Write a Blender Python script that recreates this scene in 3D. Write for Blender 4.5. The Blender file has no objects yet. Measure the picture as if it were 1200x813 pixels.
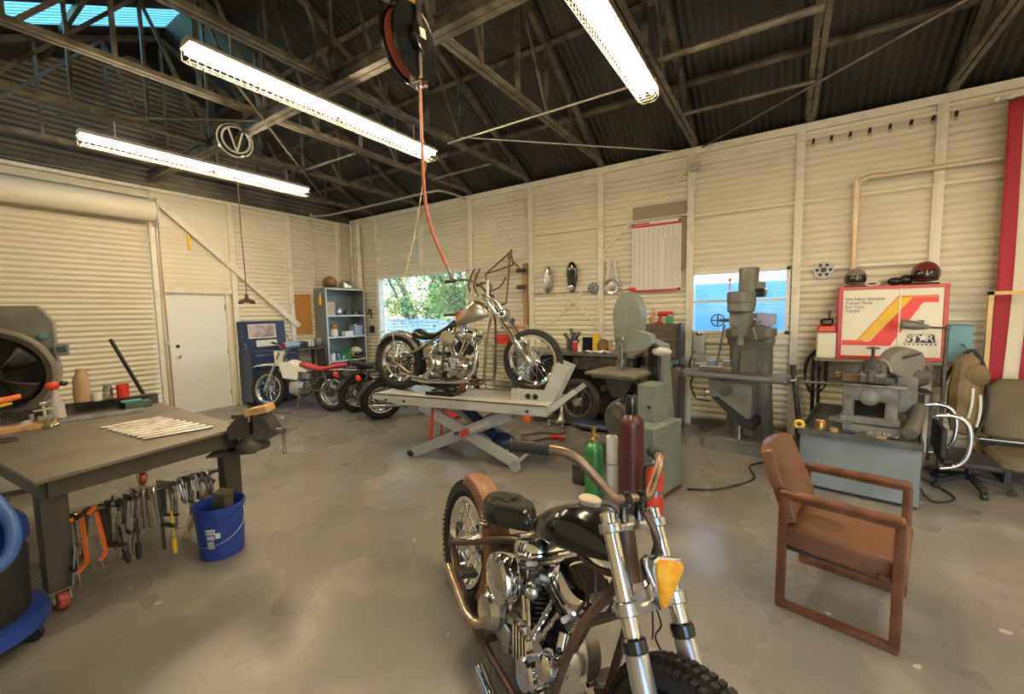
import bpy, bmesh, math, random
from mathutils import Vector as V, Matrix, Euler
C = bpy.context.scene.collection
scene = bpy.context.scene
PI = math.pi
rnd = random.Random(7)
def R(d): return math.radians(d)
def lerp(a, b, t): return a + (b - a) * t

# ---------------------------------------------------------------- mesh builder
class MB:
    def __init__(s):
        s.bm = bmesh.new(); s.mi = 0; s.M = Matrix.Identity(4)
    def v(s, p): return s.bm.verts.new(s.M @ V(p))
    def f(s, vs):
        try:
            fc = s.bm.faces.new(vs); fc.material_index = s.mi; return fc
        except ValueError: return None
    def box(s, c, d, rot=None, bev=0.0, seg=1):
        hx, hy, hz = d[0]/2, d[1]/2, d[2]/2
        m = rot if isinstance(rot, Matrix) else (Euler(rot).to_matrix() if rot else Matrix.Identity(3))
        c = V(c); vs = []
        for x in (-hx, hx):
            for y in (-hy, hy):
                for z in (-hz, hz): vs.append(s.v(c + m @ V((x, y, z))))
        fs = [s.f([vs[i] for i in q]) for q in ((0,1,3,2),(4,6,7,5),(0,4,5,1),(2,3,7,6),(0,2,6,4),(1,5,7,3))]
        if bev > 0:
            es = list({e for f in fs if f for e in f.edges})
            r = bmesh.ops.bevel(s.bm, geom=es, offset=min(bev, min(d)*0.49), segments=seg, profile=0.6, affect='EDGES', clamp_overlap=True)
            for f in r['faces']: f.material_index = s.mi
        return s
    def bar(s, a, b, w, h=None, up=(0,0,1), bev=0.0, seg=1):
        a, b = V(a), V(b); h = h or w; x = (b-a); L = x.length; x.normalize()
        u = V(up); y = u.cross(x)
        if y.length < 1e-4: y = V((0,1,0)).cross(x)
        if y.length < 1e-4: y = V((1,0,0)).cross(x)
        y.normalize(); z = x.cross(y)
        m = Matrix((x, y, z)).transposed()
        return s.box((a+b)/2, (L, w, h), m, bev, seg)
    @staticmethod
    def basis(ax):
        ax = V(ax).normalized(); t = V((0,0,1)) if abs(ax.z) < 0.9 else V((1,0,0))
        x = t.cross(ax).normalized(); return x, ax.cross(x), ax
    def rings(s, rs, closed=True, caps=True, loop=False):
        vv = [[s.v(p) for p in r] for r in rs]; n = len(vv[0])
        K = len(vv) if loop else len(vv)-1
        for i in range(K):
            a, b = vv[i], vv[(i+1) % len(vv)]
            for j in range(n if closed else n-1):
                s.f([a[j], a[(j+1)%n], b[(j+1)%n], b[j]])
        if caps and closed and not loop:
            s.f(list(reversed(vv[0]))); s.f(vv[-1])
        return s
    def lathe(s, prof, o=(0,0,0), ax=(0,0,1), n=24, caps=True, loop=False, a0=0.0, a1=None, sx=1.0, sy=1.0):
        x, y, z = s.basis(ax); o = V(o); rs = []
        full = a1 is None
        for r, h in prof:
            r = max(r, 1e-4)
            if full: rs.append([o + z*h + (x*math.cos(2*PI*k/n)*sx + y*math.sin(2*PI*k/n)*sy)*r for k in range(n)])
            else: rs.append([o + z*h + (x*math.cos(a0+(a1-a0)*k/n)*sx + y*math.sin(a0+(a1-a0)*k/n)*sy)*r for k in range(n+1)])
        return s.rings(rs, closed=full, caps=caps, loop=loop)
    def cyl(s, a, b, r, r2=None, n=14, bev=0.0):
        a, b = V(a), V(b); L = (b-a).length; r2 = r if r2 is None else r2
        if L < 1e-6: return s
        if bev > 0: pr = [(r-bev, 0), (r, bev), (r2, L-bev), (r2-bev, L)]
        else: pr = [(r, 0), (r2, L)]
        return s.lathe(pr, a, b-a, n)
    def tube(s, pts, r, n=10, sm=0, closed=False):
        P = [V(p) for p in pts]; rr = list(r) if isinstance(r, (list, tuple)) else [r]*len(P)
        if sm:
            Q, S = [], []; N = len(P)
            for i in range(N if closed else N-1):
                g = lambda k: P[k % N] if closed else P[max(0, min(N-1, k))]
                p0, p1, p2, p3 = g(i-1), g(i), g(i+1), g(i+2)
                for k in range(sm):
                    t = k/sm
                    Q.append(0.5*((2*p1)+(p2-p0)*t+(2*p0-5*p1+4*p2-p3)*t*t+(3*p1-p0-3*p2+p3)*t**3))
                    S.append(lerp(rr[i], rr[(i+1) % N], t))
            if not closed: Q.append(P[-1]); S.append(rr[-1])
            P, rr = Q, S
        N = len(P); rs = []; x = None
        for i in range(N):
            if closed: d = P[(i+1) % N]-P[i-1]
            else: d = P[min(i+1, N-1)]-P[max(i-1, 0)]
            if d.length < 1e-9: d = V((0,0,1))
            d.normalize()
            if x is None: x = s.basis(d)[0]
            x = (x - d*x.dot(d))
            if x.length < 1e-5: x = s.basis(d)[0]
            x.normalize(); y = d.cross(x)
            rs.append([P[i]+(x*math.cos(2*PI*k/n)+y*math.sin(2*PI*k/n))*rr[i] for k in range(n)])
        return s.rings(rs, caps=True, loop=closed)
    def sph(s, c, r, n=16, m=10, rot=None):
        r = (r, r, r) if not isinstance(r, (tuple, list)) else r
        mm = Euler(rot).to_matrix() if rot else Matrix.Identity(3); c = V(c); rs = []
        for i in range(m+1):
            t = PI*i/m; t = min(max(t, 0.03), PI-0.03)
            rs.append([c + mm @ V((r[0]*math.sin(t)*math.cos(2*PI*k/n), r[1]*math.sin(t)*math.sin(2*PI*k/n), -r[2]*math.cos(t))) for k in range(n)])
        return s.rings(rs)
    def prism(s, pts, o, ux, uy, d, hollow=None):
        """polygon pts (2D) in plane (o, ux, uy) extruded along d"""
        o, ux, uy, d = V(o), V(ux), V(uy), V(d)
        a = [s.v(o+ux*p[0]+uy*p[1]) for p in pts]; b = [s.v(o+ux*p[0]+uy*p[1]+d) for p in pts]
        n = len(pts); s.f(list(reversed(a))); s.f(b)
        for i in range(n): s.f([a[i], a[(i+1)%n], b[(i+1)%n], b[i]])
        return s
    def quad(s, a, b, c, d): s.f([s.v(a), s.v(b), s.v(c), s.v(d)]); return s
    def helix(s, a, b, r, turns, wr, n=6):
        a, b = V(a), V(b); x, y, z = s.basis(b-a); L = (b-a).length; K = int(turns*12)
        return s.tube([a+z*L*i/K+(x*math.cos(2*PI*turns*i/K)+y*math.sin(2*PI*turns*i/K))*r for i in range(K+1)], wr, n)
    def sheet(s, fn, nu, nv, th=0.0):
        g = [[s.v(fn(i/nu, j/nv)) for j in range(nv+1)] for i in range(nu+1)]
        for i in range(nu):
            for j in range(nv): s.f([g[i][j], g[i+1][j], g[i+1][j+1], g[i][j+1]])
        return s
    def build(s, name, mat, parent=None, loc=(0,0,0), rot=(0,0,0), sharp=35, th=0.0, sub=0):
        bmesh.ops.remove_doubles(s.bm, verts=s.bm.verts, dist=1e-6)
        bmesh.ops.recalc_face_normals(s.bm, faces=s.bm.faces)
        me = bpy.data.meshes.new(name); s.bm.to_mesh(me); s.bm.free()
        for m in (mat if isinstance(mat, (list, tuple)) else [mat]): me.materials.append(m)
        me.polygons.foreach_set('use_smooth', [True]*len(me.polygons))
        try: me.set_sharp_from_angle(angle=R(sharp))
        except Exception: pass
        o = bpy.data.objects.new(name, me); C.objects.link(o)
        o.location = loc; o.rotation_euler = rot
        if parent is not None: o.parent = parent
        if th:
            md = o.modifiers.new('s', 'SOLIDIFY'); md.thickness = th; md.offset = 0
        if sub:
            md = o.modifiers.new('u', 'SUBSURF'); md.levels = sub; md.render_levels = sub
        return o

def tag(o, label=None, cat=None, group=None, kind=None):
    if label: o['label'] = label
    if cat: o['category'] = cat
    if group: o['group'] = group
    if kind: o['kind'] = kind
    return o
def thing(name, label, cat, loc=(0,0,0), rz=0.0, group=None, rot=None):
    o = bpy.data.objects.new(name, None); C.objects.link(o); o.empty_display_size = 0.05
    o.location = loc; o.rotation_euler = rot if rot else (0, 0, rz)
    return tag(o, label, cat, group)
def struct(o): o['kind'] = 'structure'; return o
def copy_tree(o, parent=None):
    c = o.copy(); C.objects.link(c)
    if parent is not None: c.parent = parent
    for ch in list(o.children): copy_tree(ch, c)
    return c
def text(s, name, mat, parent, loc, rot, size, align='LEFT', ext=0.001, sx=1.0, shear=0.0, off=0.0):
    cu = bpy.data.curves.new(name, 'FONT'); cu.body = s; cu.size = size; cu.align_x = align; cu.extrude = ext; cu.shear = shear; cu.offset = off
    cu.materials.append(mat); o = bpy.data.objects.new(name, cu); C.objects.link(o)
    o.location = loc; o.rotation_euler = rot; o.scale = (sx, 1, 1)
    bpy.context.view_layer.update()
    me = bpy.data.meshes.new_from_object(o); me.name = name; bpy.data.objects.remove(o); o = bpy.data.objects.new(name, me); C.objects.link(o)
    if not me.materials: me.materials.append(mat)
    o.location = loc; o.rotation_euler = rot; o.scale = (sx, 1, 1)
    if parent is not None: o.parent = parent
    return o

# ---------------------------------------------------------------- materials
def mat(name, col, rough=0.5, metal=0.0, col2=None, ns=8.0, nd=3.0, amt=(0.4, 0.62), bump=0.0, bs=60.0, rvar=0.0, coat=0.0, spec=0.5, emit=None, es=0.0, alpha=1.0):
    m = bpy.data.materials.new(name); m.use_nodes = True; nt = m.node_tree; nd_ = nt.nodes; lk = nt.links
    b = nd_['Principled BSDF']
    b.inputs['Base Color'].default_value = (*col, 1); b.inputs['Roughness'].default_value = rough; b.inputs['Metallic'].default_value = metal
    b.inputs['Specular IOR Level'].default_value = spec
    if coat: b.inputs['Coat Weight'].default_value = coat; b.inputs['Coat Roughness'].default_value = 0.08
    tc = nd_.new('ShaderNodeTexCoord')
    if col2 is not None or rvar:
        nz = nd_.new('ShaderNodeTexNoise'); nz.inputs['Scale'].default_value = ns; nz.inputs['Detail'].default_value = nd
        lk.new(tc.outputs['Object'], nz.inputs['Vector'])
        mr = nd_.new('ShaderNodeMapRange'); mr.inputs['From Min'].default_value = amt[0]; mr.inputs['From Max'].default_value = amt[1]
        lk.new(nz.outputs['Fac'], mr.inputs['Value'])
        if col2 is not None:
            mx = nd_.new('ShaderNodeMix'); mx.data_type = 'RGBA'
            mx.inputs[6].default_value = (*col, 1); mx.inputs[7].default_value = (*col2, 1)
            lk.new(mr.outputs[0], mx.inputs[0]); lk.new(mx.outputs[2], b.inputs['Base Color'])
        if rvar:
            r2 = nd_.new('ShaderNodeMapRange'); r2.inputs['To Min'].default_value = max(0.02, rough-rvar); r2.inputs['To Max'].default_value = min(1, rough+rvar)
            lk.new(mr.outputs[0], r2.inputs['Value']); lk.new(r2.outputs[0], b.inputs['Roughness'])
    if bump:
        n2 = nd_.new('ShaderNodeTexNoise'); n2.inputs['Scale'].default_value = bs; n2.inputs['Detail'].default_value = 2
        lk.new(tc.outputs['Object'], n2.inputs['Vector'])
        bp = nd_.new('ShaderNodeBump'); bp.inputs['Strength'].default_value = bump; bp.inputs['Distance'].default_value = 0.004
        lk.new(n2.outputs['Fac'], bp.inputs['Height']); lk.new(bp.outputs[0], b.inputs['Normal'])
    if emit: b.inputs['Emission Color'].default_value = (*emit, 1); b.inputs['Emission Strength'].default_value = es
    return m
def glass(name, tint=(0.95, 0.97, 0.98), gl=0.08, rough=0.0):
    m = bpy.data.materials.new(name); m.use_nodes = True; nt = m.node_tree
    for n in list(nt.nodes):
        if n.type == 'BSDF_PRINCIPLED': nt.nodes.remove(n)
    o = nt.nodes['Material Output']; t = nt.nodes.new('ShaderNodeBsdfTransparent'); g = nt.nodes.new('ShaderNodeBsdfGlossy'); x = nt.nodes.new('ShaderNodeMixShader')
    t.inputs[0].default_value = (*tint, 1); g.inputs['Roughness'].default_value = rough; x.inputs[0].default_value = gl
    nt.links.new(t.outputs[0], x.inputs[1]); nt.links.new(g.outputs[0], x.inputs[2]); nt.links.new(x.outputs[0], o.inputs[0]); return m
m_wall = mat('cream wall paint', (0.77, 0.73, 0.60), 0.5, col2=(0.70, 0.65, 0.51), ns=1.6, amt=(0.45, 0.75))
m_post = mat('cream post paint', (0.80, 0.77, 0.66), 0.45, col2=(0.62, 0.57, 0.45), ns=6, amt=(0.5, 0.8))
m_door = mat('white door paint', (0.80, 0.82, 0.82), 0.35)
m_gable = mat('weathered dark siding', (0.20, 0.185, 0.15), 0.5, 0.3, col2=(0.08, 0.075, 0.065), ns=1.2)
m_roof = mat('black roof sheet', (0.036, 0.037, 0.037), 0.5, 0.0, col2=(0.056, 0.054, 0.05), ns=1.5)
m_truss = mat('aged truss steel', (0.15, 0.14, 0.115), 0.5, 0.25, col2=(0.075, 0.06, 0.042), ns=7)
m_pipe = mat('galvanised conduit', (0.55, 0.54, 0.50), 0.4, 0.6)
m_chrome = mat('chrome', (0.86, 0.86, 0.87), 0.07, 1.0)
m_alu = mat('brushed aluminium', (0.62, 0.62, 0.62), 0.28, 1.0, rvar=0.08)
m_steel = mat('bare steel', (0.48, 0.47, 0.45), 0.33, 1.0, col2=(0.34, 0.31, 0.28), ns=10)
m_dsteel = mat('dark steel', (0.13, 0.125, 0.12), 0.42, 0.7, col2=(0.07, 0.06, 0.055), ns=12)
m_iron = mat('oily cast iron', (0.075, 0.072, 0.07), 0.5, 0.5, col2=(0.13, 0.12, 0.11), ns=9)
m_black = mat('black paint', (0.010, 0.011, 0.011), 0.2, coat=0.5)
m_blackm = mat('matte black plastic', (0.02, 0.02, 0.021), 0.6)
m_rubber = mat('tyre rubber', (0.022, 0.021, 0.02), 0.72, bump=0.3, bs=40)
m_rust = mat('rusty steel', (0.30, 0.155, 0.085), 0.62, 0.35, col2=(0.16, 0.075, 0.04), ns=9, bump=0.25)
m_rustf = mat('rust brown fender paint', (0.3360, 0.1720, 0.1000), 0.5, 0.0, col2=(0.2640, 0.1240, 0.0680), ns=5, bump=0.1)
m_brown = mat('worn bar metal', (0.3120, 0.2184, 0.1560), 0.4, 0.7, col2=(0.2028, 0.1248, 0.0858), ns=14)
m_frame = mat('dark brown frame paint', (0.075, 0.052, 0.04), 0.42, 0.2, col2=(0.13, 0.07, 0.045), ns=8)
m_leather = mat('black leather', (0.016, 0.018, 0.016), 0.25, bump=0.15, bs=120)
m_tan = mat('brown vinyl', (0.1722, 0.0779, 0.0426), 0.32, col2=(0.1353, 0.0574, 0.0295), ns=4, bump=0.15, bs=90)
m_wood = mat('stained oak', (0.1600, 0.0624, 0.0288), 0.35, col2=(0.1000, 0.0360, 0.0160), ns=11)
m_ply = mat('raw plywood', (0.60, 0.38, 0.17), 0.6, col2=(0.45, 0.26, 0.10), ns=14)
m_grn = mat('machine grey green enamel', (0.1950, 0.2262, 0.2028), 0.42, col2=(0.1482, 0.1716, 0.1482), ns=5)
m_mill = mat('machine grey enamel', (0.1656, 0.1692, 0.1512), 0.42, col2=(0.1152, 0.1152, 0.1008), ns=5)
m_lathe = mat('lathe grey enamel', (0.1875, 0.1913, 0.1800), 0.42, col2=(0.1125, 0.1087, 0.0975), ns=7)
m_cab = mat('blue grey cabinet paint', (0.1870, 0.2210, 0.2380), 0.4, col2=(0.1530, 0.1785, 0.1913), ns=3)
m_grey = mat('light grey paint', (0.50, 0.50, 0.48), 0.4)
m_lift = mat('lift grey paint', (0.5400, 0.5400, 0.5130), 0.38, col2=(0.4500, 0.4500, 0.4140), ns=4)
m_liftd = mat('scissor grey paint', (0.34, 0.35, 0.36), 0.4)
m_white = mat('white plastic', (0.78, 0.78, 0.76), 0.35)
m_ivory = mat('ivory plastic', (0.72, 0.66, 0.48), 0.4)
m_red = mat('red paint', (0.52, 0.035, 0.03), 0.35)
m_redb = mat('bright red enamel', (0.72, 0.05, 0.028), 0.3)
m_orange = mat('orange plastic', (0.80, 0.20, 0.03), 0.45)
m_yel = mat('yellow plastic', (0.80, 0.55, 0.03), 0.45)
m_green = mat('green cylinder paint', (0.035, 0.20, 0.05), 0.3, coat=0.4)
m_maroon = mat('maroon cylinder paint', (0.085, 0.018, 0.02), 0.38, coat=0.2, col2=(0.06, 0.014, 0.014), ns=8)
m_blue = mat('blue plastic', (0.018, 0.05, 0.30), 0.38)
m_blued = mat('dark blue paint', (0.02, 0.035, 0.09), 0.35)
m_teal = mat('teal box plastic', (0.10, 0.30, 0.32), 0.45)
m_tblue = mat('dusty blue paint', (0.1020, 0.2465, 0.3060), 0.45)
m_brass = mat('brass', (0.62, 0.42, 0.14), 0.3, 1.0)
m_copper = mat('copper pipe', (0.62, 0.36, 0.18), 0.4, 0.8)
m_card = mat('kraft cardboard', (0.45, 0.31, 0.19), 0.75)
m_paper = mat('paper', (0.75, 0.74, 0.70), 0.7)
m_hose = mat('red rubber hose', (0.42, 0.10, 0.06), 0.45)
m_tan2 = mat('tan canvas', (0.2160, 0.1520, 0.0720), 0.8, col2=(0.1520, 0.1040, 0.0480), ns=6, bump=0.2)
m_olive = mat('olive brown upholstery', (0.1500, 0.1200, 0.0713), 0.7, col2=(0.1200, 0.0938, 0.0525), ns=5)
m_glow = mat('lit fluorescent tube', (1, 1, 1), 0.5, emit=(1.0, 0.79, 0.49), es=70.0)
# ---------------------------------------------------------------- camera and world
cam = bpy.data.cameras.new('camera'); co = bpy.data.objects.new('camera', cam); C.objects.link(co)
cam.sensor_fit = 'HORIZONTAL'; cam.sensor_width = 36.0; cam.lens = 36.0*491.999/1200.0; cam.clip_start = 0.05; cam.clip_end = 300
yaw, pit, rol = -0.578342, -0.082305, -0.018281
fw = V((math.sin(yaw)*math.cos(pit), math.cos(yaw)*math.cos(pit), math.sin(pit)))
r0 = V((math.cos(yaw), -math.sin(yaw), 0)); u0 = r0.cross(fw)
rt = r0*math.cos(rol)+u0*math.sin(rol); up = -r0*math.sin(rol)+u0*math.cos(rol)
co.matrix_world = Matrix.Translation((8.41047, -6.24622, 1.6)) @ Matrix((rt, up, -fw)).transposed().to_4x4()
scene.camera = co
w = bpy.data.worlds.new('sky'); scene.world = w; w.use_nodes = True
nt = w.node_tree; bg = nt.nodes['Background']
sk = nt.nodes.new('ShaderNodeTexSky'); sk.sky_type = 'NISHITA'; sk.sun_disc = False; sk.sun_elevation = R(38); sk.sun_rotation = R(200); sk.air_density = 1.2; sk.dust_density = 1.0
nt.links.new(sk.outputs[0], bg.inputs[0]); bg.inputs[1].default_value = 0.85
scene.view_settings.view_transform = 'Standard'; scene.view_settings.look = 'None'; scene.view_settings.gamma = 1.0
scene.view_settings.use_curve_mapping = False; scene.view_settings.exposure = 0.36

XE, YF = 13.6, -7.36          # east wall, front wall (behind the camera)
YR, ZR, ZE = -3.68, 5.60, 3.76
def zroof(y): return ZR - 0.5*abs(y-YR)
# floor: sealed grey concrete with pale worn patches
mf = bpy.data.materials.new('sealed concrete floor'); mf.use_nodes = True; n = mf.node_tree.nodes; l = mf.node_tree.links; b = n['Principled BSDF']
tc = n.new('ShaderNodeTexCoord')
def noise(sc, det, lo, hi, dist=0.0):
    q = n.new('ShaderNodeTexNoise'); q.inputs['Scale'].default_value = sc; q.inputs['Detail'].default_value = det; q.inputs['Distortion'].default_value = dist
    l.new(tc.outputs['Object'], q.inputs['Vector']); r = n.new('ShaderNodeMapRange'); r.interpolation_type = 'SMOOTHSTEP'; r.inputs['From Min'].default_value = lo; r.inputs['From Max'].default_value = hi
    l.new(q.outputs['Fac'], r.inputs['Value']); return r.outputs[0]
def mixc(fac, a, c2):
    q = n.new('ShaderNodeMix'); q.data_type = 'RGBA'; l.new(fac, q.inputs[0])
    if isinstance(a, tuple): q.inputs[6].default_value = (*a, 1)
    else: l.new(a, q.inputs[6])
    q.inputs[7].default_value = (*c2, 1); return q.outputs[2]
c1 = mixc(noise(0.7, 4, 0.35, 0.7), (0.195, 0.187, 0.176), (0.265, 0.252, 0.232))
c1 = mixc(noise(1.9, 3, 0.30, 0.95), c1, (0.165, 0.156, 0.146))
c1 = mixc(noise(2.2, 3, 0.52, 0.92, 0.3), c1, (0.37, 0.345, 0.31))
c1 = mixc(noise(7.0, 1, 0.755, 0.77), c1, (0.50, 0.47, 0.42))
l.new(c1, b.inputs['Base Color'])
rr_ = n.new('ShaderNodeMapRange'); rr_.inputs['To Min'].default_value = 0.20; rr_.inputs['To Max'].default_value = 0.40
l.new(noise(1.3, 3, 0.3, 0.7), rr_.inputs['Value']); l.new(rr_.outputs[0], b.inputs['Roughness']); b.inputs['Specular IOR Level'].default_value = 0.5
mb = MB(); mb.box((XE/2, YF/2, -0.06), (XE+0.4, -YF+0.4, 0.12)); struct(mb.build('floor', mf))

def corr(mb, axis, a0, a1, z0, z1, off, nrm, amp=0.012, pitch=0.08, per=8):
    """horizontal corrugation on a vertical wall: axis 'x' or 'y' runs a0..a1, profile repeats in z"""
    N = max(2, int((z1-z0)/pitch*per)); prev = None
    for i in range(N+1):
        z = z0+(z1-z0)*i/N; d = off+nrm*amp*2.0*(abs(math.sin(PI*z/pitch))-0.5)
        row = [mb.v((a, d, z) if axis == 'x' else (d, a, z)) for a in (a0, a1)]
        if prev: mb.f([prev[0], prev[1], row[1], row[0]])
        prev = row
# wall_back at y = 0 with two window openings
W1 = (0.86, 3.36, 1.00, 2.40); W2 = (7.32, 8.42, 1.29, 2.08)
mb = MB()
xs = [(0, W1[0], None), (W1[0], W1[1], W1), (W1[1], W2[0], None), (W2[0], W2[1], W2), (W2[1], XE, None)]
for a, c, wn in xs:
    for z0, z1 in ([(0, 3.74)] if wn is None else [(0, wn[2]), (wn[3], 3.74)]):
        corr(mb, 'x', a, c, z0, z1, 0.0, -1)
        mb.box(((a+c)/2, 0.08, (z0+z1)/2), (c-a, 0.08, z1-z0))
struct(mb.build('wall_back', m_wall))
# wall_left at x = 0: siding, flat panel round the personnel door, roll-up opening
mb = MB(); YD0, YD1 = -3.62, -2.66; YS = -3.72
corr(mb, 'y', -2.56, 0.04, 0, 3.64, 0.0, 1)
mb.box((-0.08, -1.28, 1.82), (0.1, 2.56, 3.64))
corr(mb, 'y', -3.68, -2.56, 2.12, 3.64, -0.004, 1, amp=0.004)
mb.box((-0.08, -3.12, 2.87), (0.1, 1.12, 1.54)); mb.box((-0.08, -2.60, 1.06), (0.1, 0.12, 2.12))
mb.box((-0.08, -5.5, 3.42), (0.1, 3.72, 0.5))
struct(mb.build('wall_left', m_wall))
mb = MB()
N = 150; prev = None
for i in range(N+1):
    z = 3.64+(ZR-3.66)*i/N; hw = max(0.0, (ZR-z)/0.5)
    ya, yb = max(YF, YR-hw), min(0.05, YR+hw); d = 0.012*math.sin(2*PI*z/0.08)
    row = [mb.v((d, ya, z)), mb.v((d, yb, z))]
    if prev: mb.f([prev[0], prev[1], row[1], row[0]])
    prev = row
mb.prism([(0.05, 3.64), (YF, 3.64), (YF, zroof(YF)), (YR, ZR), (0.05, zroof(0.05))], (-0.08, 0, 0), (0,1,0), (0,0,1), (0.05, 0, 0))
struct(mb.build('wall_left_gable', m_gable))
mb = MB(); corr(mb, 'y', YF, 0.1, 0, 3.7, XE, -1); mb.box((XE+0.08, YF/2, 2.8), (0.08, -YF, 5.6)); struct(mb.build('wall_right', m_wall))
# wall_front behind the camera with an open vehicle doorway
mb = MB(); OD = (9.4, 12.6, 3.0)
for a, c, z0, z1 in ((0, OD[0], 0, 3.72), (OD[1], XE, 0, 3.72), (OD[0], OD[1], OD[2], 3.72)):
    corr(mb, 'x', a, c, z0, z1, YF, 1, per=4); mb.box(((a+c)/2, YF-0.08, (z0+z1)/2), (c-a, 0.08, z1-z0))
struct(mb.build('wall_front', m_wall))
# roof: two corrugated slopes, with one translucent sheet on the near slope
mb = MB(); SK = (1.12, 1.70)
def slope(x0, x1, yb, ye):
    N = max(2, int((x1-x0)/0.08*4)); prev = None
    for i in range(N+1):
        x = x0+(x1-x0)*i/N; d = 0.012*math.sin(2*PI*x/0.08)
        row = [mb.v((x, yb, zroof(yb)+d)), mb.v((x, ye, zroof(ye)+d))]
        if prev: mb.f([prev[0], prev[1], row[1], row[0]])
        prev = row
slope(-0.2, XE+0.2, YR, 0.25); slope(-0.2, SK[0], YR, YF-0.3); slope(SK[1], XE+0.2, YR, YF-0.3)
ro = struct(mb.build('ceiling', m_roof, th=0.01))
m_sky = glass('translucent roof sheet', (0.17, 0.42, 0.48), 0.03, 0.3)
mb = MB(); slope(SK[0], SK[1], YR, YF-0.3); struct(mb.build('window_3', m_sky))
# eave plates
mb = MB(); mb.box((XE/2, -0.03, 3.70), (XE, 0.05, 0.09)); mb.box((XE/2, -0.02, 3.575), (XE, 0.03, 0.035)); struct(mb.build('trim_1', m_post))
mb = MB(); mb.box((0.03, -3.68, 3.62), (0.05, 7.3, 0.05)); mb.box((0.03, -5.5, 3.50), (0.06, 3.6, 0.05)); struct(mb.build('trim_2', m_post))
mb = MB(); mb.box((XE/2, -0.012, 0.04), (XE, 0.02, 0.08)); struct(mb.build('baseboard_back', mat('dark wall foot', (0.16, 0.13, 0.10), 0.6)))  # dark brown strip along the foot of the long wall
mb = MB(); mb.box((0.012, -1.28, 0.04), (0.02, 2.5, 0.08)); struct(mb.build('baseboard_left', m_post))

# windows
m_fr = mat('white window frame', (0.80, 0.80, 0.78), 0.35)
m_gl = glass('window glass')
def window(nm, wdw, bars, sill=True):
    x0, x1, z0, z1 = wdw; t = 0.045; mb = MB()
    for a, c, zz0, zz1 in ((x0-t/2, x0+t/2, z0, z1), (x1-t/2, x1+t/2, z0, z1)): mb.box(((a+c)/2, 0.02, (zz0+zz1)/2), (t, 0.09, zz1-zz0+t), bev=0.004)
    for z in (z0, z1): mb.box(((x0+x1)/2, 0.02, z), (x1-x0+t, 0.09, t), bev=0.004)
    o = struct(mb.build(nm, m_fr))
    mb = MB()
    for q in bars:
        if q[0] == 'h': mb.box(((x0+x1)/2, 0.03, q[1]), (x1-x0, 0.04, 0.035), bev=0.003)
        else: mb.box((q[1], 0.03, (z0+z1)/2), (0.03, 0.04, z1-z0), bev=0.003)
    if bars: mb.build('window_sash', m_fr, o)
    mb = MB(); mb.box(((x0+x1)/2, 0.05, (z0+z1)/2), (x1-x0, 0.006, z1-z0)); mb.build('window_pane', m_gl, o)
    return o
window('window_1', W1, [])
window('window_2', W2, [('h', 1.70), ('v', 7.94)])
# ---------------------------------------------------------------- doors on the left wall
def roller_door():
    mb = MB(); y0, y1, z1 = YS, YF+0.12, 3.24
    N = int(z1/0.08*6); prev = None
    for i in range(N+1):
        z = z1*i/N; d = -0.03+0.012*math.sin(2*PI*z/0.08)
        row = [mb.v((d, y0, z)), mb.v((d, y1, z))]
        if prev: mb.f([prev[0], prev[1], row[1], row[0]])
        prev = row
    o = struct(mb.build('door_1', mat('roller door paint', (0.66, 0.62, 0.49), 0.5)))
    mb = MB(); mb.lathe([(0.02,0),(0.165,0.0),(0.165,3.5),(0.02,3.5)], (0.16, y0+0.03, 3.26), (0,-1,0), 20); mb.build('door_roll_housing', m_wall, o)
    mb = MB(); mb.box((0.17, y0+0.045, 3.24), (0.36, 0.025, 0.40), bev=0.02); mb.build('door_bracket', m_post, o)
    mb = MB(); mb.box((0.05, y0+0.02, 1.56), (0.09, 0.07, 3.12), bev=0.004); mb.build('door_guide', m_post, o)
    mb = MB(); mb.box((0.0, (y0+y1)/2, 0.05), (0.05, y0-y1, 0.10), bev=0.004); mb.build('door_bottom_bar', m_post, o)
roller_door()
mb = MB(); mb.box((-0.02, (YD0+YD1)/2-0.02, 1.0), (0.045, YD1-YD0-0.07, 2.03), bev=0.003); d2 = struct(mb.build('door_2', m_door))
mb = MB()
for y in (YD0+0.0, YD1-0.03): mb.box((-0.01, y, 1.02), (0.10, 0.06, 2.04), bev=0.004)
mb.box((0.005, (YD0+YD1)/2, 2.06), (0.11, YD1-YD0+0.08, 0.09), bev=0.004); mb.build('door_frame', m_post, d2)
mb = MB(); mb.cyl((0, YD0+0.15, 0.98), (0.05, YD0+0.15, 0.98), 0.012); mb.sph((0.065, YD0+0.15, 0.98), (0.022, 0.03, 0.03)); mb.build('door_knob', m_chrome, d2)
mb = MB(); mb.cyl((0, YD0+0.15, 1.14), (0.022, YD0+0.15, 1.14), 0.03, n=20, bev=0.004); mb.build('door_lock', m_chrome, d2)
mb = MB()
for z in (0.25, 1.0, 1.78): mb.cyl((0.012, YD1-0.066, z-0.05), (0.012, YD1-0.066, z+0.05), 0.011)
mb.build('door_hinge', m_steel, d2)
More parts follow.
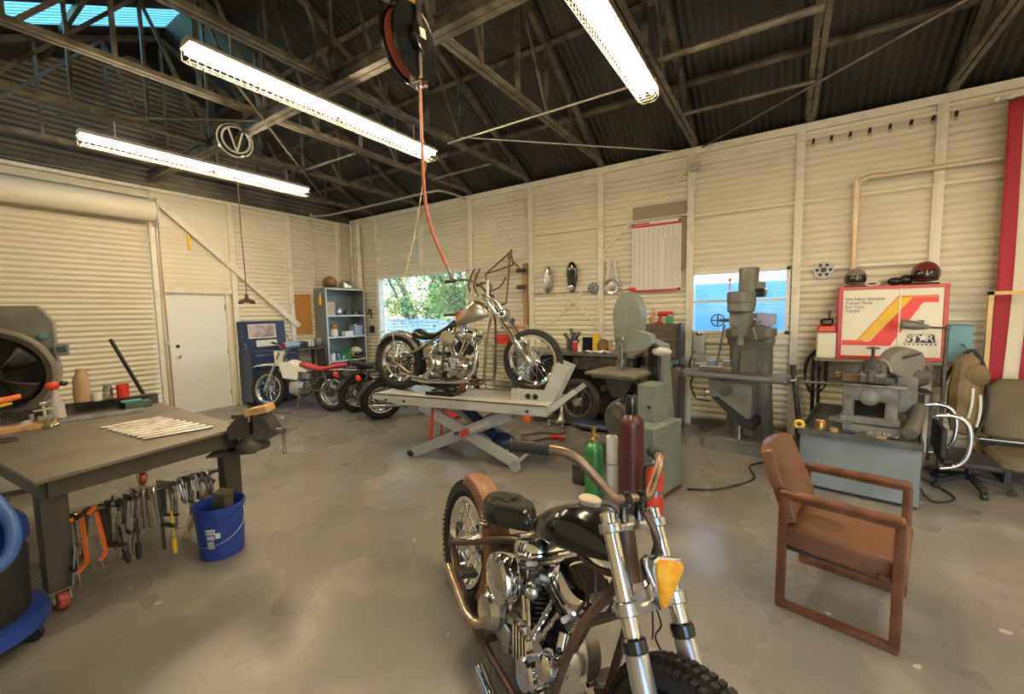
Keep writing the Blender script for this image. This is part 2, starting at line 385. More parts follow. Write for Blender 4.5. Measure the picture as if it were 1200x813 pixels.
# posts (steel channels) along both walls
PX = [0.86, 2.20, 3.49, 4.77, 6.01, 7.29, 8.50, 9.70, 10.95, 12.2]
names = ['beside the corner, left of the big window', 'above the big window, nearer the corner', 'at the far edge of the big window',
         'left of the two oval plates', 'between the black plate and the finned cover', 'between the parts chart and the small window', 'between the small window and the wall gear',
         'behind the red framed sign', 'beyond the hanging flag', 'far beyond the hanging flag']
for i, x in enumerate(PX[:9]):
    mb = MB(); z0 = 0.0 if not (W1[0]+0.05 < x < W1[1]-0.05) else W1[3]+0.03
    ww = 0.075
    mb.box((x, -0.055, (z0+3.66)/2), (ww, 0.012, 3.66-z0)); mb.box((x-ww/2, -0.03, (z0+3.66)/2), (0.008, 0.06, 3.66-z0)); mb.box((x+ww/2, -0.03, (z0+3.66)/2), (0.008, 0.06, 3.66-z0))
    mb.box((x-0.011, -0.064, (z0+3.66)/2), (0.012, 0.008, 3.66-z0))
    tag(mb.build('wall_post', m_post), 'cream steel channel post on the long wall ' + names[i], 'post', 'long wall posts')
for y, nm in ((-2.56, 'beside the white personnel door'), (-1.52, 'behind the open blue toolbox'), (-0.40, 'behind the tall grey shelf unit')):
    mb = MB(); mb.box((0.05, y, 1.81), (0.012, 0.08, 3.62)); mb.box((0.025, y-0.04, 1.81), (0.05, 0.008, 3.62)); mb.box((0.025, y+0.04, 1.81), (0.05, 0.008, 3.62))
    tag(mb.build('wall_post', m_post), 'cream steel channel post on the left wall ' + nm, 'post', 'left wall posts')
mb = MB(); mb.bar((0.075, -3.62, 3.46), (0.075, -1.42, 1.40), 0.10, 0.03, up=(1,0,0))
tag(mb.build('diagonal_brace', m_post), 'wide cream diagonal brace above the white personnel door', 'brace')
br = [((5.02,1.32),(5.80,1.99),'rising behind the black oval plate'), ((5.43,1.87),(6.01,1.32),'falling from the silver oval plate to the bench'), ((6.03,2.50),(6.47,2.87),'between the finned cover and the parts chart'),
      ((7.06,3.33),(7.28,3.54),'above the parts chart'), ((3.72,3.55),(4.40,2.75),'above the hanging bicycle frame')]
for kb, (a, b, nm) in enumerate(br):
    yb = -0.028-0.014*(kb % 2); mb = MB(); mb.bar((a[0], yb, a[1]), (b[0], yb, b[1]), 0.03, 0.012, up=(0,1,0)); tag(mb.build('flat_brace', m_post), 'thin cream flat bar brace ' + nm, 'brace', 'flat bar braces')
gz = [(2.88, 4.8, 7.27, 'crossing above the oval plates'), (2.85, 7.31, 10.6, 'running above the small window'), (1.93, 4.8, 6.47, 'crossing behind the oval plates'), (2.06, 8.52, 9.7, 'behind the wall gear'), (1.16, 7.31, 8.5, 'below the small window'), (1.45, 9.7, 10.8, 'behind the hanging flag')]
for z, a, b, nm in gz:
    mb = MB(); mb.box(((a+b)/2, -0.030, z), (b-a, 0.042, 0.022)); mb.box(((a+b)/2, -0.049, z-0.012), (b-a, 0.005, 0.014)); tag(mb.build('wall_girt', m_post), 'cream horizontal wall rail ' + nm, 'rail', 'wall rails')
# corner pipes and conduits
for x, y, nm in ((0.10, -0.10, 'in the room corner, first from the left'), (0.20, -0.09, 'in the room corner, middle of three'), (0.33, -0.09, 'in the room corner beside the big window')):
    mb = MB(); mb.cyl((x, y, 0.0), (x, y, 3.62), 0.030 if x < 0.3 else 0.055); tag(mb.build('vertical_pipe', m_post), 'cream vertical pipe ' + nm, 'pipe', 'corner pipes')
mb = MB(); mb.tube([(0.045, -1.02, 1.2), (0.045, -1.02, 3.5), (0.10, -0.98, 3.66), (0.3, -0.78, 3.70), (1.5, -0.75, 3.70), (3.1, -0.75, 3.70), (3.4, -0.6, 3.70), (3.46, -0.09, 3.68)], 0.018, 8, sm=5)
tag(mb.build('conduit', m_pipe), 'galvanised conduit rising by the chipboard panel and crossing below the roof', 'conduit')
mb = MB(); mb.tube([(0.10, -3.66, 0.0), (0.10, -3.66, 1.3), (0.10, -3.64, 3.30)], 0.016, 8); tag(mb.build('conduit', m_pipe), 'thin conduit beside the roller door guide', 'conduit')
mb = MB(); mb.tube([(0.06, -3.60, 0.05), (0.06, -3.60, 1.0), (0.06, -3.62, 3.10)], 0.012, 8); tag(mb.build('air_line', m_copper), 'thin brown air line between roller door and white door', 'pipe')
mb = MB(); mb.box((0.10, -3.64, 1.22), (0.06, 0.07, 0.10), bev=0.006); tag(mb.build('switch_box', m_grey), 'small grey switch box on the conduit beside the roller door', 'switch')
mb = MB(); mb.box((0.02, -3.20, 2.86), (0.012, 0.04, 0.26), bev=0.002); tag(mb.build('paint_stick', m_yel), 'narrow yellow stick on the panel above the white door', 'stick')
mb = MB(); mb.tube([(9.03, -0.10, 1.3), (9.03, -0.10, 2.84), (9.04, -0.10, 2.95), (9.12, -0.10, 3.01), (9.3, -0.10, 3.01), (10.9, -0.10, 3.01)], 0.028, 10, sm=4)
mb.lathe([(0.036,0),(0.036,0.09)], (9.03,-0.10,2.80), (0,0,1), 12); mb.lathe([(0.036,0),(0.036,0.09)], (9.14,-0.10,3.01), (1,0,0), 12)
tag(mb.build('copper_pipe', [mat('painted copper pipe', (0.66, 0.52, 0.34), 0.42, 0.3, col2=(0.70, 0.62, 0.46), ns=3)]), 'copper coloured pipe bending along the wall above the red sign', 'pipe')
mb = MB()
mb.tube([(8.45, -0.07, 3.55), (9.2, -0.07, 3.545), (10.3, -0.07, 3.56)], 0.009, 6); ln = mb.build('festoon_wire', m_post)
tag(ln, 'festoon light wire strung below the eave above the copper pipe', 'string light')
m_bulb = glass('clear bulb glass', (0.93,0.9,0.82), 0.15)
for i in range(8):
    x = 8.62+0.168*i; mb = MB(); mb.lathe([(0.012,0),(0.016,-0.03),(0.016,-0.05)], (x,-0.075,3.545), (0.1,0,1), 8); so = mb.build('socket', m_blackm, ln)
    mb = MB(); mb.sph((x-0.005, -0.075, 3.475), (0.022,0.022,0.028), 10, 8); mb.build('bulb', m_bulb, so)
for k, (x, y) in enumerate(((7.42, -0.09), (0.12, -0.75))):
    if k == 0:
        mb = MB(); mb.box((7.34, -0.09, 3.48), (0.12, 0.06, 0.10), bev=0.006); tag(mb.build('junction_box', m_grey), 'grey junction box at the wall top above the small window', 'junction box')
    else:
        mb = MB(); mb.box((0.06, -0.75, 3.5), (0.06, 0.08, 0.06), bev=0.008); mb.lathe([(0.03,0),(0.03,0.02)], (0.09,-0.75,3.5), (1,0,0), 14)
        tag(mb.build('security_camera', m_white), 'small white security camera high on the left wall by the corner', 'camera')
# roof trusses
TX = [0.86, 2.20, 3.55, 4.77, 6.05, 7.33, 8.58, 9.75, 10.95, 12.2]
tn = ['first from the corner', 'second from the corner', 'third from the corner', 'fourth from the corner', 'meeting the wall behind the black oval plate', 'meeting the wall between chart and small window',
      'meeting the wall right of the small window', 'meeting the wall above the red sign', 'beyond the hanging flag', 'furthest from the corner']
def truss(x, nm):
    t = thing('roof_truss', 'aged steel roof truss, ' + nm, 'truss', (x, 0, 0), 0, 'roof trusses')
    mb = MB(); zc = 3.78
    for s in (-1, 1):
        mb.box((s*0.03, -3.68, zc), (0.045, 7.24, 0.008)); mb.box((s*0.01, -3.68, zc+0.03), (0.007, 7.24, 0.06))
    mb.build('bottom_chord', m_truss, t)
    for s in (-1, 1):
        e = -0.1 if s > 0 else -7.26
        mb = MB(); mb.bar((0, e, zroof(e)-0.06), (0, YR, ZR-0.06), 0.07, 0.06); mb.build('top_chord', m_truss, t)
    k = 0
    for i in range(1, 12):
        y = -0.62*i+0.05
        if y < -7.0: break
        zt = zroof(y)-0.09
        if zt-zc > 0.1:
            mb = MB(); mb.bar((0, y, zc), (0, y, zt), 0.045, 0.03, up=(0,1,0)); mb.build('web', m_truss, t)
    for y0, y1 in ((-1.81, -2.43), (-3.05, YR), (-5.5, -4.3), (YR, -4.3)):
        mb = MB(); mb.bar((0.02, y0, zc), (0.02, y1, zroof(y1)-0.09), 0.035, 0.02, up=(1,0,0)); mb.build('web', m_truss, t)
for x, nm in zip(TX, tn): truss(x, nm)
mb = MB()
for s in (-1, 1): mb.box((XE/2, -3.65+s*0.035, 3.86), (XE-0.1, 0.05, 0.012)); mb.box((XE/2, -3.65+s*0.035, 3.74), (XE-0.1, 0.06, 0.012)); mb.box((XE/2, -3.65+s*0.02, 3.80), (XE-0.1, 0.008, 0.12))
tag(mb.build('roof_beam', m_truss), 'long steel beam running under the ridge between the trusses', 'beam')
for k, (y, nm) in enumerate(((-0.9, 'lowest on the far slope'), (-1.8, 'second on the far slope'), (-2.7, 'third on the far slope'), (-4.7, 'third on the near slope'), (-5.6, 'second on the near slope'), (-6.5, 'lowest on the near slope'))):
    mb = MB(); mb.box((XE/2, y, zroof(y)-0.045), (XE-0.1, 0.06, 0.05), rot=(math.atan(0.5)*(-1 if y > YR else 1), 0, 0)); tag(mb.build('roof_purlin', m_truss), 'dark roof purlin under the sheets, ' + nm, 'purlin', 'roof purlins')
for (a, b, r, nm) in (((7.41,-2.31,3.76),(8.58,-2.29,3.76),0.028,'lower bridging bar beside the nearest lamp'), ((7.38,-1.10,3.76),(8.58,-1.09,3.76),0.022,'bridging bar nearer the long wall, right of the nearest lamp'), ((3.6,-1.08,3.76),(4.74,-1.10,3.76),0.02,'bridging bar beyond the long centre lamp'),
                      ((2.25,-2.52,3.76),(3.5,-2.49,3.76),0.018,'bridging bar left of the hanging cable wheel'), ((4.77,-2.06,3.74),(7.33,-2.06,3.74),0.011,'thin conduit crossing between centre lamp and nearest lamp'),
                      ((7.42,-0.06,3.72),(9.6,-1.95,3.76),0.012,'thin diagonal rod above the small window'), ((1.95,-5.0,3.74),(3.5,-3.72,3.74),0.012,'thin rod left of the round emblem'), ((4.13,-4.24,3.74),(1.2,-1.45,3.74),0.012,'thin diagonal rod behind the round emblem'), ((4.97,-2.05,3.77),(7.1,-0.05,3.74),0.008,'faint diagonal rod above the oval plates')):
    mb = MB(); mb.cyl(a, b, r, n=8); tag(mb.build('roof_rod', m_pipe if r < 0.012 else m_truss), nm, 'rod', 'rods under the roof')

# ---------------------------------------------------------------- fluorescent fixtures
m_hous = mat('white enamel fixture', (0.75, 0.72, 0.65), 0.4); m_cage = mat('wire guard', (0.72, 0.66, 0.52), 0.35, 0.7)
def fixture():
    t = thing('fluorescent_light', '', 'light', (0,0,0), 0, 'caged fluorescent lights')
    L = 2.50
    mb = MB(); mb.prism([(-0.045,0.0),(-0.09,-0.045),(-0.085,-0.05),(0.085,-0.05),(0.09,-0.045),(0.045,0.0)], (0,-L/2,0), (1,0,0), (0,0,1), (0,L,0)); mb.build('housing', m_hous, t)
    for s in (-1, 1):
        for h in (-1, 1):
            mb = MB(); mb.cyl((s*0.038, h*0.025 if h > 0 else -1.235, -0.078), (s*0.038, 1.235 if h > 0 else -0.025, -0.078), 0.017, n=8); mb.build('tube', m_glow, t)
    mb = MB()
    for k in range(51):
        y = -L/2+0.01+k*(L-0.02)/50; mb.tube([(-0.09,y,-0.04),(-0.088,y,-0.12),(-0.05,y,-0.15),(0.05,y,-0.15),(0.088,y,-0.12),(0.09,y,-0.04)], 0.0018, 4)
    for x, z in ((-0.088,-0.12),(-0.05,-0.15),(0,-0.15),(0.05,-0.15),(0.088,-0.12)): mb.cyl((x,-L/2+0.01,z), (x,L/2-0.01,z), 0.0018, n=4)
    mb.build('wire_guard', m_cage, t)
    for y in (-0.95, 0.95):
        mb = MB(); mb.cyl((0,y,-0.01), (0,y,0.18), 0.006, n=6); mb.build('hanger', m_pipe, t)
    return t
FX = [(4.78, -3.61, 3.58, 'caged fluorescent lamp in the middle, left of the red hose'), (2.18, -3.64, 3.58, 'furthest caged fluorescent lamp, above the roller door side'), (7.33, -3.55, 3.58, 'nearest caged fluorescent lamp, cut by the photo top'), (9.85, -3.6, 3.58, 'added unseen caged fluorescent lamp that brightens the brown armchair side'), (12.35, -3.6, 3.58, 'added unseen caged fluorescent lamp that brightens the flag end of the workshop')]  # last two are unseen additions to the row that brighten the right wall
fx0 = fixture()
for i, (x, y, z, lb) in enumerate(FX):
    o = fx0 if i == 0 else copy_tree(fx0); o.location = (x, y, z); o['label'] = lb

# ---------------------------------------------------------------- outside, seen through the windows
mo = mat('outdoor gravel', (0.32, 0.30, 0.26), 0.9, col2=(0.25, 0.24, 0.2), ns=3)
mb = MB(); mb.box((4, 11.2, -0.1), (50, 22, 0.1)); mb.box((-10.2, -5, -0.1), (20, 10.0, 0.1)); mb.box((10, -15.6, -0.1), (40, 16, 0.1)); struct(mb.build('ground_outside', mo))
m_fence = mat('weathered blue lit fence board', (0.16, 0.30, 0.48), 0.7, col2=(0.12, 0.24, 0.40), ns=4)  # blue daylight on the boards is put into their colour
ft = thing('board_fence', 'horizontal board fence seen through the big window under the tree', 'fence', (-3, 4.6, 0))
for k in range(11):
    mb = MB(); mb.box((5, 0, 0.12+k*0.125), (13, 0.022, 0.11), bev=0.004); mb.build('board', m_fence, ft)
for k in range(6):
    mb = MB(); mb.box((0.2+k*2.1, 0.05, 0.75), (0.09, 0.09, 1.5)); mb.build('post', m_fence, ft)
m_bark = mat('grey bark', (0.20, 0.16, 0.16), 0.85, col2=(0.12, 0.10, 0.10), ns=8); m_leaf = mat('green leaves', (0.20, 0.40, 0.16), 0.5, col2=(0.42, 0.55, 0.18), ns=3)
def tree(loc, h, label, seed, nl=9000, spread=2.6):
    r = random.Random(seed); t = thing('tree', label, 'tree', loc)
    mb = MB(); tips = []
    for k in range(9):
        a = 2*PI*k/9+r.uniform(-0.3,0.3); s = r.uniform(0.45,1.0)*spread
        p = [V((0,0,0)), V((0.12*math.cos(a),0.12*math.sin(a),0.45)), V((s*0.35*math.cos(a),s*0.35*math.sin(a),h*0.40)), V((s*0.7*math.cos(a+0.1),s*0.7*math.sin(a+0.1),h*0.7)), V((s*math.cos(a+0.2),s*math.sin(a+0.2),h*r.uniform(0.85,1.0)))]
        mb.tube(p, [0.10,0.085,0.06,0.04,0.012], 7, sm=4); tips.append(p)
        for q in range(3):
            b = a+r.uniform(-1,1); i = r.choice((2,3)); e = p[i]+V((math.cos(b)*0.8, math.sin(b)*0.8, r.uniform(0.3,0.8))); mb.tube([p[i], (p[i]+e)/2+V((0,0,0.05)), e], [0.03,0.022,0.008], 5, sm=3); tips.append([p[i], p[i], (p[i]+e)/2, (p[i]+e)/2, e])
    mb.build('trunk', m_bark, t)
    mb = MB()
    for k in range(nl):
        p = r.choice(tips); i = r.choice((2,3,4)); j = max(i-1, 1); c = p[j].lerp(p[i], r.random())+V((r.gauss(0,0.28), r.gauss(0,0.28), r.gauss(0,0.22)))
        d = V((r.gauss(0,1), r.gauss(0,1), r.gauss(-0.5,0.7))).normalized(); e = V((r.gauss(0,1), r.gauss(0,1), r.gauss(0,1))).cross(d).normalized(); L = r.uniform(0.08,0.19); w_ = L*0.28
        mb.f([mb.v(c), mb.v(c+d*L*0.5+e*w_), mb.v(c+d*L), mb.v(c+d*L*0.5-e*w_)])
    mb.build('leaves', m_leaf, t)
tree((1.3, 3.0, 0), 4.3, 'leafy multi-stemmed tree just outside the big window', 3)
tree((-3.4, 5.6, 0), 4.2, 'second leafy tree outside, seen at the far edge of the big window', 11, 5000)
tree((3.2, 7.4, 0), 4.6, 'leafy tree outside beyond the fence', 5, 6000)
m_tarp = mat('blue panel siding', (0.16, 0.50, 0.80), 0.6, col2=(0.13, 0.44, 0.74), ns=2)
mb = MB()
for i in range(60):
    z = i*0.035; mb.box((8.6, 3.0+0.004*(i % 2), z+0.0175), (4.6, 0.03, 0.034))
tag(mb.build('blue_screen', m_tarp), 'blue louvred screen outside the small window', 'screen')
# ---------------------------------------------------------------- motorcycle building blocks (local x forward, y left, z up)
def tyre_mesh(c, Ro, w, rr, tread, n=56):
    mb = MB(); d = Ro-rr; pr = []
    for k in range(14):
        a = 2*PI*k/14; ca, sa = math.cos(a), math.sin(a)
        rad = rr+d*0.5+ca*d*0.5; hh = sa*w/2*(1.0 if ca > -0.3 else 0.72)
        if tread == 'flat' and ca > 0.7: rad = Ro-0.002
        pr.append((rad, hh))
    mb.lathe(pr, c, (0,1,0), n, loop=True)
    c = V(c)
    if tread == 'knob':
        K = int(2*PI*Ro/0.027)
        for k in range(K):
            a = 2*PI*k/K
            for j, (off, dr, wd) in enumerate(((-0.36, -0.016, 0.2), (-0.13, 0.0, 0.2), (0.13, 0.0, 0.2), (0.36, -0.016, 0.2))):
                aa = a+(PI/K if j in (1, 2) else 0); rad = Ro+0.003+dr
                m = Matrix.Rotation(-aa, 3, 'Y'); p = c+m @ V((rad, 0, 0))+V((0, off*w, 0))
                mb.box(p, (0.013, wd*w, 0.016), m @ Matrix.Rotation(-off*1.3, 3, 'Z') if False else m)
    elif tread == 'saw':
        K = int(2*PI*Ro/0.03)
        for k in range(K):
            a = 2*PI*k/K
            for s in (-1, 1):
                m = Matrix.Rotation(-a, 3, 'Y'); p = c+m @ V((Ro-0.012, 0, 0))+V((0, s*0.36*w, 0)); mb.box(p, (0.018, 0.16*w, 0.016), m)
    return mb
def wheel(par, c, Ro, w, rr, ns=40, hub=0.035, hubw=0.10, tread='saw', mrim=None, mtyre=None, disc=0.0, drum=0.0, nm='wheel'):
    mrim = mrim or m_chrome; c = V(c); hw = w*0.36
    mb = MB(); mb.lathe([(rr+0.012,-hw),(rr+0.012,-hw+0.006),(rr-0.004,-hw+0.010),(rr-0.018,-hw*0.4),(rr-0.018,hw*0.4),(rr-0.004,hw-0.010),(rr+0.012,hw-0.006),(rr+0.012,hw),(rr-0.008,hw),(rr-0.030,hw*0.45),(rr-0.030,-hw*0.45),(rr-0.008,-hw)], c, (0,1,0), 56, loop=True)
    rim = mb.build(nm, mrim, par)
    tyre_mesh(c, Ro, w, rr, tread).build('tire', mtyre or m_rubber, rim)
    mb = MB(); h2 = hubw/2
    mb.lathe([(0.012,-h2-0.015),(0.022,-h2-0.015),(0.022,-h2),(hub+0.022,-h2),(hub+0.022,-h2+0.012),(hub,-h2+0.018),(hub*0.85,0),(hub,h2-0.018),(hub+0.022,h2-0.012),(hub+0.022,h2),(0.022,h2),(0.022,h2+0.015),(0.012,h2+0.015)], c, (0,1,0), 20)
    mb.build('hub', m_alu, rim)
    mb = MB()
    for k in range(ns):
        a = 2*PI*k/ns; s = 1 if k % 2 else -1; t = a+(0.55 if (k//2) % 2 else -0.55)
        p = c+V((math.cos(a)*(rr-0.024), s*hw*0.15, math.sin(a)*(rr-0.024))); q = c+V((math.cos(t)*(hub+0.015), s*(h2-0.006), math.sin(t)*(hub+0.015)))
        mb.cyl(q, p, 0.0022, n=4)
    mb.build('spokes', m_chrome if mrim is m_chrome else m_alu, rim)
    if disc:
        mb = MB(); y = h2+0.012; mb.lathe([(disc,y),(disc,y+0.006),(disc*0.62,y+0.006),(disc*0.62,y)], c, (0,1,0), 36, loop=True)
        for k in range(5): mb.bar(c+V((0,y,0)), c+V((math.cos(k*1.257)*disc*0.65, y, math.sin(k*1.257)*disc*0.65)), 0.02, 0.005, up=(0,1,0))
        mb.build('brake_disc', m_steel, rim)
    if drum:
        mb = MB(); mb.lathe([(drum*0.4,h2-0.01),(drum,h2),(drum,h2+0.035),(drum*0.9,h2+0.045),(drum*0.4,h2+0.045)], c, (0,1,0), 32); mb.build('sprocket', m_dsteel, rim)
    return rim
def vtwin(par, c, k=1.0, fin=None, cover=None, round_air=True, airlat=0.21, pan=True):
    """air cooled V engine: crankcase centre c, scale k"""
    fin = fin or m_dsteel; cover = cover or m_chrome; c = V(c)
    P = lambda s, l, z: c+V((s, -l, z))*k           # l is positive to the rider's right
    mb = MB()
    mb.lathe([(0.118*k,-0.07*k),(0.125*k,-0.05*k),(0.125*k,0.05*k),(0.118*k,0.07*k)], c, (0,1,0), 28)
    mb.prism([(-0.13,-0.11),(0.12,-0.11),(0.13,-0.02),(0.09,0.09),(-0.10,0.09),(-0.15,0.0)], c+V((0,0.06*k,0)), (k,0,0), (0,0,k), (0,-0.12*k,0))
    eng = mb.build('engine', m_alu, par)
    # gearbox and primary
    mb = MB(); mb.box(P(-0.27,0.0,0.0), (0.20*k,0.20*k,0.17*k), bev=0.03*k, seg=2); mb.lathe([(0.075*k,0),(0.08*k,0.01*k),(0.06*k,0.035*k)], P(-0.27,0.10,0.0), (0,-1,0), 20)
    mb.build('gearbox', m_alu, eng)
    mb = MB(); pts = []
    for i in range(24):
        a = 2*PI*i/24; x = math.cos(a); pts.append(((0.0 if x > 0 else -0.31)+0.115*x, 0.115*math.sin(a)))
    mb.prism(pts, P(0,-0.07,0), (k,0,0), (0,0,k), (0,0.06*k,0)); mb.build('primary_cover', m_dsteel, eng)
    # cam cover on the right: nose cone with ribs
    mb = MB(); pr = [(0.105,-0.045),(0.125,0.0),(0.11,0.05),(0.06,0.085),(-0.03,0.10),(-0.10,0.085),(-0.125,0.03),(-0.10,-0.03),(-0.04,-0.075),(0.05,-0.075)]
    mb.prism(pr, P(0.02,0.07,0.01), (k,0,0), (0,0,k), (0,-0.035*k,0)); mb.lathe([(0.052*k,0),(0.052*k,0.035*k),(0.044*k,0.045*k),(0.02*k,0.047*k)], P(0.05,0.10,-0.01), (0,-1,0), 24)
    for i in range(5): mb.bar(P(-0.085+0.022*i,0.112,0.075-0.002*i), P(-0.055+0.022*i,0.112,-0.035), 0.010*k, 0.016*k, up=(0,1,0), bev=0.003)
    for a in range(9): mb.cyl(P(0.02+0.105*math.cos(a*0.7),0.10,0.015+0.08*math.sin(a*0.7)), P(0.02+0.105*math.cos(a*0.7),0.115,0.015+0.08*math.sin(a*0.7)), 0.007*k, n=8)
    mb.build('cam_cover', cover, eng)
    for nm, tilt, fx in (('front', 0.39, 1), ('rear', -0.39, -1)):
        d = V((math.sin(tilt), 0, math.cos(tilt))); xx = V((math.cos(tilt), 0, -math.sin(tilt)))
        pr = [(0.05*k, 0.09*k)]; h = 0.10
        for i in range(9): pr += [(0.056*k,h*k),(0.076*k,(h+0.002)*k),(0.076*k,(h+0.006)*k),(0.056*k,(h+0.008)*k)]; h += 0.0155
        pr.append((0.05*k, h*k)); mb = MB(); mb.lathe(pr, c, d, 26); mb.build('cylinder', fin, eng)
        mb = MB(); h0 = h
        for i in range(5): mb.box(c+d*(h+0.004)*k, (0.165*k,0.155*k,0.006*k), Matrix((xx,V((0,1,0)),d)).transposed(), bev=0.002); h += 0.014
        mb.box(c+d*(h0+0.035)*k, (0.12*k,0.11*k,0.075*k), Matrix((xx,V((0,1,0)),d)).transposed(), bev=0.01)
        mb.build('cylinder_head', m_alu if fin is not m_alu else m_alu, eng)
        mb = MB(); n = 28
        def ring(sc, hh): return [c+d*hh*k+xx*(0.095*sc*k*math.copysign(abs(math.cos(2*PI*j/n))**0.7, math.cos(2*PI*j/n)))+V((0,1,0))*(0.106*sc*k*math.copysign(abs(math.sin(2*PI*j/n))**0.6, math.sin(2*PI*j/n))) for j in range(n)]
        mb.rings([ring(1.0,h), ring(1.03,h+0.004), ring(1.03,h+0.010), ring(0.97,h+0.016), ring(0.95,h+0.040), ring(0.86,h+0.056), ring(0.60,h+0.062), ring(0.58,h+0.056), ring(0.2,h+0.056)]); mb.build('rocker_cover', cover, eng)
        mb = MB()
        for s in (-0.012, 0.030):
            a = P(0.035*fx+s*0.7,0.095,0.105); b = c+d*(h0+0.03)*k+xx*(s+0.0)*k+V((0,-0.088*k,0)); mb.cyl(a, b, 0.010*k, n=10); mb.cyl(a, a.lerp(b,0.22), 0.014*k, n=10); mb.cyl(a.lerp(b,0.55), a.lerp(b,0.62), 0.013*k, n=10)
        mb.build('pushrod_tube', cover, eng)
        for q in range(2):
            mb = MB(); mb.cyl(c+d*(h0+0.05)*k+xx*(0.06-0.12*q)*k+V((0,-0.07*k,0)), c+d*(h0+0.05)*k+xx*(0.075-0.15*q)*k+V((0,-0.115*k,0.01)), 0.009*k, n=8); mb.build('spark_plug', m_white, eng)
    # carburettor and round air cleaner between the cylinders
    mb = MB(); mb.cyl(P(0,0.02,0.27), P(0,0.12,0.27), 0.026*k, n=14); mb.sph(P(0.0,0.11,0.235), 0.032*k, 12, 8); mb.cyl(P(-0.05,0.03,0.27), P(0.05,0.03,0.27), 0.020*k); mb.build('carburettor', m_alu, eng)
    if round_air:
        mb = MB(); y = airlat; mb.lathe([(0.05*k,-0.06*k),(0.078*k,-0.055*k),(0.085*k,-0.045*k),(0.085*k,-0.010*k),(0.080*k,0.0),(0.062*k,0.006*k),(0.06*k,0.003*k),(0.01*k,0.008*k)], P(-0.085,y,0.245), (0,-1,0), 32); mb.build('air_cleaner', cover, eng)
    mb = MB(); mb.lathe([(0.04*k,0),(0.047*k,0.01*k),(0.047*k,0.05*k),(0.035*k,0.075*k),(0.012*k,0.082*k)], P(0.145,0.075,0.085), (0.15,-1,0.12), 22); mb.build('generator', cover, eng)
    mb = MB(); mb.box(P(-0.13,0.085,-0.02), (0.05*k,0.06*k,0.09*k), bev=0.008); mb.cyl(P(-0.12,0.10,0.05), P(-0.12,0.10,0.075), 0.018*k); mb.build('oil_pump', m_alu, eng)
    return eng
def tank_mesh(x0, x1, zb, zt, wid, tail=0.35, nose=0.75, n=24, m=14, dz0=0.0, dz1=0.0):
    """teardrop tank running x0 (rear) .. x1 (front)"""
    mb = MB(); rs = []
    for i in range(m+1):
        t = i/m; s = math.sin(PI*(0.02+0.96*t))**0.5
        wd = wid*s*lerp(tail, 1.0, min(1, t*1.7))*(1.0 if t < 0.6 else lerp(1, nose, (t-0.6)/0.4))
        h0 = zb+lerp(dz0, dz1, t); h1 = zb+lerp(dz0,dz1,t)+(zt-zb)*s*lerp(0.55, 1.0, min(1, t*1.6))
        cz = lerp(h0, h1, 0.42); r = []
        for j in range(n):
            a = 2*PI*j/n; cy, sz = math.cos(a), math.sin(a)
            y = wd/2*math.copysign(abs(cy)**0.62, cy); z = cz+(h1-cz)*abs(sz)**0.85 if sz > 0 else cz-(cz-h0)*abs(sz)**0.38
            r.append((lerp(x0, x1, t), y, z))
        rs.append(r)
    return mb.rings(rs)
def fender_mesh(c, r, w, a0, a1, n=22, crown=0.025, th=0.003):
    mb = MB(); c = V(c); m = 8
    def fn(u, v):
        a = lerp(a0, a1, u); y = (v-0.5)*w; e = abs(v-0.5)*2; rr = r-crown*e**2.2-(0.03*max(0, e-0.85)/0.15)
        return c+V((math.cos(a)*rr, y, math.sin(a)*rr))
    mb.sheet(fn, n, m); return mb
def seat_solo(par, c, L, W, H, mm, tilt=0.0, nm='seat'):
    mb = MB(); n = 28; rs = []
    def outl(j):
        a = 2*PI*j/n; x = math.cos(a)*L/2; wy = W/2*(1.0 if x < 0 else 1.0-0.45*(x/(L/2))**1.5); return V((x, math.sin(a)*wy, 0))
    for sc, h in ((0.86,0.0),(0.98,0.01),(1.0,0.35),(0.96,0.62),(0.84,0.85),(0.62,0.93),(0.35,0.88),(0.12,0.84)):
        rs.append([V(c)+V((outl(j).x*sc, outl(j).y*sc, H*h*(1+0.12*(outl(j).x < -L*0.2)))) for j in range(n)])
    mb.rings(rs); return mb.build(nm, mm, par, rot=(0, tilt, 0))

